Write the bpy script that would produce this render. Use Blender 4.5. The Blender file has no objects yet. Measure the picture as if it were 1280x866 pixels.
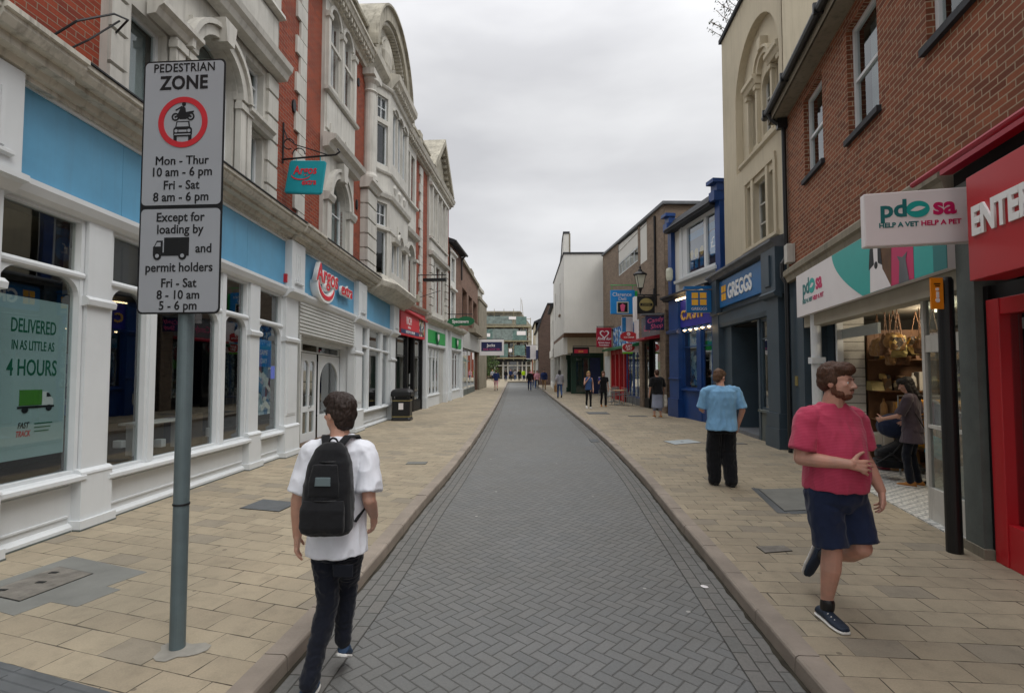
import bpy, bmesh, math, random
from mathutils import Vector, Matrix, noise
R = math.radians
scene = bpy.context.scene
COL = scene.collection
rnd = random.Random(11)
PI = math.pi

# ------------------------------------------------------------------ camera
cam_d = bpy.data.cameras.new('camera')
cam = bpy.data.objects.new('camera', cam_d)
COL.objects.link(cam)
cam.location = (0, 0, 1.9)
cam.rotation_euler = (R(90) + math.atan(28 / 640.0), 0, 0)
cam_d.sensor_fit = 'HORIZONTAL'
cam_d.sensor_width = 36
cam_d.lens = 18.0
cam_d.clip_start = 0.05
cam_d.clip_end = 1500
scene.camera = cam

# ------------------------------------------------------------------ world: Nishita sky under a sheet of grey cloud
SUN_EL, SUN_ROT = 58, 128        # degrees; rotation measured clockwise from +Y
world = bpy.data.worlds.new('World')
scene.world = world
world.use_nodes = True
wn, wl = world.node_tree.nodes, world.node_tree.links
wn.clear()
w_out = wn.new('ShaderNodeOutputWorld')
w_bg = wn.new('ShaderNodeBackground')
w_bg.inputs['Strength'].default_value = 0.1
sky = wn.new('ShaderNodeTexSky')
sky.sky_type = 'NISHITA'
sky.sun_disc = False
sky.sun_elevation = R(SUN_EL)
sky.sun_rotation = R(SUN_ROT)
w_tc = wn.new('ShaderNodeTexCoord')
w_map = wn.new('ShaderNodeMapping')
w_map.inputs['Scale'].default_value = (1.0, 1.0, 3.2)
w_map.inputs['Location'].default_value = (3.1, 0.4, 0.0)
w_n = wn.new('ShaderNodeTexNoise')
w_n.inputs['Scale'].default_value = 1.5
w_n.inputs['Detail'].default_value = 5
w_n.inputs['Roughness'].default_value = 0.48
w_ramp = wn.new('ShaderNodeValToRGB')
w_ramp.color_ramp.elements[0].position = 0.36
w_ramp.color_ramp.elements[0].color = (0.61, 0.61, 0.625, 1)
w_ramp.color_ramp.elements[1].position = 0.64
w_ramp.color_ramp.elements[1].color = (0.90, 0.90, 0.905, 1)
# overcast luminance: brighter toward the zenith
w_sep = wn.new('ShaderNodeSeparateXYZ')
w_mr = wn.new('ShaderNodeMapRange')
w_mr.interpolation_type = 'SMOOTHSTEP'
w_mr.inputs['From Min'].default_value = 0.42
w_mr.inputs['From Max'].default_value = 1.0
w_mr.inputs['To Min'].default_value = 7.7
w_mr.inputs['To Max'].default_value = 23.0
w_mul = wn.new('ShaderNodeVectorMath'); w_mul.operation = 'SCALE'
w_mix = wn.new('ShaderNodeMixRGB')
w_mix.inputs['Fac'].default_value = 0.93
wl.new(w_tc.outputs['Generated'], w_map.inputs['Vector'])
wl.new(w_map.outputs['Vector'], w_n.inputs['Vector'])
wl.new(w_n.outputs['Fac'], w_ramp.inputs['Fac'])
wl.new(w_tc.outputs['Generated'], w_sep.inputs['Vector'])
wl.new(w_sep.outputs['Z'], w_mr.inputs['Value'])
wl.new(w_ramp.outputs['Color'], w_mul.inputs[0])
wl.new(w_mr.outputs['Result'], w_mul.inputs['Scale'])
wl.new(sky.outputs['Color'], w_mix.inputs['Color1'])
wl.new(w_mul.outputs['Vector'], w_mix.inputs['Color2'])
wl.new(w_mix.outputs['Color'], w_bg.inputs['Color'])
wl.new(w_bg.outputs['Background'], w_out.inputs['Surface'])

# ------------------------------------------------------------------ sun behind the cloud
sun_d = bpy.data.lights.new('sun', 'SUN')
sun_d.energy = 1.15
sun_d.angle = R(32)
sun_d.color = (1.0, 0.97, 0.92)
sun = bpy.data.objects.new('sun', sun_d)
COL.objects.link(sun)
_az = R(SUN_ROT)
_sd = Vector((math.sin(_az) * math.cos(R(SUN_EL)), math.cos(_az) * math.cos(R(SUN_EL)), math.sin(R(SUN_EL))))
sun.rotation_euler = (-_sd).to_track_quat('-Z', 'Y').to_euler()
sun.location = (20, -20, 40)

vs = scene.view_settings
vs.view_transform = 'Standard'
vs.look = 'None'
vs.gamma = 1
vs.exposure = 0.45
vs.use_curve_mapping = False
scene.render.engine = 'CYCLES'
try:
    scene.cycles.max_bounces = 8
    scene.cycles.transparent_max_bounces = 24
    scene.cycles.use_denoising = True
except Exception:
    pass

# ------------------------------------------------------------------ colour and material helpers
def lin(h):
    h = h.lstrip('#')
    out = []
    for k in (0, 2, 4):
        c = int(h[k:k + 2], 16) / 255.0
        out.append(c / 12.92 if c <= 0.04045 else ((c + 0.055) / 1.055) ** 2.4)
    return (*out, 1.0)

class NT:
    """small node-graph writer"""
    def __init__(s, name):
        s.m = bpy.data.materials.new(name)
        s.m.use_nodes = True
        s.t = s.m.node_tree
        s.t.nodes.clear()
        s.out = s.n('ShaderNodeOutputMaterial')
    def n(s, kind, **kw):
        nd = s.t.nodes.new(kind)
        for k, v in kw.items():
            setattr(nd, k, v)
        return nd
    def l(s, a, b):
        s.t.links.new(a, b)
    def val(s, sock, v):
        if isinstance(v, bpy.types.NodeSocket):
            s.l(v, sock)
        else:
            sock.default_value = v
    def math(s, op, a, b=None, c=None):
        nd = s.n('ShaderNodeMath', operation=op)
        s.val(nd.inputs[0], a)
        if b is not None: s.val(nd.inputs[1], b)
        if c is not None: s.val(nd.inputs[2], c)
        return nd.outputs[0]
    def mix(s, f, a, b, mode='MIX'):
        nd = s.n('ShaderNodeMixRGB', blend_type=mode)
        s.val(nd.inputs[0], f); s.val(nd.inputs[1], a); s.val(nd.inputs[2], b)
        return nd.outputs[0]
    def noise(s, scale, detail=3, rough=0.55, vec=None, out='Fac'):
        nd = s.n('ShaderNodeTexNoise')
        nd.inputs['Scale'].default_value = scale
        nd.inputs['Detail'].default_value = detail
        nd.inputs['Roughness'].default_value = rough
        if vec is not None: s.l(vec, nd.inputs['Vector'])
        return nd.outputs[out]
    def ramp(s, fac, a, b, ca=(0, 0, 0, 1), cb=(1, 1, 1, 1)):
        nd = s.n('ShaderNodeValToRGB')
        e = nd.color_ramp.elements
        e[0].position, e[1].position = a, b
        e[0].color, e[1].color = ca, cb
        s.l(fac, nd.inputs[0])
        return nd.outputs[0]
    def uv(s, rot=0.0, scale=(1, 1, 1), loc=(0, 0, 0)):
        u = s.n('ShaderNodeUVMap')
        mp = s.n('ShaderNodeMapping')
        mp.inputs['Rotation'].default_value = (0, 0, rot)
        mp.inputs['Scale'].default_value = scale
        mp.inputs['Location'].default_value = loc
        s.l(u.outputs[0], mp.inputs[0])
        return mp.outputs[0]
    def obj(s):
        return s.n('ShaderNodeTexCoord').outputs['Object']
    def geo(s):
        return s.n('ShaderNodeNewGeometry').outputs['Position']
    def principled(s, color, rough=0.6, metal=0.0, spec=0.5, bump=None, bump_d=0.01, bump_s=0.5, **kw):
        p = s.n('ShaderNodeBsdfPrincipled')
        s.val(p.inputs['Base Color'], color)
        s.val(p.inputs['Roughness'], rough)
        p.inputs['Metallic'].default_value = metal
        p.inputs['Specular IOR Level'].default_value = spec
        for k, v in kw.items():
            s.val(p.inputs[k.replace('_', ' ')], v)
        if bump is not None:
            b = s.n('ShaderNodeBump')
            b.inputs['Distance'].default_value = bump_d
            b.inputs['Strength'].default_value = bump_s
            s.l(bump, b.inputs['Height'])
            s.l(b.outputs[0], p.inputs['Normal'])
        s.l(p.outputs[0], s.out.inputs['Surface'])
        return p

MATS = {}
def plain(name, hexcol, rough=0.55, metal=0.0, spec=0.5, var=0.10, vscale=3.0, bump=0.0, bscale=40.0, streak=0.0):
    """painted / plastic / cloth surface with slight tonal variation and grime"""
    if name in MATS: return MATS[name]
    g = NT(name)
    c = lin(hexcol)
    pos = g.geo()
    n1 = g.noise(vscale, 4, 0.6, pos)
    dark = tuple(x * (1 - var * 1.6) for x in c[:3]) + (1,)
    lite = tuple(min(1, x * (1 + var)) for x in c[:3]) + (1,)
    colr = g.mix(g.ramp(n1, 0.3, 0.7), dark, lite)
    if streak > 0:
        mp = g.n('ShaderNodeMapping'); mp.inputs['Scale'].default_value = (5, 5, 0.35)
        g.l(pos, mp.inputs[0])
        n2 = g.noise(2.0, 4, 0.6, mp.outputs[0])
        colr = g.mix(g.math('MULTIPLY', g.ramp(n2, 0.5, 0.75), streak), colr, (0.09, 0.08, 0.065, 1))
    b = None
    if bump > 0:
        b = g.noise(bscale, 3, 0.6, pos)
    g.principled(colr, rough, metal, spec, b, bump, 0.6)
    MATS[name] = g.m
    return g.m

def brick_mat(name, c1, c2, cm, w=0.225, h=0.075, mortar=0.011, dirt=0.25, rot=0.0, bias=0.0, bump=0.006):
    g = NT(name)
    uv = g.uv(rot)
    # slight waviness so the courses are not ruler-straight
    wob = g.n('ShaderNodeVectorMath', operation='ADD')
    wn_ = g.noise(2.3, 2, 0.5, uv, 'Color')
    ws = g.n('ShaderNodeVectorMath', operation='SCALE'); ws.inputs['Scale'].default_value = 0.008
    g.l(wn_, ws.inputs[0]); g.l(uv, wob.inputs[0]); g.l(ws.outputs[0], wob.inputs[1])
    b = g.n('ShaderNodeTexBrick')
    b.offset = 0.5; b.squash = 1.0
    b.inputs['Color1'].default_value = lin(c1)
    b.inputs['Color2'].default_value = lin(c2)
    b.inputs['Mortar'].default_value = lin(cm)
    b.inputs['Scale'].default_value = 1.0
    b.inputs['Mortar Size'].default_value = mortar / 2
    b.inputs['Mortar Smooth'].default_value = 0.25
    b.inputs['Bias'].default_value = bias
    b.inputs['Brick Width'].default_value = w
    b.inputs['Row Height'].default_value = h
    g.l(wob.outputs[0], b.inputs['Vector'])
    n1 = g.noise(1.1, 5, 0.62, uv)
    n2 = g.noise(38, 3, 0.7, uv)
    c = g.mix(g.math('MULTIPLY', g.ramp(n1, 0.42, 0.8), dirt), b.outputs['Color'], (0.05, 0.043, 0.037, 1))
    c = g.mix(0.35, c, g.mix(1.0, c, g.ramp(n2, 0.2, 0.8, (0.45, 0.45, 0.45, 1), (1.35, 1.3, 1.25, 1)), 'MULTIPLY'))
    hgt = g.math('SUBTRACT', g.math('MULTIPLY', n2, 0.25), b.outputs['Fac'])
    g.principled(c, 0.85, 0, 0.25, hgt, bump, 0.8)
    MATS[name] = g.m
    return g.m

def glass_mat(name, tint=(0.80, 0.84, 0.84, 1), refl=1.35, rough=0.01, dark=0.0):
    g = NT(name)
    tr = g.n('ShaderNodeBsdfTransparent'); tr.inputs[0].default_value = tint
    gl = g.n('ShaderNodeBsdfGlossy'); gl.inputs['Roughness'].default_value = rough
    gl.inputs['Color'].default_value = (0.92, 0.95, 0.96, 1)
    fr = g.n('ShaderNodeFresnel'); fr.inputs['IOR'].default_value = 1.52
    front = g.math('SUBTRACT', 1.0, g.n('ShaderNodeNewGeometry').outputs['Backfacing'])
    f = g.math('MULTIPLY', g.math('MINIMUM', g.math('ADD', g.math('MULTIPLY', fr.outputs[0], refl), 0.03), 1.0), front)
    b = g.n('ShaderNodeBump'); b.inputs['Distance'].default_value = 0.02; b.inputs['Strength'].default_value = 0.05
    g.l(g.noise(0.9, 1, 0.5, g.geo()), b.inputs['Height']); g.l(b.outputs[0], gl.inputs['Normal'])
    mx = g.n('ShaderNodeMixShader')
    g.l(f, mx.inputs[0]); g.l(tr.outputs[0], mx.inputs[1]); g.l(gl.outputs[0], mx.inputs[2])
    g.l(mx.outputs[0], g.out.inputs['Surface'])
    MATS[name] = g.m
    return g.m

def emit_mat(name, hexcol, strength):
    g = NT(name)
    e = g.n('ShaderNodeEmission'); e.inputs[0].default_value = lin(hexcol); e.inputs[1].default_value = strength
    g.l(e.outputs[0], g.out.inputs['Surface'])
    MATS[name] = g.m
    return g.m

# ------------------------------------------------------------------ object helpers
def tag(o, label=None, cat=None, group=None, kind=None):
    if label: o['label'] = label
    if cat: o['category'] = cat
    if group: o['group'] = group
    if kind: o['kind'] = kind
    return o

def thing(name, loc, label, cat, group=None, rotz=0.0):
    o = bpy.data.objects.new(name, None)
    o.empty_display_size = 0.2
    COL.objects.link(o)
    o.location = loc
    o.rotation_euler = (0, 0, rotz)
    return tag(o, label, cat, group)

def copy_tree(o, parent=None):
    c = o.copy()
    COL.objects.link(c)
    if parent is not None:
        c.parent = parent
    for ch in list(o.children):
        copy_tree(ch, c)
    return c

WLOC = {}
def world_loc(o):
    """translation of an object whose ancestors carry no rotation"""
    v = Vector((0, 0, 0))
    while o is not None:
        v += o.location
        o = o.parent
    return v

class Frame:
    """a wall's own coordinates: u along the wall, d out toward the street, z up"""
    def __init__(s, a, b, side, warp=None):
        a, b = Vector((a[0], a[1], 0)), Vector((b[0], b[1], 0))
        s.o = a
        s.t = (b - a).normalized()
        s.n = Vector((s.t.y, -s.t.x, 0)) * side
        s.L = (b - a).length
        s.side = side
        s.warp = warp
    def P(s, u, d, z):
        if s.warp: z = s.warp(u, z)
        return s.o + s.t * u + s.n * d + Vector((0, 0, z))
    def sub(s, u, d, z=0):
        f = Frame((0, 0), (1, 0), 1)
        f.o = s.P(u, d, 0); f.o.z = z
        f.t, f.n, f.side, f.L = s.t, s.n, s.side, s.L
        return f

def oframe(o, right, z0=0.0):
    """frame of a free-standing flat sign: u runs to the viewer's right, d toward the viewer"""
    f = Frame((0, 0), (1, 0), 1)
    f.o = Vector((o[0], o[1], z0))
    f.t = Vector((right[0], right[1], 0)).normalized()
    f.n = Vector((f.t.y, -f.t.x, 0))
    f.side = 1
    return f

WORLD = Frame((0, 0), (1, 0), 1)
WORLD.n = Vector((0, 1, 0)); WORLD.side = -1     # plain x, y, z

class MB:
    def __init__(s, fr=WORLD):
        s.f = fr; s.v = []; s.q = []
    def vert(s, u, d, z):
        s.v.append(s.f.P(u, d, z)); return len(s.v) - 1
    def face(s, pts):
        s.q.append([s.vert(*p) for p in pts])
    def box(s, u0, u1, d0, d1, z0, z1):
        i = [s.vert(u, d, z) for z in (z0, z1) for d in (d0, d1) for u in (u0, u1)]
        for q in ((0, 1, 3, 2), (4, 6, 7, 5), (0, 4, 5, 1), (2, 3, 7, 6), (0, 2, 6, 4), (1, 5, 7, 3)):
            s.q.append([i[k] for k in q])
        return s
    def prism(s, poly, d0, d1):
        """polygon in (u, z) pushed from d0 to d1"""
        n = len(poly)
        a = [s.vert(u, d0, z) for u, z in poly]
        b = [s.vert(u, d1, z) for u, z in poly]
        s.q.append(a); s.q.append(b[::-1])
        for k in range(n):
            s.q.append([a[k], b[k], b[(k + 1) % n], a[(k + 1) % n]])
        return s
    def run(s, prof, u0, u1):
        """profile in (d, z) run along u: mouldings, cornices"""
        n = len(prof)
        a = [s.vert(u0, d, z) for d, z in prof]
        b = [s.vert(u1, d, z) for d, z in prof]
        s.q.append(a); s.q.append(b[::-1])
        for k in range(n):
            s.q.append([a[k], b[k], b[(k + 1) % n], a[(k + 1) % n]])
        return s
    def wall(s, u0, u1, z0, z1, holes, d=0.0, depth=0.2):
        us = sorted({u0, u1, *[h[0] for h in holes], *[h[1] for h in holes]})
        zs = sorted({z0, z1, *[h[2] for h in holes], *[h[3] for h in holes]})
        us = [u for u in us if u0 <= u <= u1]; zs = [z for z in zs if z0 <= z <= z1]
        for i in range(len(us) - 1):
            for j in range(len(zs) - 1):
                cu, cz = (us[i] + us[i + 1]) / 2, (zs[j] + zs[j + 1]) / 2
                if any(h[0] < cu < h[1] and h[2] < cz < h[3] for h in holes): continue
                s.face([(us[i], d, zs[j]), (us[i + 1], d, zs[j]), (us[i + 1], d, zs[j + 1]), (us[i], d, zs[j + 1])])
        for h in holes:
            a, b, c, e = max(h[0], u0), min(h[1], u1), max(h[2], z0), min(h[3], z1)
            s.face([(a, d, c), (a, d - depth, c), (a, d - depth, e), (a, d, e)])
            s.face([(b, d, c), (b, d - depth, c), (b, d - depth, e), (b, d, e)])
            s.face([(a, d, e), (b, d, e), (b, d - depth, e), (a, d - depth, e)])
            s.face([(a, d, c), (b, d, c), (b, d - depth, c), (a, d - depth, c)])
        return s
    def arch(s, u0, u1, zs, ztop, d0, d1, rise=None, n=14):
        """the spandrel that turns a square-headed hole into an arched one"""
        r = (u1 - u0) / 2; cu = (u0 + u1) / 2
        rise = r if rise is None else rise
        top = [(cu + r * math.cos(PI * k / n), zs + rise * math.sin(PI * k / n)) for k in range(n + 1)]
        for k in range(n):
            (ua, za), (ub, zb) = top[k], top[k + 1]
            s.prism([(ua, za), (ua, ztop), (ub, ztop), (ub, zb)], d0, d1)
        return s
    def band(s, cu, zs, r0, r1, d0, d1, a0=0, a1=180, n=18, rise=1.0):
        """an arched moulding"""
        for k in range(n):
            a, b = R(a0 + (a1 - a0) * k / n), R(a0 + (a1 - a0) * (k + 1) / n)
            s.prism([(cu + r0 * math.cos(a), zs + r0 * rise * math.sin(a)), (cu + r1 * math.cos(a), zs + r1 * rise * math.sin(a)),
                     (cu + r1 * math.cos(b), zs + r1 * rise * math.sin(b)), (cu + r0 * math.cos(b), zs + r0 * rise * math.sin(b))], d0, d1)
        return s
    def disc(s, cu, cz, r, d0, d1, n=28, rz=None):
        rz = r if rz is None else rz
        return s.prism([(cu + r * math.cos(2 * PI * k / n), cz + rz * math.sin(2 * PI * k / n)) for k in range(n)], d0, d1)
    def ring(s, cu, cz, r0, r1, d0, d1, n=40, q=1.0):
        return s.band(cu, cz, r0, r1, d0, d1, 0, 360, n, q)
    def tube(s, pts, r, n=8):
        """round bar through local points (u, d, z)"""
        W = [s.f.P(*p) for p in pts]
        rr = r if isinstance(r, (list, tuple)) else [r] * len(W)
        rings = []; prev = None
        for k, p in enumerate(W):
            t = (W[min(k + 1, len(W) - 1)] - W[max(k - 1, 0)]).normalized()
            if prev is None:
                a = t.orthogonal().normalized()
            else:
                a = (prev - t * prev.dot(t)).normalized()
            prev = a
            b = t.cross(a)
            rg = []
            for j in range(n):
                an = 2 * PI * j / n
                s.v.append(p + (a * math.cos(an) + b * math.sin(an)) * rr[k]); rg.append(len(s.v) - 1)
            rings.append(rg)
        for k in range(len(rings) - 1):
            for j in range(n):
                s.q.append([rings[k][j], rings[k][(j + 1) % n], rings[k + 1][(j + 1) % n], rings[k + 1][j]])
        s.q.append(rings[0][::-1]); s.q.append(rings[-1])
        return s
    def lathe(s, u, d, prof, n=20, sq=1.0):
        """profile (radius, z) turned about a vertical axis"""
        rings = []
        for r, z in prof:
            rg = []
            for j in range(n):
                an = 2 * PI * j / n
                rg.append(s.vert(u + r * math.cos(an), d + r * sq * math.sin(an), z))
            rings.append(rg)
        for k in range(len(rings) - 1):
            for j in range(n):
                s.q.append([rings[k][j], rings[k][(j + 1) % n], rings[k + 1][(j + 1) % n], rings[k + 1][j]])
        s.q.append(rings[0][::-1]); s.q.append(rings[-1])
        return s
    def poly3(s, pts):
        s.q.append([s.vert(*p) for p in pts]); return s
    def build(s, name, mat, parent=None, smooth=False, label=None, bevel=0.0):
        me = bpy.data.meshes.new(name)
        off = world_loc(parent) if parent is not None else Vector((0, 0, 0))
        me.from_pydata([v - off for v in s.v], [], s.q)
        bm = bmesh.new(); bm.from_mesh(me)
        bmesh.ops.recalc_face_normals(bm, faces=bm.faces)
        if bevel > 0:
            ed = [e for e in bm.edges if len(e.link_faces) == 2 and e.calc_face_angle(0) > 0.6]
            bmesh.ops.bevel(bm, geom=ed, offset=bevel, segments=2, affect='EDGES', profile=0.5)
        uvl = bm.loops.layers.uv.new('UVMap')
        for f in bm.faces:
            n = f.normal
            if abs(n.z) > 0.8:
                for l in f.loops:
                    p = l.vert.co + off; l[uvl].uv = (p.x, p.y)
            else:
                t = Vector((-n.y, n.x, 0))
                t = t.normalized() if t.length > 1e-5 else Vector((1, 0, 0))
                if abs(t.x) > abs(t.y):
                    if t.x < 0: t = -t
                elif t.y < 0: t = -t
                for l in f.loops:
                    p = l.vert.co + off; l[uvl].uv = (p.dot(t), p.z)
            f.smooth = smooth
        bm.to_mesh(me); bm.free()
        me.materials.append(MATS[mat] if isinstance(mat, str) else mat)
        o = bpy.data.objects.new(name, me)
        COL.objects.link(o)
        if parent is not None: o.parent = parent
        if label: o['label'] = label
        return o

def each(fr, boxes, name, mat, parent, **k):
    return [MB(fr).box(*b).build(name, mat, parent, **k) for b in boxes]

# ------------------------------------------------------------------ lettering
def text(fr, body, u, z, size, mat, parent, d=0.0, align='CENTER', ext=0.004, fat=0.0, xs=1.0, shear=0.0, name='lettering', mirror=None, rot=0.0, space=1.0):
    """letters standing on a wall frame; u is the anchor, z the baseline"""
    cu = bpy.data.curves.new('t', 'FONT')
    cu.body = body
    cu.size = size
    cu.align_x = align
    cu.extrude = ext
    cu.offset = fat * size
    cu.shear = shear
    cu.space_character = space
    cu.resolution_u = 3
    o = bpy.data.objects.new('t', cu)
    COL.objects.link(o)
    dg = bpy.context.evaluated_depsgraph_get()
    me = bpy.data.meshes.new_from_object(o.evaluated_get(dg))
    bpy.data.objects.remove(o); bpy.data.curves.remove(cu)
    off = world_loc(parent) if parent is not None else Vector((0, 0, 0))
    sg = fr.side if mirror is None else mirror
    cr, sr = math.cos(rot), math.sin(rot)
    for v in me.vertices:
        x, y = v.co.x * xs, v.co.y
        x, y = x * cr - y * sr, x * sr + y * cr
        v.co = fr.P(u + sg * x, d + v.co.z + ext, z + y) - off
    me.name = name
    me.materials.clear(); me.materials.append(MATS[mat])
    t = bpy.data.objects.new(name, me)
    COL.objects.link(t)
    if parent is not None: t.parent = parent
    return t

# ------------------------------------------------------------------ windows
def window(fr, parent, u0, u1, z0, z1, d, fmat='white_joinery', fw=0.06, vb=(), hb=(), th=0.06, bar=0.03, pane='window_glass', arch=0.0, name='window', label=None):
    """frame (a part) with its pane (a sub-part); vb / hb are fractions of bars, arch = spring height below z1"""
    m = MB(fr)
    m.box(u0, u0 + fw, d - th, d, z0, z1); m.box(u1 - fw, u1, d - th, d, z0, z1)
    m.box(u0 + fw, u1 - fw, d - th, d, z0, z0 + fw); m.box(u0 + fw, u1 - fw, d - th, d, z1 - fw, z1)
    for f in vb:
        c = u0 + (u1 - u0) * f; m.box(c - bar / 2, c + bar / 2, d - th * 0.8, d - 0.006, z0 + fw, z1 - fw)
    for f in hb:
        c = z0 + (z1 - z0) * f; m.box(u0 + fw, u1 - fw, d - th * 0.8 + 0.003, d - 0.003, c - bar / 2, c + bar / 2)
    if arch > 0:
        m.arch(u0 + fw, u1 - fw, z1 - fw - arch, z1 - fw + 0.001, d - th * 0.9, d - 0.004, rise=arch)
    w = m.build(name, fmat, parent, label=label)
    p = MB(fr); p.box(u0 + fw * 0.5, u1 - fw * 0.5, d - th * 0.62, d - th * 0.5, z0 + fw * 0.5, z1 - fw * 0.5)
    p.build('pane', pane, w)
    return w
# ------------------------------------------------------------------ materials
def M(*a, **k): return plain(*a, **k)
M('white_joinery', '#cdd1d3', 0.42, 0, 0.5, 0.04, 1.3, streak=0.05)
M('white_render', '#d2d1cb', 0.8, 0, 0.3, 0.05, 0.5, 0.002, 30, 0.06)
M('stone_paint', '#bfbdb6', 0.75, 0, 0.3, 0.09, 1.6, 0.004, 25, 0.34)
M('stone_grey', '#bcb8ad', 0.8, 0, 0.3, 0.13, 1.4, 0.004, 20, 0.6)
M('stone_dirty', '#a39e90', 0.85, 0, 0.25, 0.2, 2.4, 0.006, 18, 0.8)
M('stucco', '#bdb39d', 0.88, 0, 0.25, 0.08, 0.5, 0.004, 22, 0.18)
M('concrete', '#8d8677', 0.9, 0, 0.2, 0.14, 1.0, 0.004, 18, 0.5)
M('fascia_blue', '#5d9cc0', 0.5, 0, 0.5, 0.07, 1.6, streak=0.10)
M('shutter_grey', '#b9bab6', 0.45, 0.2, 0.5, 0.05, 2)
M('dark_iron', '#1b1c1f', 0.5, 0.3, 0.5, 0.15, 8)
M('gutter_black', '#15171a', 0.4, 0, 0.5, 0.15, 4)
M('pole_grey', '#5c6a6e', 0.45, 0.25, 0.5, 0.08, 6)
M('sign_plate', '#92969c', 0.35, 0, 0.5, 0.03, 1.5)
M('ink_black', '#0d0e10', 0.5, 0, 0.4, 0.03)
M('sign_red', '#b0222b', 0.45, 0, 0.5, 0.05)
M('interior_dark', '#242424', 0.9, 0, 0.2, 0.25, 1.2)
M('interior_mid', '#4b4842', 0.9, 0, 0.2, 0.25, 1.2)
M('interior_pale', '#a59f91', 0.9, 0, 0.2, 0.1, 1.2)
M('blind_pale', '#a9b0b2', 0.9, 0, 0.2, 0.08, 1.2)
M('floor_wood', '#5c4530', 0.5, 0, 0.4, 0.2, 3)
M('poster_teal', '#abc2c3', 0.6, 0, 0.4, 0.02, 1)
M('poster_green', '#0d6a4e', 0.6, 0, 0.4, 0.02)
M('van_green', '#4d8f2b', 0.6, 0, 0.4, 0.05)
M('white_vinyl', '#e9eae9', 0.5, 0, 0.4, 0.02)
M('argos_red', '#cf2032', 0.4, 0, 0.5, 0.03)
M('argos_teal', '#0e8f9d', 0.45, 0, 0.5, 0.05, 3)
M('rich_red', '#c22232', 0.45, 0, 0.5, 0.08, 2)
M('green_fascia', '#1e9a48', 0.45, 0, 0.5, 0.06, 2)
M('green_dark', '#13613c', 0.45, 0, 0.5, 0.06, 2)
M('slate', '#2c2e33', 0.7, 0, 0.4, 0.25, 5, 0.01, 14)
M('greggs_grey', '#3b4a55', 0.45, 0, 0.5, 0.10, 2, streak=0.1)
M('greggs_blue', '#1765a0', 0.4, 0, 0.5, 0.04, 2)
M('greggs_yellow', '#f0b33a', 0.45, 0, 0.5, 0.03)
M('cash_blue', '#143c78', 0.38, 0, 0.5, 0.12, 2)
M('cash_violet', '#2b2c96', 0.4, 0, 0.5, 0.05, 2)
M('gold_letter', '#d9b25a', 0.35, 0.3, 0.5, 0.05)
M('poster_sky', '#2a86c4', 0.55, 0, 0.4, 0.12, 2.5)
M('teal_pdsa', '#11a29b', 0.4, 0, 0.5, 0.03)
M('teal_dark', '#0b6f70', 0.45, 0, 0.5, 0.03)
M('magenta', '#c2185b', 0.45, 0, 0.5, 0.03)
M('board_white', '#e3dede', 0.4, 0, 0.5, 0.02)
M('shop_red', '#b41f28', 0.32, 0, 0.5, 0.04, 2)
M('pier_grey', '#5d6461', 0.65, 0, 0.4, 0.12, 4, 0.003, 30, 0.3)
M('post_black', '#0e0f11', 0.42, 0, 0.5, 0.1, 6)
M('orange_plate', '#e0861a', 0.45, 0, 0.5, 0.05)
M('navy_sign', '#1d2350', 0.4, 0, 0.5, 0.08)
M('pink_letter', '#d65a86', 0.45, 0, 0.5, 0.03)
M('bhf_red', '#a3122e', 0.4, 0, 0.5, 0.04)
M('sky_sign', '#1583cc', 0.4, 0, 0.5, 0.05)
M('lime', '#6cba2c', 0.45, 0, 0.5, 0.05)
M('door_red', '#a4161d', 0.4, 0, 0.5, 0.1, 3)
M('door_blue', '#1c2c5c', 0.4, 0, 0.5, 0.1, 3)
M('shop_green', '#1d4436', 0.4, 0, 0.5, 0.1, 3)
M('olive_gold', '#938552', 0.45, 0.2, 0.5, 0.1, 6)
M('wood_brown', '#6b4c33', 0.6, 0, 0.4, 0.2, 5)
M('lead', '#6d7074', 0.6, 0.2, 0.4, 0.15, 3)
M('net_green', '#647c77', 0.85, 0, 0.2, 0.25, 2, 0.01, 8)
M('net_grey', '#7a8683', 0.85, 0, 0.2, 0.25, 2, 0.01, 8)
M('scaffold', '#8f876c', 0.5, 0.2, 0.4, 0.2, 2)
M('tile_floor', '#d7d6d0', 0.4)
M('lamp_glass', '#c8c9b8', 0.3, 0, 0.5, 0.05)
M('steel', '#a9acae', 0.3, 0.9, 0.5, 0.05)
M('table_wood', '#b09470', 0.5, 0, 0.4, 0.1)
M('concrete_patch', '#757672', 0.9, 0, 0.2, 0.10, 3, 0.003, 50)
M('iron_cover', '#77736c', 0.75, 0.2, 0.4, 0.22, 9, 0.006, 60)
M('tactile', '#5a5d5f', 0.8, 0, 0.3, 0.12, 4)
M('gum', '#8d8a82', 0.7, 0, 0.3, 0.1, 9)
M('gum_dark', '#4a443c', 0.8, 0, 0.3, 0.1, 9)
M('leaf', '#38452a', 0.7, 0, 0.3, 0.3, 6)
M('leaf_light', '#4f6a2c', 0.7, 0, 0.3, 0.3, 2)
emit_mat('warm_lamp', '#ffd9a0', 9.0)
emit_mat('shop_lamp', '#ffe6bf', 5.0)
emit_mat('screen_blue', '#3a57d8', 0.5)
glass_mat('window_glass')
glass_mat('shop_glass', (0.80, 0.84, 0.84, 1), 2.1)
brick_mat('brick_orange', '#98452e', '#7b3628', '#8a7b6b', dirt=0.25)
brick_mat('brick_near', '#a5412a', '#7d3324', '#978979', dirt=0.3)
brick_mat('brick_brown', '#93573d', '#6b3c2b', '#a3917a', mortar=0.016, dirt=0.25, bump=0.008)
brick_mat('brick_drab', '#8d7c6c', '#78695c', '#8b8072', dirt=0.3)
brick_mat('brick_dark', '#63514a', '#54443d', '#6f655c', dirt=0.3)
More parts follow.
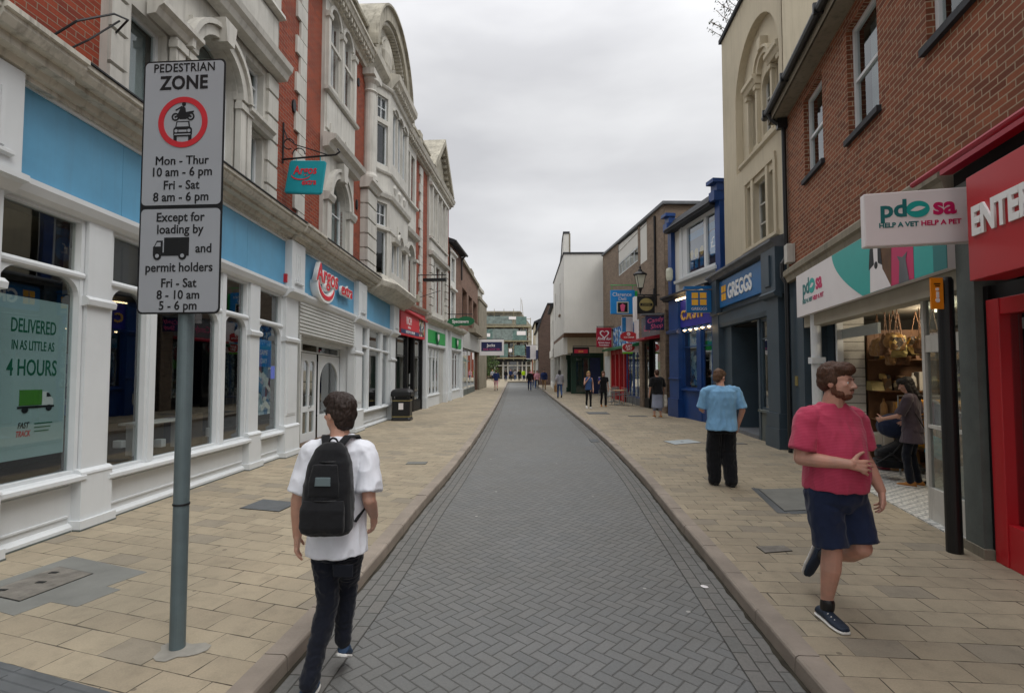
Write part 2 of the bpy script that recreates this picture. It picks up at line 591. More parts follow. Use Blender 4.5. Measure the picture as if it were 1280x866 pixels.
brick_mat('brick_pink', '#86685a', '#75594d', '#8a7f70', dirt=0.35)

def paving(name, rot, loc):
    g = NT(name)
    uv = g.uv(rot, loc=loc)
    wob = g.n('ShaderNodeVectorMath', operation='ADD')
    ws = g.n('ShaderNodeVectorMath', operation='SCALE'); ws.inputs['Scale'].default_value = 0.035
    g.l(g.noise(0.9, 2, 0.5, uv, 'Color'), ws.inputs[0]); g.l(uv, wob.inputs[0]); g.l(ws.outputs[0], wob.inputs[1])
    b = g.n('ShaderNodeTexBrick'); b.offset = 0.5
    for k, v in (('Color1', lin('#a59983')), ('Color2', lin('#968a76')), ('Mortar', lin('#3d362c'))):
        b.inputs[k].default_value = v
    for k, v in (('Scale', 1), ('Mortar Size', 0.0042), ('Mortar Smooth', 0.2), ('Bias', 0.0), ('Brick Width', 0.37), ('Row Height', 0.225)):
        b.inputs[k].default_value = v
    g.l(wob.outputs[0], b.inputs['Vector'])
    g.l(g.math('ADD', 0.0018, g.math('MULTIPLY', g.ramp(g.noise(3.1, 3, 0.6, uv), 0.45, 0.75), 0.0075)), b.inputs['Mortar Size'])
    # some slabs replaced in grey
    b2 = g.n('ShaderNodeTexBrick'); b2.offset = 0.5
    for k, v in (('Color1', (0, 0, 0, 1)), ('Color2', (1, 1, 1, 1)), ('Mortar', (0, 0, 0, 1))):
        b2.inputs[k].default_value = v
    for k, v in (('Scale', 1), ('Mortar Size', 0.0), ('Bias', 0.0), ('Brick Width', 0.37), ('Row Height', 0.225)):
        b2.inputs[k].default_value = v
    g.l(wob.outputs[0], b2.inputs['Vector'])
    pick = g.ramp(b2.outputs['Color'], 0.90, 0.93)
    c = g.mix(g.math('MULTIPLY', pick, 0.45), b.outputs['Color'], lin('#827d74'))
    c = g.mix(b.outputs['Fac'], c, lin('#3d362c'))
    n1 = g.noise(0.55, 5, 0.6, uv); n2 = g.noise(6, 4, 0.65, uv); n3 = g.noise(90, 2, 0.6, uv)
    c = g.mix(g.math('MULTIPLY', g.ramp(n1, 0.36, 0.70), 0.5), c, lin('#706c60'))
    c = g.mix(g.math('MULTIPLY', g.ramp(n2, 0.48, 0.75), 0.32), c, lin('#5d584d'))
    c = g.mix(0.22, c, g.mix(1.0, c, g.ramp(n3, 0.2, 0.8, (0.5, 0.5, 0.5, 1), (1.5, 1.5, 1.5, 1)), 'MULTIPLY'))
    # trodden gum
    vo = g.n('ShaderNodeTexVoronoi'); vo.inputs['Scale'].default_value = 2.6
    g.l(uv, vo.inputs['Vector'])
    c = g.mix(g.math('MULTIPLY', g.math('LESS_THAN', vo.outputs['Distance'], g.math('MULTIPLY', g.noise(1.7, 2, 0.5, uv), 0.11)), 0.55), c, lin('#4c463e'))
    h = g.math('ADD', g.math('MULTIPLY', b.outputs['Fac'], -1.0), g.math('MULTIPLY', n3, 0.12))
    h = g.math('ADD', h, g.math('MULTIPLY', n2, 0.5))
    g.principled(c, 0.82, 0, 0.3, h, 0.006, 0.6)
    MATS[name] = g.m
paving('slab_left', R(17), (0.1, 0.07, 0))
paving('slab_right', R(5), (0.16, 0.13, 0))

def herringbone(name):
    g = NT(name)
    u0 = g.uv(R(45) - R(2))
    wob = g.n('ShaderNodeVectorMath', operation='ADD')
    ws = g.n('ShaderNodeVectorMath', operation='SCALE'); ws.inputs['Scale'].default_value = 0.022
    g.l(g.noise(1.4, 2, 0.5, u0, 'Color'), ws.inputs[0]); g.l(u0, wob.inputs[0]); g.l(ws.outputs[0], wob.inputs[1])
    sp = g.n('ShaderNodeSeparateXYZ'); g.l(wob.outputs[0], sp.inputs[0])
    W = 0.088
    x = g.math('DIVIDE', sp.outputs[0], W); y = g.math('DIVIDE', sp.outputs[1], W)
    i = g.math('FLOOR', x); j = g.math('FLOOR', y)
    fx = g.math('SUBTRACT', x, i); fy = g.math('SUBTRACT', y, j)
    k = g.math('FLOORED_MODULO', g.math('ADD', g.math('SUBTRACT', i, j), 0.5), 4.0)
    def isk(v): return g.math('COMPARE', k, v + 0.5, 0.25)
    k0, k1, k2, k3 = isk(0), isk(1), isk(2), isk(3)
    gx, gy = g.math('SUBTRACT', 1.0, fx), g.math('SUBTRACT', 1.0, fy)
    l_ = g.math('ADD', fx, g.math('MULTIPLY', k1, 9)); r_ = g.math('ADD', gx, g.math('MULTIPLY', k0, 9))
    b_ = g.math('ADD', fy, g.math('MULTIPLY', k2, 9)); t_ = g.math('ADD', gy, g.math('MULTIPLY', k3, 9))
    dist = g.math('MINIMUM', g.math('MINIMUM', l_, r_), g.math('MINIMUM', b_, t_))
    idx = g.math('SUBTRACT', i, k1); idy = g.math('SUBTRACT', j, k2)
    cmb = g.n('ShaderNodeCombineXYZ'); g.l(idx, cmb.inputs[0]); g.l(idy, cmb.inputs[1])
    wnz = g.n('ShaderNodeTexWhiteNoise', noise_dimensions='2D'); g.l(cmb.outputs[0], wnz.inputs['Vector'])
    joint = g.ramp(dist, 0.02, 0.085, (1, 1, 1, 1), (0, 0, 0, 1))
    n1 = g.noise(0.5, 5, 0.6, u0); n2 = g.noise(60, 2, 0.6, u0); n3 = g.noise(4, 4, 0.6, u0)
    c = g.mix(wnz.outputs['Value'], lin('#6a6c6c'), lin('#727372'))
    c = g.mix(g.math('MULTIPLY', g.ramp(n1, 0.36, 0.68), 0.5), c, lin('#686660'))
    c = g.mix(g.math('MULTIPLY', g.ramp(n3, 0.5, 0.75), 0.25), c, lin('#5b5a56'))
    c = g.mix(0.25, c, g.mix(1.0, c, g.ramp(n2, 0.2, 0.8, (0.5, 0.5, 0.5, 1), (1.5, 1.5, 1.5, 1)), 'MULTIPLY'))
    c = g.mix(g.math('MULTIPLY', joint, 0.55), c, lin('#35332e'))
    vo = g.n('ShaderNodeTexVoronoi'); vo.inputs['Scale'].default_value = 1.9
    g.l(u0, vo.inputs['Vector'])
    c = g.mix(g.math('MULTIPLY', g.math('LESS_THAN', vo.outputs['Distance'], 0.035), 0.55), c, lin('#b8b6b0'))
    h = g.math('ADD', g.math('MULTIPLY', joint, -1.0), g.math('MULTIPLY', n2, 0.1))
    h = g.math('ADD', h, g.math('MULTIPLY', wnz.outputs['Value'], 0.25))
    g.principled(c, 0.72, 0, 0.35, h, 0.006, 0.7)
    MATS[name] = g.m
herringbone('road_blocks')
brick_mat('road_channel', '#6c6d6b', '#747370', '#4a4946', w=0.205, h=0.104, mortar=0.011, dirt=0.25, bump=0.005)
brick_mat('slat_wall', '#c9c8c2', '#c2c1bb', '#77756f', w=6.0, h=0.16, mortar=0.016, dirt=0.1, bump=0.01)
M('kerb_stone', '#8f857a', 0.8, 0, 0.3, 0.14, 2.5, 0.004, 45)

def mosaic(name):
    g = NT(name)
    uv = g.uv(R(14), (1, 1, 1))
    ch = g.n('ShaderNodeTexChecker'); ch.inputs['Scale'].default_value = 13.0
    ch.inputs[1].default_value = lin('#d9d8d2'); ch.inputs[2].default_value = lin('#a9acaa')
    g.l(uv, ch.inputs[0])
    n = g.noise(22, 2, 0.6, uv)
    c = g.mix(g.ramp(n, 0.58, 0.62), ch.outputs[0], lin('#6e7374'))
    g.principled(c, 0.4)
    MATS[name] = g.m
mosaic('mosaic_floor')

def clutter(name, cols, scale):
    """printed picture or packed goods: patches of several colours"""
    g = NT(name)
    vo = g.n('ShaderNodeTexVoronoi'); vo.inputs['Scale'].default_value = scale
    g.l(g.geo(), vo.inputs['Vector'])
    sp = g.n('ShaderNodeSeparateColor'); g.l(vo.outputs['Color'], sp.inputs[0])
    nd = g.n('ShaderNodeValToRGB'); nd.color_ramp.interpolation = 'CONSTANT'
    e = nd.color_ramp.elements
    for k, h in enumerate(cols):
        if k < 2:
            e[k].position = k / len(cols); e[k].color = lin(h)
        else:
            q = e.new(k / len(cols)); q.color = lin(h)
    g.l(sp.outputs[0], nd.inputs[0])
    g.principled(nd.outputs[0], 0.7)
    MATS[name] = g.m
clutter('goods_warm', ['#6b4c26', '#3a2d1f', '#a3782f', '#51412d', '#8a8068', '#2a2320', '#b59a5e'], 9)
clutter('goods_mixed', ['#3a4a58', '#7a3a3a', '#b8b2a4', '#2c2f38', '#8d7a3c', '#40586a', '#c7c4bb'], 8)
clutter('poster_mix_blue', ['#1b5fa0', '#2c7fc4', '#11386e', '#8fb6d4', '#1d4c86', '#c9d6df'], 6)
clutter('poster_mix_pale', ['#9fb8c6', '#6f97b4', '#c8d2d6', '#4a7ea8', '#dbe0df', '#3c5868'], 7)

# ------------------------------------------------------------------ ground, road, pavements, kerbs
def catmull(P, step):
    out = []
    for k in range(len(P) - 1):
        p0 = Vector(P[max(k - 1, 0)]); p1 = Vector(P[k]); p2 = Vector(P[k + 1]); p3 = Vector(P[min(k + 2, len(P) - 1)])
        n = max(1, int((p2 - p1).length / 0.15))
        for q in range(n):
            t = q / n
            out.append(0.5 * ((2 * p1) + (p2 - p0) * t + (2 * p0 - 5 * p1 + 4 * p2 - p3) * t * t + (3 * p1 - p0 - 3 * p2 + p3) * t ** 3))
    out.append(Vector(P[-1]))
    res = [out[0]]; acc = 0
    for a, b in zip(out, out[1:]):
        acc += (b - a).length
        if acc >= step:
            res.append(b); acc = 0
    return res
LK = [(-2.05, -5), (-1.66, 0), (-1.42, 3.1), (-1.29, 4.9), (-1.21, 6.95), (-1.09, 9.2), (-0.93, 14.4), (-0.78, 25), (-0.66, 45), (-0.55, 72)]
RK = [(1.42, -5), (1.60, 0), (1.74, 2.9), (1.87, 4.6), (1.99, 6.2), (2.24, 9.6), (2.42, 14.4), (2.5, 22), (2.62, 40), (2.85, 72)]
LKs, RKs = catmull(LK, 0.615), catmull(RK, 0.615)

def side_offsets(P, w):
    out = []
    for k, p in enumerate(P):
        t = (P[min(k + 1, len(P) - 1)] - P[max(k - 1, 0)]).normalized()
        out.append(p + Vector((-t.y, t.x)) * w)
    return out

def strip(name, A, B, z, mat, kind='structure', path_uv=False):
    me = bpy.data.meshes.new(name)
    n = min(len(A), len(B))
    V = [(p.x, p.y, z) for p in A[:n]] + [(p.x, p.y, z) for p in B[:n]]
    me.from_pydata(V, [], [(k, k + 1, n + k + 1, n + k) for k in range(n - 1)])
    uvl = me.uv_layers.new(name='UVMap')
    acc = [0]
    for a, b in zip(A, A[1:]): acc.append(acc[-1] + (b - a).length)
    for lp in me.loops:
        i = lp.vertex_index
        if path_uv:
            w = (B[i % n] - A[i % n]).length
            uvl.data[lp.index].uv = (acc[i % n], 0 if i < n else w)
        else:
            uvl.data[lp.index].uv = V[i][:2]
    me.materials.append(MATS[mat])
    o = bpy.data.objects.new(name, me); COL.objects.link(o)
    o['kind'] = kind
    return o

g_ = MB(); g_.face([(-400, -300, -0.03), (400, -300, -0.03), (400, 500, -0.03), (-400, 500, -0.03)])
tag(g_.build('ground', 'slab_left'), kind='structure')
nq = 120
def resamp(P, n):
    d = [0]
    for a, b in zip(P, P[1:]): d.append(d[-1] + (b - a).length)
    out = []
    for k in range(n):
        s = d[-1] * k / (n - 1); i = 0
        while i < len(d) - 2 and d[i + 1] < s: i += 1
        f = (s - d[i]) / max(1e-6, d[i + 1] - d[i]); out.append(P[i].lerp(P[i + 1], f))
    return out
LA, RA = resamp(catmull([Vector(p) for p in LK], 0.3), nq), resamp(catmull([Vector(p) for p in RK], 0.3), nq)
strip('road', LA, RA, 0.0, 'road_blocks')
strip('road_channel', LA, side_offsets(LA, -0.312), 0.004, 'road_channel', path_uv=True)
strip('road_channel', RA, side_offsets(RA, 0.312), 0.004, 'road_channel', path_uv=True)
KW = 0.155
strip('pavement', side_offsets(LA, KW), [Vector((-9.5, p.y)) for p in LA], 0.11, 'slab_left')
strip('pavement', side_offsets(RA, -KW), [Vector((11, p.y)) for p in RA], 0.11, 'slab_right')
pl = MB(); pl.face([(-60, 71.5, 0.1), (60, 71.5, 0.1), (60, 130, 0.1), (-60, 130, 0.1)])
tag(pl.build('square', 'slab_left'), kind='structure')

def kerbs(P, side):
    m = MB()
    O = side_offsets(P, KW * side)
    for k in range(len(P) - 1):
        a, b, c, d = P[k], P[k + 1], O[k + 1], O[k]
        t = (b - a).normalized() * (0.004)
        a, b, c, d = a + t, b - t, c - t, d + t
        jx = rnd.uniform(-0.004, 0.004); top = 0.112 + rnd.uniform(-0.003, 0.003)
        n = (d - a).normalized()
        prof = [(0.0 + jx, -0.02), (0.006 + jx, top - 0.022), (0.012 + jx, top - 0.009), (0.028 + jx, top), (KW, top), (KW, -0.02)]
        A = [m.vert(*(a + n * q), z) for q, z in prof]; B = [m.vert(*(b + n * q), z) for q, z in prof]
        m.q.append(A); m.q.append(B[::-1])
        for i in range(len(prof)):
            m.q.append([A[i], B[i], B[(i + 1) % len(prof)], A[(i + 1) % len(prof)]])
    tag(m.build('kerb', 'kerb_stone'), kind='structure')
kerbs(LKs, 1); kerbs(RKs, -1)
M('gutter_grime', '#3b372f', 0.95, 0, 0.2, 0.3, 6)
def grime(P, side, z, w0, w1, seed):
    """a ragged line of dirt lying in an angle"""
    rr = random.Random(seed); pts = []
    for a, b in zip(P, P[1:]):
        for k in range(8): pts.append(a.lerp(b, k / 8))
    O = side_offsets(pts, 1.0); out = []
    for p, o in zip(pts, O):
        out.append(p + (o - p) * side * (w0 + (w1 - w0) * (0.5 + 0.5 * noise.noise(Vector((p.x * 3, p.y * 3.1, seed)))) * rr.uniform(0.6, 1.3)))
    return strip('gutter_dirt', pts, out, z, 'gutter_grime')
grime(LKs[:60], -1, 0.0075, 0.012, 0.045, 1); grime(RKs[:60], 1, 0.0075, 0.012, 0.045, 2)
# ================================================================== LEFT: the long red-brick and stone building
def warp_left(u, z):
    w = 0 if z <= 0.6 else min(1, (z - 0.6) / 2.4) if z < 6.0 else max(0, 1 - (z - 6.0) / 2.5)
    return z - 0.040 * (max(u, 0) - 4) * w
FL = Frame((-5.08, 1.5), (-4.33, 19.5), 1, warp_left)
LB = thing('brick_building', FL.P(9, -4, 0), 'long red brick and pale stone building with white shopfront under blue fascia panels', 'building')

# wall holes (u0, u1, z0, z1)
up_holes = [(11.05, 12.15, 4.95, 6.95), (10.92, 11.52, 9.0, 11.0), (11.78, 12.38, 9.0, 11.0)]
bay1 = (4.42, 8.40)
b1_holes = [(4.80, 5.42, 4.95, 6.55), (5.85, 7.0, 4.95, 7.15), (7.35, 7.95, 4.95, 6.35), (7.35, 7.95, 6.6, 7.5),
            (5.0, 5.6, 9.0, 11.0), (6.1, 7.1, 9.0, 11.0), (7.5, 8.1, 9.0, 11.0)]
m = MB(FL)
m.wall(-7.0, 4.42, 4.9, 12.4, [(-5.5, -4.3, 5.2, 7.4), (-2.5, -1.3, 5.2, 7.4), (-5.5, -4.3, 9, 11), (-2.5, -1.3, 9, 11)])
m.build('wall', 'brick_orange', LB)
m = MB(FL)
m.wall(8.40, 18.4, 4.9, 12.4, up_holes + [(14.5, 18.2, 4.9, 11.9)])
m.build('wall', 'brick_orange', LB)
m = MB(FL)
m.box(-7, 18.4, -9, -8.8, 0, 12.3); m.box(-7.0, -6.8, -8.8, -0.02, 0, 12.3); m.box(18.2, 18.395, -8.8, -0.4, 5.0, 12.3)
m.build('rear_wall', 'brick_drab', LB)
m = MB(FL); m.box(-7, 18.4, -8.8, -0.1, 12.38, 12.46); m.build('roof', 'slate', LB)
# dark rooms behind the upper windows
m = MB(FL); m.box(-6.7, 18.1, -1.6, -1.5, 4.95, 12.3); m.box(-6.7, 18.1, -1.5, -0.25, 4.9, 4.94); m.box(-6.7, 18.1, -1.5, -0.25, 8.4, 8.5)
m.build('room', 'interior_mid', LB)

# ---- ground floor cornice over the fascia
cor = [(0.0, 4.74), (0.12, 4.74), (0.12, 4.79), (0.17, 4.80), (0.20, 4.865), (0.30, 4.875), (0.30, 4.925), (0.39, 4.935), (0.43, 5.0), (0.43, 5.04), (0.465, 5.05), (0.465, 5.10), (0.10, 5.13), (0.0, 5.13)]
m = MB(FL)
def lseg(a, b, step=1.0):
    n = max(1, int(round((b - a) / step)))
    return [(a + (b - a) * k / n, a + (b - a) * (k + 1) / n) for k in range(n)]
for a, b in lseg(-7, 14.2): m.run(cor, a, b)
m.run([(d + 0.05 if d > 0 else 0, z - 0.03 if z < 4.9 else z + 0.006) for d, z in cor], 2.9, 3.75)
m.run([(d + 0.05 if d > 0 else 0, z - 0.03 if z < 4.9 else z + 0.006) for d, z in cor], 9.0, 9.95)
m.build('cornice', 'stone_grey', LB)
m = MB(FL); [m.run([(0.0, 5.134), (0.485, 5.104), (0.485, 5.122), (0.0, 5.152)], a, b) for a, b in lseg(-7, 14.2)]
m.build('cornice_lead', 'slate', LB)

# ---- stone trim: quoins, bay 1, bay 2, eaves
def quoin_col(m, u0, u1, z0, z1, d=0.1, h=0.42, gap=0.035, alt=0.0):
    z = z0; k = 0
    while z < z1 - 0.1:
        e = min(z + h, z1)
        a, b = (u0 - alt, u1) if (alt and k % 2) else (u0, u1)
        m.box(a, b, -0.02, d, z + gap / 2, e - gap / 2)
        m.box(u0 + 0.02, u1 - 0.02, -0.02, d * 0.62, z - gap / 2, z + gap / 2)
        z = e; k += 1
m = MB(FL)
quoin_col(m, 9.47, 9.78, 5.14, 11.0, 0.05, 0.40, 0.02, 0.17)
m.build('quoins', 'stone_paint', LB)

m = MB(FL)
m.wall(4.42, 8.40, 4.9, 11.0, b1_holes, 0.06, 0.22)
for a in (4.42, 8.40): m.box(a - 0.001, a + 0.001, -0.02, 0.10, 4.9, 11.0)
quoin_col(m, 4.43, 4.69, 5.13, 7.6, 0.13, 0.43, 0.05)
quoin_col(m, 8.02, 8.39, 5.13, 7.6, 0.13, 0.43, 0.05)
# side-light entablatures, arch and keystone of the three-part window
for a, b in ((5.0, 5.84), (7.06, 8.06)):
    m.run([(0.1, 6.56), (0.22, 6.58), (0.26, 6.66), (0.33, 6.70), (0.33, 6.76), (0.1, 6.82)], a, b) if a < 6 else None
m.run([(0.1, 6.36), (0.19, 6.38), (0.22, 6.44), (0.28, 6.48), (0.28, 6.54), (0.1, 6.58)], 7.2, 8.06)
m.run([(0.1, 5.08), (0.2, 5.08), (0.2, 5.14), (0.1, 5.2)], 4.98, 8.08)
m.arch(5.85, 7.0, 6.55, 7.16, -0.14, 0.13)
m.band(6.425, 6.55, 0.585, 0.72, 0.1, 0.24); m.band(6.425, 6.55, 0.73, 0.80, 0.1, 0.29)
m.prism([(6.33, 7.08), (6.52, 7.08), (6.58, 7.42), (6.27, 7.42)], 0.1, 0.36)
for a, b in ((5.48, 5.62), (5.68, 5.84), (7.01, 7.17), (7.22, 7.34), (5.43, 5.47)):
    m.box(a, b, 0.1, 0.2, 5.14, 6.55); m.box(a - 0.02, b + 0.02, 0.1, 0.23, 6.40, 6.5)
# bay cornice and apron panel
m.run([(0.1, 7.62), (0.28, 7.64), (0.32, 7.74), (0.38, 7.80), (0.40, 7.90), (0.05, 7.98)], 4.40, 8.43)
m.box(4.5, 8.34, 0.05, 0.12, 8.05, 8.75)
m.box(5.2, 6.3, 0.11, 0.15, 8.15, 8.65); m.box(6.8, 7.9, 0.11, 0.15, 8.15, 8.65)
m.run([(0.1, 8.8), (0.24, 8.82), (0.22, 8.9), (0.05, 8.94)], 4.40, 8.42)
for a, b in ((4.6, 4.95), (5.68, 6.0), (7.16, 7.42), (8.12, 8.38)): m.box(a, b, 0.05, 0.15, 8.95, 11.0)
m.build('stone_bay', 'stone_paint', LB)

m = MB(FL)
m.wall(10.66, 12.72, 4.95, 11.15, up_holes, 0.09, 0.25)
for a in (10.66, 12.72): m.box(a - 0.001, a + 0.001, -0.02, 0.09, 4.95, 11.15)
m.arch(11.05, 12.15, 6.4, 6.96, -0.15, 0.10)
m.band(11.6, 6.4, 0.56, 0.70, 0.09, 0.2); m.band(11.6, 6.4, 0.71, 0.78, 0.09, 0.24)
m.prism([(11.5, 6.9), (11.7, 6.9), (11.76, 7.3), (11.44, 7.3)], 0.09, 0.3)
for a, b in ((10.72, 10.98), (12.22, 12.5)):
    m.box(a, b, 0.09, 0.18, 5.12, 6.25)
    m.run([(0.09, 6.22), (0.22, 6.24), (0.27, 6.34), (0.27, 6.40), (0.09, 6.42)], a - 0.05, b + 0.06)
m.run([(0.09, 7.36), (0.24, 7.38), (0.28, 7.48), (0.40, 7.54), (0.43, 7.63), (0.09, 7.70)], 10.58, 12.80)
m.box(10.72, 12.66, 0.09, 0.13, 7.85, 8.62)
for c in (11.2, 12.2): m.box(c - 0.3, c + 0.3, 0.13, 0.165, 7.72, 8.0)
m.run([(0.09, 8.66), (0.2, 8.68), (0.22, 8.74), (0.09, 8.78)], 10.6, 12.78)
for a, b in ((10.92, 11.52), (11.78, 12.38)):
    m.arch(a, b, 10.7, 11.01, -0.15, 0.095, rise=0.28)
    m.band((a + b) / 2, 10.7, 0.31, 0.40, 0.09, 0.15, rise=0.95)
for a, b in ((10.68, 10.82), (11.58, 11.72), (12.48, 12.64)):
    m.box(a, b, 0.09, 0.17, 8.8, 10.55); m.run([(0.09, 10.5), (0.2, 10.52), (0.22, 10.62), (0.09, 10.66)], a - 0.04, b + 0.04)
m.run([(0.09, 9.95), (0.13, 9.96), (0.13, 10.04), (0.09, 10.05)], 10.7, 12.66)
m.build('stone_bay', 'stone_paint', LB)

# eaves cornice, dentils, parapet
m = MB(FL)
m.run([(0.0, 11.0), (0.10, 11.0), (0.12, 11.12), (0.20, 11.15), (0.20, 11.28), (0.34, 11.31), (0.38, 11.42), (0.42, 11.44), (0.42, 11.5), (0.0, 11.56)], -7, 13.7)
u = -2.0
while u < 13.6:
    m.box(u, u + 0.09, 0.19, 0.31, 11.17, 11.30); u += 0.2
m.build('eaves_cornice', 'stone_grey', LB)
m = MB(FL); m.box(-7, 13.75, -0.25, 0.06, 11.55, 12.28); m.run([(-0.3, 12.28), (0.14, 12.28), (0.16, 12.36), (0.1, 12.42), (-0.3, 12.42)], -7, 13.75)
m.build('parapet', 'stone_dirty', LB)

# windows of the upper floors
for h in b1_holes:
    hi = (0.33, 0.66) if abs(h[2] - 6.6) < 0.01 else ()
    window(FL, LB, h[0], h[1], h[2] + 0.02, h[3], -0.06, fw=0.05, vb=(0.5,) if hi else (), hb=hi if hi else ((0.6,) if h[2] > 8 else ()))
for h in up_holes:
    window(FL, LB, h[0], h[1], h[2] + 0.02, h[3], -0.06, fw=0.05, hb=(0.62,), vb=(0.5,) if h[2] > 8 else ())
for h in [(-5.5, -4.3, 5.2, 7.4), (-2.5, -1.3, 5.2, 7.4), (-5.5, -4.3, 9, 11), (-2.5, -1.3, 9, 11)]:
    window(FL, LB, *h, -0.06, hb=(0.5,))
each(FL, [(h[0] + 0.05, h[1] - 0.05, -0.22, -0.2, h[2] + 0.05, h[3] - 0.02) for h in b1_holes[:3] + up_holes[:1]], 'blind', 'blind_pale', LB)

# ---- canted oriel with its pilaster, column and curved gable
m = MB(FL)
quoin_col(m, 13.55, 14.4, 5.1, 7.45, 0.24, 0.39, 0.05)
m.run([(0.0, 7.45), (0.28, 7.47), (0.34, 7.58), (0.40, 7.62), (0.40, 7.70), (0.0, 7.76)], 13.48, 14.47)
m.lathe(13.98, 0.12, [(0.26, 7.76), (0.26, 7.86), (0.21, 7.95), (0.205, 9.0), (0.185, 10.35), (0.23, 10.4), (0.19, 10.46), (0.2, 10.62), (0.29, 10.72), (0.29, 10.8)], 18)
m.box(13.6, 14.36, 0.0, 0.36, 10.8, 11.0)
m.build('column', 'stone_paint', LB)
OR = [(14.47, 0.10), (15.12, 0.44), (17.55, 0.44), (18.25, 0.10)]
def orf(k):
    a, b = FL.P(*OR[k], 0), FL.P(*OR[k + 1], 0)
    return Frame(a, b, 1)
m_all = []
for k in range(3):
    f = orf(k); L = f.L
    mm = MB(f)
    if k == 1: holes = [(0.3, 0.85, 5.1, 6.1), (0.95, L - 0.95, 5.1, 6.8), (L - 0.85, L - 0.3, 5.1, 6.1), (0.3, 0.85, 8.75, 10.6), (0.95, L - 0.95, 8.75, 10.7), (L - 0.85, L - 0.3, 8.75, 10.6)]
    else: holes = [(0.14, L - 0.12, 4.85, 6.35), (0.14, L - 0.12, 6.5, 7.25), (0.14, L - 0.12, 8.5, 9.85), (0.14, L - 0.12, 10.0, 10.75)]
    mm.wall(0, L, 4.5, 11.0, holes, 0.0, 0.2)
    for z0, z1, dd in ((7.4, 7.62, 0.12), (8.2, 8.32, 0.08), (11.0, 11.12, 0.1)):
        mm.run([(0.0, z0), (dd * 0.7, z0 + 0.02), (dd, z0 + (z1 - z0) * 0.6), (dd, z1 - 0.02), (0.0, z1)], -0.05, L + 0.05)
    mm.run([(0, 6.36), (0.05, 6.38), (0.05, 6.46), (0, 6.48)], 0, L)
    if k == 1:
        mm.arch(0.95, L - 0.95, 6.2, 6.81, -0.15, 0.02, rise=0.5)
        mm.band(L / 2, 6.2, (L - 1.9) / 2 + 0.02, (L - 1.9) / 2 + 0.13, 0, 0.1, rise=0.98)
        mm.run([(0, 6.1), (0.12, 6.12), (0.16, 6.24), (0, 6.28)], 0.26, 0.93); mm.run([(0, 6.1), (0.12, 6.12), (0.16, 6.24), (0, 6.28)], L - 0.93, L - 0.26)
        for c in (0.6, L / 2, L - 0.6): mm.band(c, 10.55, 0.28, 0.36, 0, 0.06, rise=0.6)
        for c in (0.6, L / 2, L - 0.6): mm.lathe(c, 0.0, [(0.02, 7.75), (0.12, 7.85), (0.2, 7.98), (0.1, 8.1), (0.02, 8.15)], 8, 0.35)
    mm.build('oriel_face', 'stone_paint', LB)
    for h in holes:
        window(f, LB, h[0], h[1], h[2] + 0.01, h[3], -0.08, fw=0.045, vb=(0.5,) if h[3] - h[2] < 1 else (), hb=(0.5,) if h[3] - h[2] < 1 else ())
# soffit and cornice that carry the oriel
m = MB(FL)
b0 = [(14.1, 0.10, 4.32), (15.0, 0.30, 4.32), (17.6, 0.30, 4.32), (18.4, 0.10, 4.32)]
b1 = [(14.2, 0.46, 4.55), (14.95, 0.72, 4.55), (17.7, 0.72, 4.55), (18.4, 0.42, 4.55)]
b2 = [(14.2, 0.50, 4.7), (14.95, 0.78, 4.7), (17.7, 0.78, 4.7), (18.4, 0.48, 4.7)]
b3 = [(14.2, 0.42, 4.92), (15.0, 0.55, 4.92), (17.65, 0.55, 4.92), (18.4, 0.35, 4.92)]
b4 = [(14.2, -0.1, 5.0), (15.0, -0.1, 5.0), (17.65, -0.1, 5.0), (18.4, -0.1, 5.0)]
lay = [b0, b1, b2, b3, b4]
up = lambda p: (p[0], p[1], p[2] + 0.35)
for A_, B_ in zip(lay, lay[1:]):
    for k in range(3): m.face([up(A_[k]), up(A_[k + 1]), up(B_[k + 1]), up(B_[k])])
m.face([up(p) for p in b0] + [(18.4, -0.1, 4.67), (14.1, -0.1, 4.67)])
for e in (0, 3): m.face([up(l_[e]) for l_ in lay])
m.build('oriel_base', 'stone_grey', LB)
# gable
m = MB(FL)
gc, gw, gz0, gr = 15.95, 2.28, 11.75, 2.35
n = 22
def arcp(w, r, k): return (gc - w * math.cos(PI * k / n), gz0 + r * math.sin(PI * k / n))
for k in range(n):
    (ua, za), (ub, zb) = arcp(gw, gr, k), arcp(gw, gr, k + 1)
    (uc, zc), (ud, zd) = arcp(gw - 0.42, gr - 0.40, k), arcp(gw - 0.42, gr - 0.40, k + 1)
    m.prism([(ua, za), (ub, zb), (ud, zd), (uc, zc)], -1.4, 0.36)
    (ue, ze), (uf, zf) = arcp(gw + 0.06, gr + 0.07, k), arcp(gw + 0.06, gr + 0.07, k + 1)
    m.prism([(ua, za), (ub, zb), (uf, zf), (ue, ze)], -1.4, 0.46)
m.build('gable', 'stone_dirty', LB)
m = MB(FL)
m.prism([arcp(gw - 0.43, gr - 0.41, k) for k in range(n + 1)], -0.1, 0.02)
m.lathe(gc, 0.03, [(0.05, 12.15), (0.42, 12.4), (0.55, 12.75), (0.42, 13.15), (0.06, 13.4)], 12, 0.3)
m.band(gc, 12.5, 0.75, 0.85, 0.0, 0.1, 20, 160)
for k in range(n * 2):
    a = PI * (k + 0.5) / (n * 2); c = (gc - (gw - 0.5) * math.cos(a), gz0 + (gr - 0.48) * math.sin(a))
    m.box(c[0] - 0.05, c[0] + 0.05, 0.02, 0.26, c[1] - 0.05, c[1] + 0.05)
m.build('tympanum', 'stone_grey', LB)
m = MB(FL)
for a, b in ((13.6, 15.1), (17.6, 18.45)): m.run([(0, 11.1), (0.14, 11.12), (0.3, 11.3), (0.44, 11.42), (0.46, 11.6), (0, 11.75)], a, b)
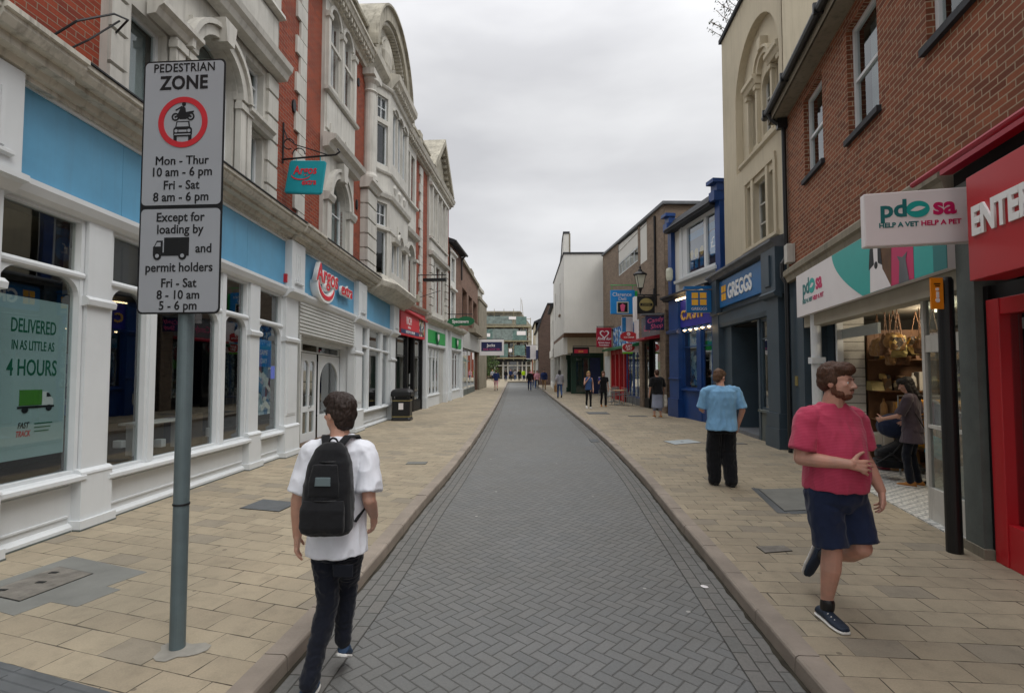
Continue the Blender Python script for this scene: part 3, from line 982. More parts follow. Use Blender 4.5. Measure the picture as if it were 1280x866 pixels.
m.run([(0.3, 11.1), (0.5, 11.12), (0.62, 11.3), (0.74, 11.42), (0.76, 11.6), (0.0, 11.74)], 15.05, 17.65)
u = 15.1
while u < 17.55: m.box(u, u + 0.09, 0.5, 0.66, 11.2, 11.34); u += 0.2
m.build('gable_cornice', 'stone_grey', LB)

# ---- shopfront -------------------------------------------------------------
SF = FL
# pilasters with plinths and fluted fascia blocks
def pilaster(u0, u1, full, d=0.10):
    if not full: d = 0.06
    m = MB(SF)
    m.box(u0, u1, -0.1, d, 0.75, 3.70)
    m.box(u0 + 0.07, u1 - 0.07, d, d + 0.012, 0.98, 2.55) if u1 - u0 > 0.4 else None
    m.box(u0 + 0.09, u1 - 0.09, d + 0.012, d + 0.02, 1.02, 2.5) if u1 - u0 > 0.4 else None
    m.box(u0 - 0.045, u1 + 0.045, -0.1, d + 0.05, 0.15, 0.72); m.run([(0, 0.72), (d + 0.06, 0.72), (d + 0.055, 0.745), (d + 0.01, 0.775), (0, 0.78)], u0 - 0.05, u1 + 0.05)
    m.box(u0 - 0.075, u1 + 0.075, -0.1, d + 0.085, 0.11, 0.22)
    m.run([(0, 2.62), (d + 0.045, 2.64), (d + 0.055, 2.7), (d + 0.01, 2.74), (0, 2.74)], u0 - 0.03, u1 + 0.03)
    if full:
        m.box(u0 - 0.01, u1 + 0.05, -0.1, d + 0.11, 3.74, 4.74)
        m.run([(0, 3.56), (d + 0.02, 3.58), (d + 0.1, 3.66), (d + 0.17, 3.68), (d + 0.17, 3.74), (0, 3.76)], u0 - 0.04, u1 + 0.08)
        c = (u0 + u1) / 2 + 0.02
        for k in (-1, 0, 1): m.box(c + k * 0.09 - 0.022, c + k * 0.09 + 0.022, d + 0.11, d + 0.125, 3.95, 4.5)
        m.run([(d + 0.1, 3.86), (d + 0.16, 3.88), (d + 0.16, 3.91), (d + 0.1, 3.94)], c - 0.18, c + 0.18)
    m.build('pilaster', 'white_joinery', LB)
for a, b, f in ((-5.6, -5.1, 1), (-1.4, -0.9, 1), (2.80, 3.32, 1), (4.31, 4.64, 0), (7.68, 8.00, 0), (8.92, 9.46, 1), (12.95, 13.60, 1), (16.62, 17.25, 1)):
    pilaster(a, b, f)
# fascia panels
for a, b in ((-5.0, -1.45), (-0.8, 2.8), (3.36, 8.92), (9.52, 12.95), (13.68, 16.62)):
    m = MB(SF)
    for p, q in lseg(a, b, 1.25): m.box(p + 0.0025, q - 0.0025, -0.05, 0.06, 3.78, 4.72)
    m.build('fascia', 'fascia_blue', LB)
for a, b in ((-5.0, -1.45), (-0.8, 2.8), (3.36, 8.92), (9.52, 12.95), (13.68, 16.62)):
    m = MB(SF)
    for p, q in lseg(a, b, 0.9):
        m.run([(-0.05, 3.60), (0.06, 3.60), (0.11, 3.64), (0.15, 3.72), (0.15, 3.775), (-0.05, 3.78)], p, q)
        m.box(p, q, -0.05, 0.09, 4.70, 4.762); m.box(p, q, -0.08, -0.05, 3.7, 4.75)
    m.build('fascia_moulding', 'white_joinery', LB)
m = MB(SF); m.box(8.86, 8.95, 0.06, 0.12, 3.86, 4.03); m.build('alarm_box', 'sign_red', LB)

each(SF, [(a, b, -0.05, d_, 0.105, 0.128) for a, b, d_ in ((3.42, 4.22, 0.055), (4.72, 7.6, 0.055), (8.08, 8.84, 0.055), (13.7, 16.5, 0.055), (2.72, 3.40, 0.19), (4.23, 4.72, 0.15), (7.6, 8.08, 0.15), (8.84, 9.54, 0.19), (12.87, 13.68, 0.19), (16.54, 17.33, 0.19))], 'base_strip', 'pier_grey', LB)
# glazed bays: (u0, u1, mullions)
def glazed(u0, u1, muls, sill=0.70, riser=True, arched=True, transom=2.93):
    m = MB(SF)
    m.run([(-0.1, sill - 0.07), (0.10, sill - 0.07), (0.13, sill - 0.05), (0.13, sill - 0.01), (0.10, sill + 0.01), (-0.1, sill + 0.03)], u0 - 0.02, u1 + 0.02)
    m.build('sill', 'white_joinery', LB)
    m = MB(SF)
    m.box(u0, u1, -0.08, 0.0, 0.11, sill - 0.06)
    m.run([(0, 0.11), (0.05, 0.11), (0.05, 0.16), (0.02, 0.19), (0, 0.2)], u0, u1)
    m.run([(0, sill - 0.13), (0.018, sill - 0.13), (0.018, sill - 0.11), (0, sill - 0.10)], u0 + 0.08, u1 - 0.08)
    m.run([(0, 0.26), (0.018, 0.265), (0.018, 0.285), (0, 0.29)], u0 + 0.08, u1 - 0.08)
    m.build('stall_riser', 'white_joinery', LB)
    ed = [u0] + [c for c, w in muls] + [u1]
    ws = [0.05] + [w / 2 for c, w in muls] + [0.05]
    for k in range(len(ed) - 1):
        a, b = ed[k] + (ws[k] if k else 0), ed[k + 1] - (ws[k + 1] if k + 1 < len(ed) - 1 else 0)
        m = MB(SF)
        f = 0.045
        m.box(a, a + f, -0.09, 0.02, sill + 0.02, 3.6); m.box(b - f, b, -0.09, 0.02, sill + 0.02, 3.6)
        m.box(a + f, b - f, -0.09, 0.016, sill + 0.02, sill + 0.05); m.box(a + f, b - f, -0.09, 0.016, 3.56, 3.6)
        m.tube([(a, 0.0, transom + 0.03), (b, 0.0, transom + 0.03)], 0.045, 10)
        m.box(a + f, b - f, -0.09, -0.005, transom - 0.015, transom + 0.075)
        if arched:
            # rounded upper corners
            r = min(0.2, (b - a) / 2 - f)
            for (cx, sx) in ((a + f, 1), (b - f, -1)):
                pts = [(cx, transom - 0.01)]
                for q in range(7):
                    t = PI / 2 * q / 6
                    pts.append((cx + sx * (r - r * math.sin(t)), transom - 0.01 - (r - r * math.cos(t))))
                m.prism(pts, -0.085, 0.01)
        w = m.build('window', 'white_joinery', LB)
        for zz0, zz1 in ((sill + 0.04, transom - 0.01), (transom + 0.07, 3.57)):
            p = MB(SF); p.box(a + f * 0.5, b - f * 0.5, -0.06, -0.05, zz0, zz1); p.build('pane', 'shop_glass', w)
    for c, wd in muls:
        m = MB(SF); m.box(c - wd / 2, c + wd / 2, -0.09, 0.05, sill + 0.02, 3.6); m.build('mullion', 'white_joinery', LB)
glazed(-5.0, -1.5, [(-3.2, 0.1)]); glazed(-0.8, 2.78, [(1.2, 0.1)])
glazed(3.34, 4.30, [], 0.72)
glazed(4.66, 7.67, [(5.36, 0.1), (6.92, 0.1)], 0.66)
glazed(8.02, 8.92, [], 0.66)
glazed(13.66, 16.62, [(14.35, 0.09), (15.75, 0.09)], 0.66, arched=False)

# shop interior
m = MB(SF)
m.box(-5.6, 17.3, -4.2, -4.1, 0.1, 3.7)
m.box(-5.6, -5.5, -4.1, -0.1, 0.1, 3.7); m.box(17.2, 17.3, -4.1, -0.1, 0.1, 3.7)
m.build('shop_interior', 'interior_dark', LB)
m = MB(SF); m.box(-5.5, 17.2, -4.1, -0.1, 3.62, 3.69); m.build('shop_ceiling', 'interior_mid', LB)
m = MB(SF); m.box(-5.5, 17.2, -4.1, -0.1, 0.1, 0.16); m.build('shop_floor', 'floor_wood', LB)
m = MB(SF)
pass
each(SF, [(3.4, 4.5, -1.25, -1.2, 2.9, 3.55), (5.0, 5.06, -0.9, -0.84, 2.9, 3.6), (3.62, 3.67, -0.6, -0.55, 2.6, 3.6)], 'window_display_frame', 'interior_pale', LB)
m = MB(SF); m.box(3.2, 3.9, -0.8, -0.7, 3.28, 3.33); m.build('strip_lamp', 'shop_lamp', LB)
# display goods in the middle window
m = MB(SF)
m.box(4.9, 7.6, -0.75, -0.72, 0.16, 1.15); m.build('display_back', 'floor_wood', LB)
for (u, w, z0, h, mt, dd) in ((4.98, 0.16, 1.2, 0.16, 'board_white', -0.5), (5.12, 0.12, 0.75, 0.13, 'sign_red', -0.45), (5.65, 0.2, 0.72, 0.32, 'board_white', -0.3), (6.5, 0.34, 0.75, 0.42, 'door_blue', -0.5), (5.3, 0.08, 0.86, 0.1, 'board_white', -0.3), (6.1, 0.1, 0.75, 0.12, 'board_white', -0.35), (7.3, 0.12, 0.75, 0.16, 'board_white', -0.35)):
    mm = MB(SF); mm.box(u, u + w, dd - 0.12, dd, z0, z0 + h); mm.build('display_pack', mt, LB, bevel=0.008)
m = MB(SF); m.box(5.6, 6.55, -0.6, -0.3, 1.13, 1.16); m.box(5.62, 5.65, -0.5, -0.4, 0.7, 1.13); m.box(6.5, 6.53, -0.5, -0.4, 0.7, 1.13); m.build('display_shelf', 'board_white', LB)
m = MB(SF); m.box(4.9, 6.6, -2.2, -2.15, 1.2, 2.2); m.build('display_panel', 'poster_mix_blue', LB)

# delivery poster in the first window
m = MB(SF); m.box(3.43, 4.24, -0.10, -0.094, 0.98, 2.63); PO = m.build('poster', 'poster_teal', LB)
def ptx(b, z, s, mt, u=3.86, **k): text(SF, b, u, z, s, mt, PO, -0.093, ext=0.001, **k)
ptx('DELIVERED', 2.27, 0.2, 'poster_green', xs=0.50, fat=0.012)
ptx('IN AS LITTLE AS', 2.09, 0.14, 'poster_green', xs=0.47, fat=0.008)
ptx('4 HOURS', 1.83, 0.235, 'poster_green', xs=0.56, fat=0.014)
m = MB(SF)
m.box(3.73, 3.97, -0.093, -0.089, 1.52, 1.68); m.build('van_picture', 'van_green', PO)
m = MB(SF); m.prism([(3.975, 1.515), (3.975, 1.66), (4.03, 1.66), (4.075, 1.60), (4.10, 1.575), (4.10, 1.515)], -0.093, -0.0895); m.build('van_picture', 'white_vinyl', PO)
m = MB(SF); m.disc(3.79, 1.475, 0.034, -0.091, -0.087, 14); m.disc(4.05, 1.485, 0.034, -0.091, -0.087, 14); m.box(3.71, 4.11, -0.0905, -0.0885, 1.49, 1.512); m.prism([(4.02, 1.60), (4.02, 1.65), (4.045, 1.645), (4.075, 1.605)], -0.0893, -0.088); m.build('van_picture', 'ink_black', PO)
ptx('FAST', 1.29, 0.085, 'ink_black', u=3.78, xs=0.62, shear=0.25, fat=0.015); ptx('TRACK', 1.205, 0.085, 'argos_red', u=3.78, xs=0.55, shear=0.25, fat=0.015)
for k, z in enumerate((1.32, 1.28, 1.24)):
    mm = MB(SF); mm.box(3.90, 4.10 - 0.02 * k, -0.093, -0.091, z, z + 0.012); mm.build('small_print', 'poster_green', PO)
# second poster beside the door
m = MB(SF); m.box(8.2, 8.76, -0.12, -0.114, 1.05, 2.6); P2 = m.build('poster', 'poster_mix_pale', LB)
m = MB(SF); m.box(8.2, 8.76, -0.113, -0.110, 2.05, 2.62); m.build('poster_head', 'sky_sign', P2)
text(SF, 'SAME', 8.48, 2.3, 0.15, 'white_vinyl', P2, -0.109, ext=0.001, xs=0.8); text(SF, 'DAY', 8.48, 2.12, 0.15, 'white_vinyl', P2, -0.109, ext=0.001, xs=0.8)

# ---- entrance: recess, doors, roller shutter
m = MB(SF)
m.box(9.58, 13.04, -0.12, 0.05, 2.86, 3.6)
for k in range(9):
    z = 2.88 + k * 0.08
    m.run([(0.05, z), (0.075, z + 0.012), (0.08, z + 0.04), (0.07, z + 0.065), (0.05, z + 0.074)], 9.6, 13.02)
m.build('roller_shutter', 'shutter_grey', LB)
each(SF, [(9.57, 9.63, -0.05, 0.10, 0.12, 2.86), (13.0, 13.05, -0.05, 0.10, 0.12, 2.86)], 'shutter_rail', 'shutter_grey', LB)
RD = -0.34
m = MB(SF)
m.box(9.57, 9.62, RD, -0.1, 0.12, 3.0); m.box(13.0, 13.05, RD, -0.1, 0.12, 3.0); m.box(9.57, 13.05, RD - 0.1, -0.13, 2.78, 2.86)
m.build('entrance_reveal', 'white_joinery', LB)
m = MB(SF); m.box(9.57, 13.05, RD - 0.2, 0.06, 0.11, 0.135); m.build('threshold', 'concrete', LB)
def door(u0, u1, name='door', solid=True):
    m = MB(SF)
    f = 0.11
    holes = [(u0 + f, (u0 + u1) / 2 - 0.04, 1.05, 2.3), ((u0 + u1) / 2 + 0.04, u1 - f, 1.05, 2.3), (u0 + f, (u0 + u1) / 2 - 0.04, 0.35, 0.9), ((u0 + u1) / 2 + 0.04, u1 - f, 0.35, 0.9)] if solid else [(u0 + f, u1 - f, 0.75, 2.3)]
    m.wall(u0, u1, 0.14, 2.5, holes, RD, 0.06)
    for h in holes:
        if h[3] > 2: m.arch(h[0], h[1], h[3] - (h[1] - h[0]) / 2, h[3] + 0.001, RD - 0.05, RD + 0.004)
    d = m.build(name, 'white_joinery', LB)
    p = MB(SF)
    for h in holes: p.box(h[0], h[1], RD - 0.035, RD - 0.028, h[2], h[3])
    p.build('pane', 'shop_glass', d)
    if solid:
        h = MB(SF); h.tube([((u0 + u1) / 2, RD, 1.0), ((u0 + u1) / 2, RD + 0.06, 1.02), ((u0 + u1) / 2, RD + 0.06, 1.32), ((u0 + u1) / 2, RD, 1.34)], 0.014); h.build('handle', 'steel', d)
door(9.64, 10.55); door(10.6, 11.45); door(11.55, 12.98, 'entrance_window', False)
window(SF, LB, 9.64, 12.98, 2.52, 2.78, RD, fw=0.04, vb=(0.3, 0.57))
m = MB(SF); m.box(11.8, 12.6, -2.0, -1.95, 1.8, 2.2); m.build('display_screen', 'screen_blue', LB)

# ---- fascia letters: red with white outline, and the smile under them
AG = MB(SF)
au = 10.05
ar_pts = []
text(SF, 'Argos', au - 0.02, 4.17, 0.60, 'white_vinyl', LB, 0.14, align='LEFT', ext=0.05, fat=0.045, xs=0.86, shear=0.12, name='shop_letters')
text(SF, 'Argos', au - 0.02, 4.17, 0.60, 'argos_red', LB, 0.245, align='LEFT', ext=0.004, fat=0.012, xs=0.86, shear=0.12, name='shop_letters')
text(SF, 'extra', au + 1.55, 4.14, 0.44, 'white_vinyl', LB, 0.14, align='LEFT', ext=0.03, fat=0.045, xs=0.86, shear=0.2, name='shop_letters')
text(SF, 'extra', au + 1.55, 4.14, 0.44, 'argos_red', LB, 0.205, align='LEFT', ext=0.004, fat=0.012, xs=0.86, shear=0.2, name='shop_letters')
def smile(fr, cu, cz, r, t, d0, d1, mat, par, grow=0.0, q=0.62):
    n = 20; out = []; inn = []
    for k in range(n + 1):
        a = R(188 + 152 * k / n)
        th = t * math.sin(PI * k / n) ** 0.8
        out.append((cu + (r + grow + th) * math.cos(a), cz + (r + grow + th) * q * math.sin(a)))
        inn.append((cu + (r - grow) * math.cos(a), cz + (r - grow) * q * math.sin(a)))
    m = MB(fr)
    for k in range(n): m.prism([out[k], out[k + 1], inn[k + 1], inn[k]], d0, d1)
    m.build('smile_mark', mat, par)
smile(SF, 10.62, 4.23, 0.46, 0.16, 0.06, 0.235, 'white_vinyl', LB, 0.05, 0.75)
smile(SF, 10.62, 4.23, 0.46, 0.13, 0.06, 0.25, 'argos_red', LB, 0.0, 0.75)

# cables and small things fixed to the brick
m = MB(FL)
m.tube([(3.75, 0.02, 5.35), (3.85, 0.25, 5.62), (4.15, 0.40, 5.92), (4.42, 0.34, 6.05), (4.5, 0.12, 5.95), (4.5, 0.0, 5.9)], 0.012, 6)
m.tube([(3.9, 0.02, 5.3), (4.05, 0.2, 5.55), (4.3, 0.34, 5.95)], 0.010, 6)
m.tube([(3.7, 0.0, 5.32), (3.7, 0.1, 5.36), (3.82, 0.14, 5.30), (3.95, 0.05, 5.26)], 0.03, 6)
tag(m.build('lamp_bracket', 'dark_iron'), 'bent iron lamp bracket with frayed cable on the brick above the cornice', 'bracket')
for (u, z) in ((9.25, 7.6), (13.2, 10.3), (13.2, 6.9)):
    m = MB(FL); m.disc(u, z, 0.07, 0.0, 0.04, 12, 0.13); m.build('wall_plate', 'dark_iron', LB)

# hanging shop sign
HF = Frame(FL.P(8.82, 0, 0), FL.P(8.82, 3, 0), 1)     # runs out from the wall
HF.n = -FL.t
HS = thing('hanging_sign', FL.P(8.82, 0.55, 5.4), 'turquoise square shop sign hanging from a scrolled black iron bracket on the brick wall', 'sign')
m = MB(HF)
m.tube([(0.02, 0, 6.10), (0.02, 0, 6.95)], 0.018); m.tube([(0.0, 0, 6.18), (1.12, 0, 6.26), (1.2, 0, 6.32), (1.16, 0, 6.38)], 0.02)
arcpts = [(0.08 + 0.5 * (1 - math.cos(R(a))), 0, 6.2 + 0.45 * (1 - math.sin(R(a))) ) for a in range(0, 91, 10)]
m.tube([(0.02, 0, 6.85), (0.10, 0, 6.62), (0.28, 0, 6.48), (0.6, 0, 6.38), (0.95, 0, 6.26)], 0.012)
m.tube([(0.14 + 0.11 * math.cos(R(a)), 0, 6.5 + 0.11 * math.sin(R(a))) for a in range(0, 330, 30)], 0.012)
m.tube([(0.35 + 0.13 * math.cos(R(a)), 0, 6.28 + 0.13 * math.sin(R(a))) for a in range(0, 200, 25)], 0.012)
m.build('bracket', 'dark_iron', HS)
m = MB(HF); m.prism([(0.10, 5.50), (0.82, 5.47), (0.90, 6.10), (0.20, 6.12)], -0.03, 0.03); bd = m.build('sign_board', 'argos_teal', HS)
m = MB(HF)
for a, b in (((0.10, 5.50), (0.82, 5.47)), ((0.82, 5.47), (0.90, 6.10)), ((0.90, 6.10), (0.20, 6.12)), ((0.20, 6.12), (0.10, 5.50))):
    m.tube([(a[0], 0, a[1]), (b[0], 0, b[1])], 0.034, 6)
m.tube([(0.3, 0, 6.12), (0.3, 0, 6.22)], 0.01); m.tube([(0.8, 0, 6.11), (0.8, 0, 6.24)], 0.01)
m.build('sign_frame', 'argos_teal', HS)
text(HF, 'Argos', 0.50, 5.86, 0.24, 'argos_red', bd, 0.031, ext=0.003, fat=0.02, xs=0.82, shear=0.12, mirror=1)
text(HF, 'extra', 0.58, 5.64, 0.17, 'argos_red', bd, 0.031, ext=0.003, fat=0.02, xs=0.82, shear=0.2, mirror=1)
smile(HF, 0.42, 5.86, 0.2, 0.05, 0.031, 0.037, 'argos_red', bd, 0.0, 0.5)
# ================================================================== LEFT: second brick building with the triangular gable
F2 = Frame((-4.36, 19.0), (-3.62, 29.0), 1)
L2 = thing('brick_building', F2.P(5, -4, 0), 'red brick building with stone bays and triangular gable above red and green shopfronts', 'building')
b2h = [(1.05, 2.0, 4.7, 6.9), (0.95, 1.5, 8.75, 10.7), (1.7, 2.25, 8.75, 10.7)]
g2h = [(5.5, 6.1, 4.7, 7.0), (6.4, 7.3, 4.7, 7.0), (7.6, 8.2, 4.7, 7.0), (5.3, 6.0, 8.2, 10.4), (6.3, 7.0, 8.2, 10.4), (7.3, 8.0, 8.2, 10.4)]
m = MB(F2); m.wall(0, 10.0, 4.4, 11.6, b2h + g2h); m.build('wall', 'brick_orange', L2)
m = MB(F2); m.box(0.1, 9.9, -8, -7.8, 0, 11.5); m.box(0.0, 0.1, -7.8, -0.3, 4.5, 11.5); m.box(9.9, 10, -7.8, -0.02, 0, 11.6); m.build('rear_wall', 'brick_drab', L2)
m = MB(F2); m.box(0.1, 9.9, -7.8, -0.1, 11.55, 11.62); m.build('roof', 'slate', L2)
m = MB(F2); m.box(0.1, 9.9, -1.4, -1.3, 4.5, 11.5); m.build('room', 'interior_mid', L2)
for a, b, hs in ((0.72, 2.5, b2h), (4.85, 8.9, g2h)):
    m = MB(F2); m.wall(a, b, 4.45, 11.2, hs, 0.10, 0.25)
    for u in (a, b): m.box(u - 0.001, u + 0.001, -0.02, 0.1, 4.45, 11.2)
    m.run([(0.1, 7.25), (0.3, 7.28), (0.34, 7.42), (0.1, 7.5)], a - 0.05, b + 0.05)
    m.run([(0.1, 8.15 - (0 if a > 3 else -0.4)), (0.22, 8.17 - (0 if a > 3 else -0.4)), (0.22, 8.25 - (0 if a > 3 else -0.4)), (0.1, 8.28 - (0 if a > 3 else -0.4))], a, b) if a < 3 else m.run([(0.1, 8.05), (0.22, 8.07), (0.22, 8.14), (0.1, 8.17)], a, b)
    m.box(a + 0.15, b - 0.15, 0.1, 0.14, 7.55, 8.0)
    if a > 3:
        quoin_col(m, a, a + 0.5, 4.5, 7.2, 0.22, 0.38, 0.05); quoin_col(m, b - 0.5, b, 4.5, 7.2, 0.22, 0.38, 0.05)
        for u in (5.15, 6.15, 7.15, 8.1, 8.6): m.box(u, u + 0.13, 0.1, 0.22, 8.2, 10.6)
        m.run([(0.1, 10.6), (0.26, 10.62), (0.26, 10.74), (0.1, 10.78)], a, b)
    else:
        m.arch(1.05, 2.0, 6.4, 6.91, -0.1, 0.11); m.band(1.525, 6.4, 0.49, 0.62, 0.1, 0.2)
        for u in (0.8, 2.05): m.box(u, u + 0.2, 0.1, 0.2, 4.5, 6.3); m.run([(0.1, 6.3), (0.28, 6.32), (0.28, 6.42), (0.1, 6.44)], u - 0.05, u + 0.26)
    m.build('stone_bay', 'stone_paint', L2)
m = MB(F2); quoin_col(m, 3.45, 3.85, 4.5, 11.0, 0.06, 0.4, 0.02, 0.15); quoin_col(m, 9.1, 9.5, 4.5, 11.0, 0.06, 0.4, 0.02, 0.15); m.build('quoins', 'stone_paint', L2)
for h in b2h + g2h: window(F2, L2, h[0], h[1], h[2], h[3], -0.06, fw=0.05, hb=(0.6,))
each(F2, [(h[0] + 0.05, h[1] - 0.05, -0.22, -0.2, h[2] + 0.05, h[3] - 0.02) for h in b2h[:1] + g2h[:3]], 'blind', 'blind_pale', L2)
m = MB(F2); m.run([(0, 11.0), (0.12, 11.02), (0.2, 11.2), (0.34, 11.25), (0.4, 11.42), (0, 11.5)], 0, 10.0)
u = 0.1
while u < 9.9: m.box(u, u + 0.1, 0.1, 0.31, 11.09, 11.24); u += 0.22
m.build('eaves_cornice', 'stone_grey', L2)
m = MB(F2); m.box(0, 5.0, -0.25, 0.08, 11.5, 12.0); m.run([(-0.3, 12.0), (0.14, 12.0), (0.14, 12.1), (-0.3, 12.12)], 0, 5.0); m.box(2.9, 3.4, -0.3, 0.14, 11.5, 12.3); m.build('parapet', 'stone_dirty', L2)
m = MB(F2)
m.prism([(4.7, 11.5), (9.4, 11.5), (7.05, 13.6)], -1.2, 0.1)
for a, b in (((4.55, 11.45), (7.05, 13.75)), ((9.55, 11.45), (7.05, 13.75))):
    m.prism([a, b, (b[0], b[1] - 0.32), (a[0] + (0.4 if a[0] < 7 else -0.4), a[1])], -1.25, 0.42)
for k in range(9):
    for sgn in (-1, 1):
        u = 7.05 + sgn * (0.25 + k * 0.24); z = 13.28 - (0.25 + k * 0.24) * 0.92
        m.box(u - 0.05, u + 0.05, 0.08, 0.3, z - 0.08, z + 0.08)
m.build('gable', 'stone_dirty', L2)
m = MB(F2); m.tube([(0.45, 0.08, 4.5), (0.45, 0.08, 10.9)], 0.05); m.box(0.36, 0.54, 0.02, 0.18, 10.75, 11.0); m.build('drainpipe', 'dark_iron', L2)
m = MB(F2); m.box(2.6, 2.9, 0.02, 0.2, 4.75, 5.05); m.build('alarm_box', 'interior_pale', L2, bevel=0.02)

# ground floor: cornice, red shop, green shop
m = MB(F2); m.run([(0, 4.28), (0.14, 4.28), (0.18, 4.36), (0.3, 4.42), (0.34, 4.5), (0, 4.56)], 0.0, 4.02); m.run([(0, 4.02), (0.14, 4.02), (0.2, 4.14), (0.36, 4.2), (0.4, 4.32), (0, 4.4)], 4.03, 14.4); m.build('cornice', 'stone_grey', L2)
m = MB(F2); m.box(0.12, 4.0, -3.0, -2.9, 0.1, 4.3); m.box(0.12, 10, -3, -0.1, 4.2, 4.25); m.box(4.0, 14.0, -1.6, -1.5, 0.1, 4.2); m.build('shop_interior', 'interior_dark', L2)
m = MB(F2); m.prism([(0.2, 3.2), (3.95, 3.2), (3.95, 4.25), (0.2, 4.25)], 0.0, 0.16); rf = m.build('fascia', 'rich_red', L2)
text(F2, 'RICH', 1.35, 3.66, 0.42, 'board_white', rf, 0.162, xs=0.8, fat=0.01); text(F2, 'fashion', 1.4, 3.5, 0.14, 'board_white', rf, 0.162)
m = MB(F2); m.box(0.25, 2.9, 0.155, 0.165, 3.27, 3.43); m.build('sign_strip', 'door_blue', rf)
text(F2, 'SALE UP TO 70% OFF', 1.55, 3.30, 0.15, 'board_white', rf, 0.166, xs=0.95)
m = MB(F2); m.box(2.95, 3.8, 0.155, 0.164, 3.3, 4.15); m.build('picture', 'goods_mixed', rf)
m = MB(F2); m.tube([(0.5, 0.22, 4.18), (4.1, 0.22, 4.02)], 0.05); m.build('awning_roller', 'rich_red', L2)
for a, b in ((0.0, 0.16), (1.5, 1.68), (2.5, 2.68), (3.86, 4.02)):
    m = MB(F2); m.box(a, b, -0.1, 0.05, 0.11, 3.2); m.build('pilaster', 'ink_black', L2)
for a, b in ((0.18, 1.48), (2.7, 3.84)):
    window(F2, L2, a, b, 0.55, 3.15, 0.0, 'ink_black', 0.05, hb=(0.72,), pane='shop_glass')
    m = MB(F2); m.box(a, b, -0.08, 0.02, 0.11, 0.54); m.build('stall_riser', 'ink_black', L2)
    each(F2, [(a + 0.15 + (k % 2) * 0.4, a + 0.5 + (k % 2) * 0.4, -0.25, -0.24, 0.7 + (k // 2) * 0.55, 1.15 + (k // 2) * 0.55) for k in range(4)], 'window_poster', 'board_white', L2)
m = MB(F2); m.box(1.7, 2.48, -1.0, -0.95, 0.11, 2.4); d = m.build('door', 'ink_black', L2); m = MB(F2); m.tube([(2.35, -0.93, 1.0), (2.35, -0.93, 1.3)], 0.015); m.build('handle', 'steel', d)
for (a, b, fa) in ((4.2, 9.0, 4.32), (9.95, 13.95, 10.1)):
    m = MB(F2)
    m.box(a, b, -0.1, 0.08, 2.95, 4.05)
    m.run([(0.08, 2.95), (0.14, 2.97), (0.16, 3.05), (0.08, 3.1)], a, b)
    for u in (a, b - 0.3): m.box(u - 0.02, u + 0.32, -0.1, 0.16, 0.11, 4.05); m.box(u - 0.06, u + 0.36, -0.1, 0.2, 0.11, 0.6)
    m.build('shopfront_frame', 'white_joinery', L2)
    m = MB(F2); m.box(a + 0.35, b - 0.35, 0.08, 0.11, 3.14, 3.76); gf = m.build('fascia', 'green_fascia', L2)
    m = MB(F2); c = (a + b) / 2; m.prism([(c - 0.3, 3.72), (c + 0.3, 3.72), (c + 0.3, 3.4), (c, 3.1), (c - 0.3, 3.4)], 0.11, 0.2); m.build('shield', 'green_dark', gf)
    m = MB(F2); m.prism([(c - 0.16, 3.62), (c + 0.16, 3.62), (c + 0.16, 3.42), (c, 3.25), (c - 0.16, 3.42)], 0.2, 0.21); m.build('shield_badge', 'board_white', gf)
    we = 7.5 if a < 5 else b - 0.35
    ws = a + 0.35
    n = 4
    for k in range(n):
        p, q = ws + (we - ws) * k / n, ws + (we - ws) * (k + 1) / n
        window(F2, L2, p + 0.02, q - 0.02, 0.65, 2.93, 0.02, fw=0.08, hb=(0.8,), pane='shop_glass')
    m = MB(F2); m.box(ws, we, -0.08, 0.06, 0.11, 0.64); m.run([(0.06, 0.58), (0.1, 0.6), (0.1, 0.65), (0, 0.67)], ws, we); m.build('stall_riser', 'white_joinery', L2)
    if a < 5:
        m = MB(F2); m.box(7.5, 8.7, -0.12, 0.0, 0.11, 2.94); m.box(7.5, 7.56, 0, 0.06, 0.11, 2.94); m.build('side_panel', 'shutter_grey', L2)
m = MB(F2); m.box(9.0, 9.96, -0.2, 0.06, 0.11, 4.05); m.build('pilaster', 'white_joinery', L2)

# ================================================================== LEFT: narrow brick house, brown flat-roofed block, stone pier
F3 = Frame((-3.62, 29.0), (-3.3, 33.0), 1)
L3 = thing('brick_house', F3.P(2, -4, 0), 'narrow brick house with a white plaster window strip and dark gutter beside the brown block', 'building')
h3 = [(0.45, 1.45, 4.7, 6.4), (0.45, 1.45, 7.0, 8.4)]
m = MB(F3); m.wall(0, 4.0, 4.2, 9.2, h3); m.box(0, 4.0, -7, -6.8, 0, 9.2); m.box(3.9, 4.0, -6.8, -0.02, 0, 9.2); m.box(0, 0.1, -6.8, -0.02, 4.2, 9.2); m.build('wall', 'brick_pink', L3)
m = MB(F3); m.wall(0.12, 1.8, 4.25, 8.9, h3, 0.08, 0.2); m.run([(0.08, 6.5), (0.2, 6.52), (0.2, 6.62), (0.08, 6.66)], 0.1, 1.85); m.run([(0.08, 8.6), (0.2, 8.62), (0.2, 8.72), (0.08, 8.76)], 0.1, 1.85); m.build('stone_bay', 'white_render', L3)
for h in h3: window(F3, L3, *h, -0.05, hb=(0.5,), vb=(0.5,))
m = MB(F3); m.box(0.1, 3.9, -1.2, -1.1, 4.2, 9.1); m.build('room', 'interior_dark', L3)
m = MB(F3); m.run([(0.35, 9.15), (0.35, 9.3), (-3.5, 10.6), (-6.9, 9.3), (-6.9, 9.2)], 0, 4.0); m.build('roof', 'slate', L3)
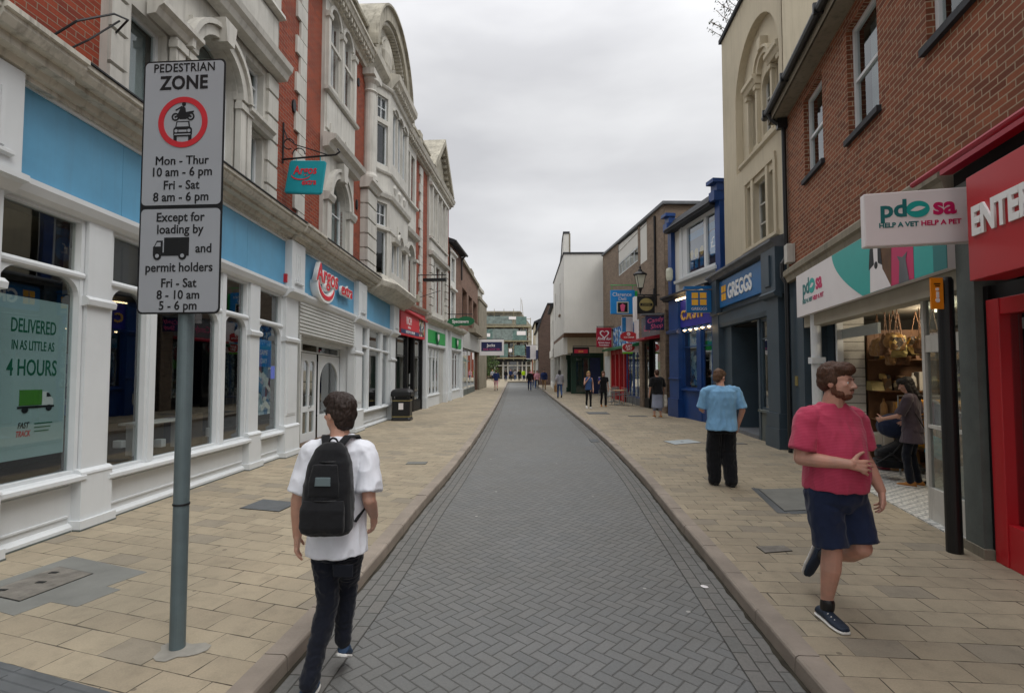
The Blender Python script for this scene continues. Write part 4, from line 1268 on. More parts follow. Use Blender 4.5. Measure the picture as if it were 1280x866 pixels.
m = MB(F3); m.tube([(0, 0.4, 9.2), (4.0, 0.4, 9.2)], 0.07, 8); m.tube([(3.8, 0.3, 9.15), (3.8, 0.08, 8.9), (3.8, 0.08, 7.6)], 0.05, 8); m.build('gutter', 'gutter_black', L3)
m = MB(F3); m.box(0.2, 0.9, -1.0, -0.3, 9.4, 10.25); m.box(0.3, 0.55, -0.8, -0.5, 10.25, 10.55); m.build('chimney', 'brick_drab', L3)
m = MB(F3); m.box(3.3, 3.8, -0.6, -0.1, 9.2, 9.85); m.build('chimney', 'brick_drab', L3)

F4 = Frame((-3.3, 33.0), (-2.95, 44.0), 1)
L4 = thing('shop_block', F4.P(5.5, -5, 0), 'brown flat roofed block with long upper windows over a pale glazed shopfront', 'building')
h4 = [(0.6, 3.2, 5.0, 7.3), (4.2, 6.4, 5.0, 7.3), (7.3, 10.2, 5.0, 7.3)]
m = MB(F4); m.wall(0, 11.0, 3.3, 8.9, h4, 0, 0.4); m.box(0, 11, -9, -8.8, 0, 8.9); m.box(0, 0.1, -8.8, -0.02, 4, 8.9); m.box(10.9, 11, -8.8, -0.02, 0, 8.9); m.build('wall', 'brick_pink', L4)
m = MB(F4); m.box(0, 11, -9, 0.15, 8.9, 9.15); m.box(5.5, 7.3, -1.5, 0.06, 9.15, 9.5); m.build('roof', 'concrete', L4)
m = MB(F4); m.box(5.6, 11.0, -3.0, -0.6, 9.15, 10.0); m.build('roof_storey', 'brick_orange', L4)
for h in h4: window(F4, L4, *h, -0.3, 'interior_dark', 0.08, vb=(0.33, 0.66), hb=(0.6,))
m = MB(F4); m.box(0.1, 10.9, -1.6, -1.5, 4, 8.8); m.build('room', 'interior_dark', L4)
m = MB(F4); m.box(4.0, 10.4, 0.0, 0.55, 4.55, 4.85); m.box(4.2, 10.2, 0.35, 0.42, 4.85, 5.3); m.build('balcony', 'concrete', L4)
m = MB(F4); m.box(0.0, 11.0, 0.0, 0.12, 3.3, 4.5); m.build('fascia', 'shutter_grey', L4)
for a, b in ((0.05, 3.6), (3.75, 8.4)):
    window(F4, L4, a, b, 0.5, 3.25, 0.0, 'shutter_grey', 0.07, vb=(0.5,), pane='shop_glass')
    m = MB(F4); m.box(a, b, -0.1, 0.03, 0.11, 0.5); m.build('stall_riser', 'pier_grey', L4)
    m = MB(F4); m.box(a + 0.2, b - 0.2, -0.4, -0.36, 0.6, 1.4); m.build('window_poster', 'goods_mixed', L4)
m = MB(F4); m.box(0.1, 10.9, -1.4, -1.3, 0.1, 3.3); m.build('shop_interior', 'blind_pale', L4)
m = MB(F4); m.box(8.5, 11.0, -0.5, -0.4, 0.1, 3.3); m.build('doorway', 'interior_dark', L4)
F5 = Frame((-2.95, 44.0), (-2.6, 50.0), 1)
L5 = thing('corner_building', F5.P(3, -4, 0), 'far corner building with plain stone tower wall and pale parapet', 'building')
m = MB(F5); m.box(0, 6.0, -8, 0.12, 0, 7.9); m.box(-0.1, 6.1, -8, 0.2, 7.9, 8.15); m.build('wall', 'concrete', L5)
m = MB(F5); m.box(1.4, 6.0, -6, -0.3, 8.15, 9.2); m.box(1.2, 6.2, -6.1, -0.15, 9.2, 9.5); m.box(2.2, 5.2, -3, -0.5, 9.5, 10.1); m.build('attic', 'stone_grey', L5)

# signs hung out over the left pavement
def hang_sign(name, fr, u, d0, d1, z0, z1, label, mat, th=0.05, arm=None, group=None, arm_mat='dark_iron', wall_gap=0.0):
    """board standing out square from a wall; returns (thing, board, frame facing back down the street)"""
    A_, B_ = fr.P(u, 0, 0), fr.P(u, 2, 0)
    hf = Frame(A_, B_, 1)
    hf.n = -fr.t
    hf.side = 1 if fr.side == 1 else -1
    t = thing(name, fr.P(u, (d0 + d1) / 2, z0), label, 'sign', group)
    m = MB(hf); m.box(d0, d1, -th, th, z0, z1); b = m.build('sign_board', mat, t, bevel=0.008)
    m = MB(hf); za = arm if arm else z1 + 0.06
    m.tube([(0.0, 0, za), (d1, 0, za)], 0.02); m.tube([(d0 + 0.06, 0, z1 - 0.01), (d0 + 0.06, 0, za)], 0.012); m.tube([(d1 - 0.06, 0, z1 - 0.01), (d1 - 0.06, 0, za)], 0.012)
    m.build('bracket', arm_mat, t)
    return t, b, hf
t, b, hf = hang_sign('hanging_sign', F2, 3.3, 0.25, 1.25, 5.72, 5.84, 'slim black unlit sign box hung from a bracket on the far brick wall', 'dark_iron', 0.12, 6.0)
m = MB(hf); m.tube([(0.0, 0, 5.0), (0.8, 0, 5.25), (1.0, 0, 5.3)], 0.012); m.tube([(1.2, 0, 5.72), (1.2, 0, 4.8)], 0.012); m.build('stay', 'dark_iron', t)
t = thing('hanging_sign', F2.P(9.6, 0.6, 4.4), 'green double oval opticians sign above the second green fascia', 'sign')
hf = Frame(F2.P(9.6, 0, 0), F2.P(9.6, 2, 0), 1); hf.n = -F2.t
m = MB(hf); m.tube([(0, 0, 4.95), (1.45, 0, 4.95)], 0.025); m.tube([(0.5, 0, 4.9), (0.5, 0, 4.7)], 0.015); m.tube([(1.1, 0, 4.9), (1.1, 0, 4.7)], 0.015); m.build('bracket', 'dark_iron', t)
m = MB(hf); m.disc(0.45, 4.5, 0.48, -0.05, 0.05, 26, 0.24); m.disc(1.08, 4.56, 0.48, -0.046, 0.053, 26, 0.26); b = m.build('sign_board', 'green_dark', t)
text(hf, 'Specsavers', 0.78, 4.46, 0.25, 'board_white', b, 0.055, xs=0.85, fat=0.02, mirror=1)
t, b, hf = hang_sign('hanging_sign', F4, 9.0, 0.35, 2.35, 3.0, 4.3, 'square white and navy shop sign hung before the stone corner tower', 'board_white')
m = MB(hf); m.box(0.5, 2.2, 0.05, 0.056, 3.35, 4.1); m.build('panel', 'navy_sign', b)
text(hf, 'Jacks', 1.3, 3.72, 0.34, 'board_white', b, 0.058, mirror=1, fat=0.02); text(hf, 'SALE NOW ON', 1.35, 3.44, 0.2, 'pink_letter', b, 0.058, mirror=1)

# ================================================================== END OF THE STREET: building under scaffold
FE = Frame((6.0, 92.0), (13.6, 92.0), 1)      # runs left to right facing back down the street
FE.o = Vector((-12.0, 92.0, 0)); FE.side = 1
FE.o.x = -14.6; 
EX = lambda px: (px - 640) / 640 * 92 + 14.6
LE = thing('scaffolded_building', (-2, 96, 0), 'four storey building under scaffold and green netting at the end of the street', 'building')
h = []
for z0, z1 in ((4.3, 6.4), (7.2, 9.0)):
    for px in (566, 578, 590, 602, 614, 627, 638, 651): h.append((EX(px), EX(px) + 1.0, z0, z1))
m = MB(FE); m.wall(0, EX(665), 3.2, 9.6, h, 0, 0.3); m.wall(EX(665), EX(665) + 0.01, 0, 9.6, [])
m.box(EX(665) - 0.2, EX(665), -8, -0.01, 0, 9.6); m.box(0, EX(665), -8.2, -8, 0, 9.6); m.build('wall', 'brick_dark', LE)
m = MB(FE); m.box(EX(660), EX(665) + 0.02, 0.0, 0.06, 3.2, 9.5); m.box(0, EX(665), -0.05, 0.2, 9.45, 9.7); m.box(0, EX(665), -0.05, 0.12, 6.75, 6.95); m.build('stone_trim', 'stone_grey', LE)
for q in h:
    m = MB(FE); m.box(q[0] - 0.08, q[0], 0, 0.05, q[2] - 0.1, q[3] + 0.1); m.box(q[1], q[1] + 0.08, 0, 0.05, q[2] - 0.1, q[3] + 0.1); m.box(q[0], q[1], 0, 0.05, q[3], q[3] + 0.1); m.box(q[0], q[1], 0, 0.06, q[2] - 0.1, q[2])
    w = m.build('window', 'white_joinery', LE); p = MB(FE); p.box(q[0], q[1], -0.2, -0.18, q[2], q[3]); p.build('pane', 'window_glass', w)
m = MB(FE); m.box(0, EX(665) - 0.2, -2, -1.9, 0, 9.6); m.build('room', 'interior_dark', LE)
m = MB(FE); m.prism([(EX(560), 9.7), (EX(664), 9.7), (EX(652), 12.0), (EX(560), 12.0)], -7, -0.4); m.build('attic_storey', 'stone_dirty', LE)
m = MB(FE); m.prism([(EX(560), 12.0), (EX(653), 12.0), (EX(650), 12.3), (EX(560), 12.3)], -7, 0.1); m.build('roof', 'concrete', LE)
each(FE, [(EX(px), EX(px) + 1.0, -0.4, -0.35, 10.9, 11.6) for px in (610, 618)], 'attic_window', 'interior_dark', LE)
# ground floor: glazed entrance
m = MB(FE); m.box(0, EX(665), -0.2, 0.5, 3.2, 3.7); m.build('canopy', 'dark_iron', LE)
m = MB(FE)
for px in (560, 575, 590, 605, 618, 628, 634, 646, 652, 657, 663): m.box(EX(px), EX(px) + 0.25, -0.1, 0.02, 0.1, 3.2)
m.box(0, EX(665), -0.09, 0.0, 2.4, 2.6); m.build('shopfront_frame', 'stone_paint', LE)
m = MB(FE); m.box(0, EX(665), -0.06, -0.04, 0.1, 3.2); m.build('shop_window', 'shop_glass', LE)
m = MB(FE); m.box(0.5, EX(664), -1.4, -1.3, 0.3, 2.2); m.build('shop_interior', 'goods_warm', LE)
SC = thing('scaffold', (0, 91, 0.1), 'tube scaffold with plank decks and green debris netting in front of the far building', 'scaffold')
m = MB(FE)
for px in (562, 576, 590, 604, 618, 630, 642, 654, 663):
    m.tube([(EX(px), 1.0, 3.4), (EX(px), 1.0, 12.6 if px < 650 else 11.0)], 0.05, 6)
for z in (4.6, 5.6, 7.6, 8.5, 9.8, 10.8): m.tube([(0, 1.0, z), (EX(663), 1.0, z)], 0.05, 6)
m.tube([(EX(655), 1.0, 9.8), (EX(652), 1.0, 14.2)], 0.04, 6); m.tube([(EX(651), 0.6, 12.0), (EX(651), 0.6, 14.6)], 0.03, 6); m.tube([(EX(634), 1.0, 4.6), (EX(646), 1.0, 6.7)], 0.05, 6)
m.build('tubes', 'scaffold', SC)
for z in (3.7, 6.75, 9.3): m = MB(FE); m.box(0, EX(663), 0.25, 1.1, z, z + 0.22); m.build('deck', 'scaffold', SC)
each(FE, [(0, EX(648), 1.02, 1.05, 7.0, 9.0), (0, EX(640), 1.02, 1.05, 9.9, 11.3)], 'netting', 'net_grey', SC)
def netpanel(a, b, z0, z1):
    m = MB(FE); m.box(EX(a), EX(b), 1.06, 1.09, z0, z1); m.build('netting', 'net_green', SC)
netpanel(645, 658, 9.8, 11.2); netpanel(641, 658, 7.0, 8.7); netpanel(600, 616, 7.1, 8.9); netpanel(625, 635, 4.0, 6.3); netpanel(643, 656, 4.3, 6.1); netpanel(560, 612, 3.9, 6.4)
for a, b, z0, z1 in ((636, 645, 10.7, 11.2), (646, 657, 7.9, 8.6), (609, 613, 7.6, 8.2), (636, 640, 4.9, 5.5)):
    m = MB(FE); m.box(EX(a), EX(b), 1.1, 1.12, z0, z1); m.build('notice', 'board_white', SC)
# a brick building and a hoarding further back
m = MB(); m.box(3.2, 14, 108, 114, 0, 6.1); o = m.build('wall', 'brick_orange'); 
t = thing('brick_building', (8, 111, 0), 'plain red brick building glimpsed between the scaffold and the right hand shops', 'building'); o.parent = t; o.matrix_parent_inverse = Matrix.Translation(-t.location)
m = MB(); m.box(3.0, 14.2, 107.8, 114.2, 6.1, 6.4); o = m.build('roof', 'slate'); o.parent = t; o.matrix_parent_inverse = Matrix.Translation(-t.location)
m = MB(); m.box(3.5, 6.5, 107.9, 108.0, 3.9, 5.4); o = m.build('sign_panel', 'board_white'); o.parent = t; o.matrix_parent_inverse = Matrix.Translation(-t.location)
# ================================================================== RIGHT: brown brick building with the charity shop and the red shop
G1 = Frame((4.52, 4.9), (6.15, 11.4), -1)
N1 = thing('brick_building', G1.P(2, -4, 0), 'brown brick building with sash windows over the charity shop and the red shop', 'building')
w1 = [(4.15, 5.2, 5.57, 7.2), (1.98, 3.03, 5.42, 7.2), (-0.3, 0.78, 5.5, 7.2), (-2.6, -1.5, 5.5, 7.2)]
m = MB(G1)
m.wall(-6, 6.45, 4.05, 7.65, w1, 0, 0.16)
m.build('wall', 'brick_brown', N1)
m = MB(G1); m.box(-6, 6.45, -8, -7.8, 0, 7.6); m.box(6.35, 6.45, -7.8, -0.02, 0.0, 7.6); m.box(-6, -5.9, -7.8, -0.02, 0, 7.6); m.build('rear_wall', 'brick_drab', N1)
m = MB(G1); m.run([(0.36, 7.62), (0.36, 7.72), (-3.9, 9.6), (-8.2, 7.7), (-8.2, 7.6), (-0.02, 7.62)], -6, 6.7); m.build('roof', 'slate', N1)
m = MB(G1); m.box(-6, 6.68, 0.0, 0.30, 7.44, 7.5); m.box(-6, 6.68, 0.28, 0.31, 7.44, 7.64); m.build('soffit', 'concrete', N1)
m = MB(G1); m.tube([(-6, 0.37, 7.63), (6.72, 0.37, 7.63)], 0.075, 10)
for u in (-3, -1, 1, 3, 5, 6.5): m.box(u, u + 0.05, 0.28, 0.46, 7.55, 7.73)
m.build('gutter', 'gutter_black', N1)
m = MB(G1); m.tube([(6.4, 0.36, 7.58), (6.4, 0.3, 7.44), (6.38, 0.07, 7.2), (6.38, 0.07, 4.35), (6.38, 0.16, 4.2), (6.38, 0.16, 3.9), (6.3, 0.1, 3.75), (6.3, 0.1, 0.12)], 0.045, 10); m.box(6.31, 6.45, 0.0, 0.2, 7.2, 7.42)
m.build('drainpipe', 'gutter_black', N1)
for h in w1:
    w = window(G1, N1, h[0], h[1], h[2] + 0.05, h[3], -0.09, fw=0.07, hb=(0.5,), th=0.07, bar=0.05)
    m = MB(G1); m.box(h[0] - 0.06, h[1] + 0.06, -0.1, 0.06, h[2] - 0.04, h[2] + 0.045); m.build('sill', 'slate', w)
    m = MB(G1); m.box(h[0] + 0.05, h[1] - 0.05, -0.34, -0.32, h[2] + 0.05, h[3]); m.build('net_curtain', 'blind_pale', w)
m = MB(G1); m.box(-5.9, 6.3, -1.2, -1.1, 4.1, 7.5); m.build('room', 'interior_dark', N1)
# concrete lintel under the brick
m = MB(G1); m.run([(-0.3, 3.76), (0.1, 3.76), (0.12, 3.86), (0.16, 3.9), (0.16, 4.0), (0.04, 4.1), (-0.3, 4.12)], 0.35, 6.45); m.build('lintel', 'concrete', N1)
m = MB(G1); m.box(5.98, 6.22, 0.0, 0.16, 4.15, 4.55); m.build('vent_box', 'stone_paint', N1, bevel=0.01)

# --- charity shop fascia
m = MB(G1); m.box(0.3, 5.52, 0.02, 0.12, 2.93, 3.76); pf = m.build('fascia', 'board_white', N1)
n = 14
curve = [(3.52 - 1.15 * (k / n) ** 1.7 , 3.755 - 0.82 * k / n) for k in range(n + 1)]
m = MB(G1); m.prism([(0.55, 3.755)] + [(u - 0.0, z) for u, z in curve] + [(0.55, 2.935)], 0.12, 0.125); m.build('teal_panel', 'teal_pdsa', pf)
m = MB(G1); m.box(0.3, 0.55, 0.12, 0.126, 2.935, 3.755); m.build('end_panel', 'teal_dark', pf)
m = MB(G1); m.prism([(0.95, 3.755), (1.45, 3.755), (1.62, 2.937), (0.95, 2.937)], 0.1255, 0.128); m.build('pink_panel', 'magenta', pf)
m = MB(G1); m.prism([(1.45, 3.755), (1.95, 3.755), (2.02, 3.3), (1.95, 2.937), (1.5, 2.937)], 0.1285, 0.130); m.build('animal_picture', 'wood_brown', pf)
m = MB(G1); m.prism([(2.1, 2.937), (2.08, 3.3), (2.02, 3.5), (1.9, 3.58), (1.78, 3.5), (1.72, 3.2), (1.5, 2.937)], 0.1305, 0.132); m.build('dog_picture', 'board_white', pf)
m = MB(G1); m.prism([(2.12, 3.25), (2.08, 3.52), (1.98, 3.6), (1.96, 3.3)], 0.1325, 0.134); m.prism([(1.72, 3.25), (1.76, 3.52), (1.84, 3.6), (1.84, 3.3)], 0.1325, 0.134); m.disc(1.9, 3.28, 0.05, 0.1325, 0.134, 12); m.build('dog_patch', 'ink_black', pf)
m = MB(G1); m.prism([(1.3, 2.937), (1.27, 3.2), (1.33, 3.28), (1.2, 3.24), (1.08, 3.28), (1.12, 3.2), (1.05, 2.937)], 0.1305, 0.132); m.build('cat_picture', 'lead', pf)
def pdsa_logo(fr, u, z, s, par, d, mirror, leaf='board_white'):
    """the charity's lettering: two teal letters, a teal disc with a leaf, two pink letters, and the motto"""
    k = mirror
    text(fr, 'pd', u - k * 0.86 * s, z, 0.95 * s, 'teal_dark', par, d, align='CENTER', fat=0.03, ext=0.002, mirror=mirror)
    m = MB(fr); m.disc(u - k * 0.03 * s, z + 0.24 * s, 0.40 * s, d, d + 0.004, 28, 0.33 * s); m.build('emblem', 'teal_pdsa', par)
    m = MB(fr)
    pts = []
    for q in range(13):
        t = q / 12; pts.append((u - k * 0.03 * s + k * (-0.26 + 0.52 * t) * s, z + 0.19 * s + (0.11 * math.sin(PI * t) + 0.10 * t) * s))
    for q in range(12, -1, -1):
        t = q / 12; pts.append((u - k * 0.03 * s + k * (-0.26 + 0.52 * t) * s, z + 0.19 * s + (-0.07 * math.sin(PI * t) + 0.10 * t) * s))
    m.prism(pts, d + 0.004, d + 0.006); m.build('emblem_leaf', leaf, par)
    text(fr, 'sa', u + k * 0.86 * s, z, 0.95 * s, 'magenta', par, d, align='CENTER', fat=0.03, ext=0.002, mirror=mirror)
    text(fr, 'HELP A VET', u - k * 0.02 * s, z - 0.42 * s, 0.265 * s, 'teal_dark', par, d, align='RIGHT', fat=0.03, ext=0.002, mirror=mirror)
    text(fr, 'HELP A PET', u + k * 0.06 * s, z - 0.42 * s, 0.265 * s, 'magenta', par, d, align='LEFT', fat=0.03, ext=0.002, mirror=mirror)
pdsa_logo(G1, 4.55, 3.33, 0.42, pf, 0.121, -1)

# --- open shop: columns, side wall, recessed floor, goods
m = MB(G1)
for u in (4.98,): m.tube([(u, -0.05, 0.12), (u, -0.05, 2.93)], 0.09, 14); m.box(u - 0.14, u + 0.14, -0.19, 0.08, 0.11, 0.3)
m.box(4.86, 5.1, -0.17, 0.06, 2.0, 2.12)
m.build('column', 'white_joinery', N1)
m = MB(G1); m.box(5.56, 6.45, -0.5, 0.0, 0.11, 3.78); m.box(5.2, 5.56, -0.5, -0.42, 0.11, 3.0); m.build('corner_pier', 'greggs_grey', N1)
m = MB(G1); m.box(6.0, 6.12, 0.0, 0.03, 1.55, 1.75); m.build('wall_notice', 'olive_gold', N1)
m = MB(G1); m.box(0.3, 6.2, -4.2, -0.02, 0.1, 0.125); m.build('shop_floor', 'mosaic_floor', N1)
m = MB(G1); m.box(0.3, 6.2, -4.2, -0.05, 2.90, 2.95); m.box(0.3, 5.5, -0.25, 0.0, 2.72, 2.93); m.build('shop_ceiling', 'interior_pale', N1)
m = MB(G1); m.box(4.78, 4.84, -0.78, -0.35, 0.12, 2.9); m.build('slatted_side_wall', 'slat_wall', N1)
m = MB(G1); m.box(4.66, 4.74, -0.4, -0.3, 0.12, 2.9); m.build('door_post', 'white_joinery', N1)
m = MB(G1); m.box(0.2, 7.4, -4.3, -4.2, 0.1, 2.95); m.build('shop_back_wall', 'interior_mid', N1)
each(G1, [(0.2, 0.32, -4.2, -0.1, 0.1, 2.9), (6.2, 6.3, -4.2, -0.6, 0.1, 2.9)], 'shop_side_wall', 'interior_mid', N1)
m = MB(G1); m.box(3.2, 4.78, -0.42, -0.38, 2.45, 2.62); m.build('hanging_notice', 'blind_pale', N1)
for k in range(3): MB(G1).lathe(2.4 + k * 0.7, -1.5, [(0, 2.80), (0.07, 2.82), (0.07, 2.88), (0, 2.89)], 12).build('downlight', 'shop_lamp', N1)
for k in range(3):
    ld = bpy.data.lights.new('shop_downlight', 'POINT'); ld.energy = 17; ld.color = (1.0, 0.86, 0.66); ld.shadow_soft_size = 0.08
    lo_ = bpy.data.objects.new('shop_downlight', ld); COL.objects.link(lo_); lo_.location = G1.P(2.4 + k * 0.7, -1.5, 2.72)
# glazed display on the near side
m = MB(G1)
m.box(0.36, 1.35, -0.95, -0.12, 0.11, 0.5); m.build('display_plinth', 'stone_paint', N1)
m = MB(G1)
for u, d in ((0.36, -0.12), (1.32, -0.12), (1.32, -0.95)): m.box(u, u + 0.06, d - 0.06, d, 0.5, 2.75)
m.box(0.42, 1.32, -0.17, -0.13, 2.1, 2.3); m.box(0.42, 1.32, -0.17, -0.13, 1.2, 1.24); m.box(1.33, 1.37, -0.95, -0.15, 2.1, 2.3)
dw = m.build('display_window', 'stone_paint', N1)
m = MB(G1); m.box(0.42, 1.32, -0.16, -0.15, 0.5, 2.74); m.box(1.345, 1.355, -0.95, -0.18, 0.5, 2.74); m.build('pane', 'shop_glass', dw)
m = MB(G1); m.box(0.4, 1.3, -0.9, -0.86, 0.5, 2.7); m.build('display_back', 'interior_mid', N1)
each(G1, [(0.45, 1.25, -0.6, -0.3, 1.35, 1.4), (0.45, 1.25, -0.6, -0.3, 0.85, 0.9)], 'display_shelf', 'wood_brown', N1)
m = MB(G1); m.lathe(0.8, -0.45, [(0.02, 2.0), (0.15, 1.95), (0.28, 1.82), (0.16, 1.8), (0.05, 1.5)], 16); m.build('display_hat', 'goods_warm', N1)
for k in range(5):
    m = MB(G1); m.box(0.45 + k * 0.17, 0.58 + k * 0.17, -0.55, -0.4, 0.5, 0.72 + 0.05 * (k % 3)); m.build('display_pack', ['goods_mixed', 'board_white', 'magenta', 'goods_mixed', 'blind_pale'][k], N1, bevel=0.008)
for k in range(4):
    m = MB(G1); m.box(0.5 + k * 0.19, 0.63 + k * 0.19, -0.52, -0.42, 0.9, 1.06 + 0.06 * (k % 2)); m.build('display_pack', ['goods_warm', 'goods_mixed', 'goods_warm', 'wood_brown'][k], N1, bevel=0.008)
# --- red shop at the near end
m = MB(G1); m.box(-6.0, -0.39, 0.02, 0.30, 2.69, 3.63); rf = m.build('fascia', 'shop_red', N1, bevel=0.006)
text(G1, 'ENTERTAINMENT', -0.47, 3.09, 0.345, 'white_vinyl', rf, 0.30, align='LEFT', ext=0.009, fat=0.04, xs=0.72)
m = MB(G1); m.tube([(0.62, 0.26, 3.92), (-6, 0.26, 3.9)], 0.03, 8); m.box(-6, 0.3, 0.05, 0.16, 3.90, 3.96); m.build('awning_roller', 'bhf_red', N1)
m = MB(G1); m.box(-6, 0.3, -0.1, 0.04, 3.63, 3.9); m.build('fascia_back', 'interior_dark', N1)
m = MB(G1); m.box(0.02, 0.30, -0.3, 0.05, 0.11, 3.76); m.build('pier', 'pier_grey', N1)
m = MB(G1); m.box(-0.02, 0.34, -0.3, 0.07, 0.105, 0.2); m.build('pier_base', 'concrete', N1)
m = MB(G1); m.box(-0.05, 0.02, -0.2, -0.02, 0.11, 2.69); m.box(-6, 0.02, -0.2, -0.05, 2.55, 2.69); m.build('shop_reveal', 'ink_black', N1)
m = MB(G1)
m.box(-0.22, -0.05, -0.15, 0.0, 0.11, 2.55); m.box(-1.42, -1.28, -0.15, 0.0, 0.11, 2.55); m.box(-1.28, -0.22, -0.15, -0.01, 2.4, 2.55); m.box(-1.28, -0.22, -0.15, -0.01, 0.11, 0.50)
m.box(-3.0, -2.9, -0.15, 0.0, 0.11, 2.55); m.box(-5.9, -1.42, -0.15, -0.01, 0.11, 0.5)
rd = m.build('shopfront_frame', 'shop_red', N1, bevel=0.005)
m = MB(G1); m.box(-5.9, -0.22, -0.1, -0.09, 0.5, 2.4); m.build('pane', 'shop_glass', rd)
m = MB(G1); m.box(-6, -0.1, -2.4, -2.3, 0.1, 2.6); m.build('shop_interior', 'interior_mid', N1)
m = MB(G1); m.box(-1.0, -0.5, -0.14, -0.13, 1.95, 2.2); m.build('window_sticker', 'green_dark', N1)
each(G1, [(-1.15, -0.3, -0.14, -0.13, 2.26, 2.36), (-0.42, -0.3, -0.14, -0.135, 0.7, 1.9)], 'window_notice', 'board_white', N1)

# --- projecting charity sign
sp = G1.P(0.38, 0, 0)
PF = Frame(G1.P(0.0, 0, 0), G1.P(0.0, 2, 0), 1)
PF.n = -G1.t; PF.side = -1
PS = thing('projecting_sign', G1.P(0.38, 0.6, 3.1), 'white charity shop sign with teal and pink letters standing out over the pavement', 'sign')
m = MB(PF); m.box(0.02, 0.99, -0.05, 0.05, 3.12, 3.66); pb = m.build('sign_board', 'board_white', PS, bevel=0.012)
pdsa_logo(PF, 0.52, 3.41, 0.25, pb, 0.051, -1)
m = MB(PF); m.box(-0.02, 0.03, -0.03, 0.03, 3.2, 3.6); m.build('bracket', 'dark_iron', PS)
# --- post with the orange plate
PT = thing('signpost', (4.33, 5.09, 0.11), 'black tubular post with a small orange plate in front of the charity shop', 'post')
m = MB(); m.lathe(4.33, 5.09, [(0.068, 0.10), (0.068, 2.78), (0.055, 2.81), (0.0, 2.82)], 20); m.build('post', 'post_black', PT, smooth=False)
m = MB(); m.box(4.14, 4.262, 5.03, 5.045, 2.49, 2.80); pp = m.build('plate', 'orange_plate', PT)
m = MB(); m.prism([(4.19, 2.60), (4.215, 2.60), (4.215, 2.66), (4.19, 2.66)], 5.024, 5.03); m.disc(4.2, 2.685, 0.016, 5.024, 5.03, 12); m.disc(4.2, 2.575, 0.022, 5.024, 5.03, 12); m.build('symbol', 'board_white', pp)
m = MB(); m.box(4.17, 4.23, 5.024, 5.03, 2.735, 2.745); m.box(4.18, 4.225, 5.024, 5.03, 2.715, 2.722); m.build('symbol', 'ink_black', pp)
m = MB(); m.box(4.25, 4.28, 5.035, 5.06, 2.55, 2.75); m.build('clip', 'dark_iron', PT)

# ================================================================== RIGHT: cream rendered building over the bakery
G2 = Frame((6.15, 11.4), (6.6, 16.5), -1)
N2 = thing('rendered_building', G2.P(2, -4, 0), 'tall cream rendered building with blind arch windows over the blue and grey bakery shopfront', 'building')
h2 = [(0.5, 0.82, 5.15, 6.65), (0.95, 1.75, 5.15, 6.7), (1.9, 2.25, 5.15, 6.75)]
h2b = [(0.42, 0.74, 7.9, 9.3), (0.98, 1.6, 7.9, 9.4), (1.85, 2.3, 7.9, 9.3)]
RC = (0.12, 3.0, 7.4, 10.95)          # recess of the blind arch
m = MB(G2)
m.wall(-0.05, 4.1, 4.85, 12.0, h2 + [RC], 0, 0.2)
m.arch(0.12, 3.0, 9.3, 10.96, -0.2, 0.001, rise=1.6, n=20)
m.wall(0.12, 3.0, 7.4, 10.95, h2b, -0.2, 0.2)
m.box(4.0, 4.1, -9, -0.02, 4.8, 12.0); m.box(-0.05, 0.05, -9, -0.02, 4.0, 12.0); m.box(0, 4.1, -9.1, -9, 0, 12.0)
m.build('wall', 'stucco', N2)
m = MB(G2); m.box(-0.1, 4.18, -9.1, 0.07, 12.0, 12.12); m.build('coping', 'slate', N2)
m = MB(G2); m.box(0, 4.1, -9, -0.1, 11.9, 11.98); m.build('roof', 'slate', N2)
m = MB(G2)
for a, b in ((0.3, 0.88), (1.72, 2.42)):
    m.run([(-0.2, 9.34), (-0.06, 9.36), (-0.02, 9.46), (0.03, 9.5), (0.03, 9.6), (-0.2, 9.66)], a - 0.05, b + 0.05)
    for u in (a, b - 0.1): m.box(u, u + 0.1, -0.2, -0.1, 7.7, 9.3); m.run([(-0.2, 9.2), (-0.06, 9.22), (-0.05, 9.32), (-0.2, 9.34)], u - 0.03, u + 0.13)
m.arch(0.98, 1.6, 9.1, 9.41, -0.35, -0.19)
m.band(1.29, 9.55, 0.33, 0.46, -0.2, -0.08); m.band(1.29, 9.55, 0.46, 0.52, -0.2, -0.03)
m.prism([(1.22, 10.0), (1.36, 10.0), (1.4, 10.3), (1.18, 10.3)], -0.2, -0.0)
m.run([(-0.2, 7.4), (0.0, 7.4), (0.06, 7.46), (0.06, 7.54), (-0.2, 7.6)], 0.12, 2.7)
m.box(0.38, 2.42, 0.0, 0.05, 6.85, 7.0); m.box(0.35, 0.48, 0, 0.05, 5.0, 6.86); m.box(2.28, 2.42, 0, 0.05, 5.0, 6.86)
m.run([(0, 5.0), (0.08, 5.02), (0.08, 5.1), (0, 5.13)], 0.3, 2.5)
m.box(0.82, 0.95, -0.02, 0.04, 5.13, 6.86); m.box(1.75, 1.9, -0.02, 0.04, 5.13, 6.86)
m.build('stone_trim', 'stucco', N2)
for h in h2 + h2b: window(G2, N2, h[0], h[1], h[2], h[3], (-0.12 if h[2] < 7 else -0.3), 'stone_paint', 0.04, hb=(0.3, 0.62), vb=(0.5,) if h[1] - h[0] > 0.5 else ())
m = MB(G2); m.box(0.1, 4.0, -1.4, -1.3, 4.9, 11.9); m.build('room', 'interior_dark', N2)
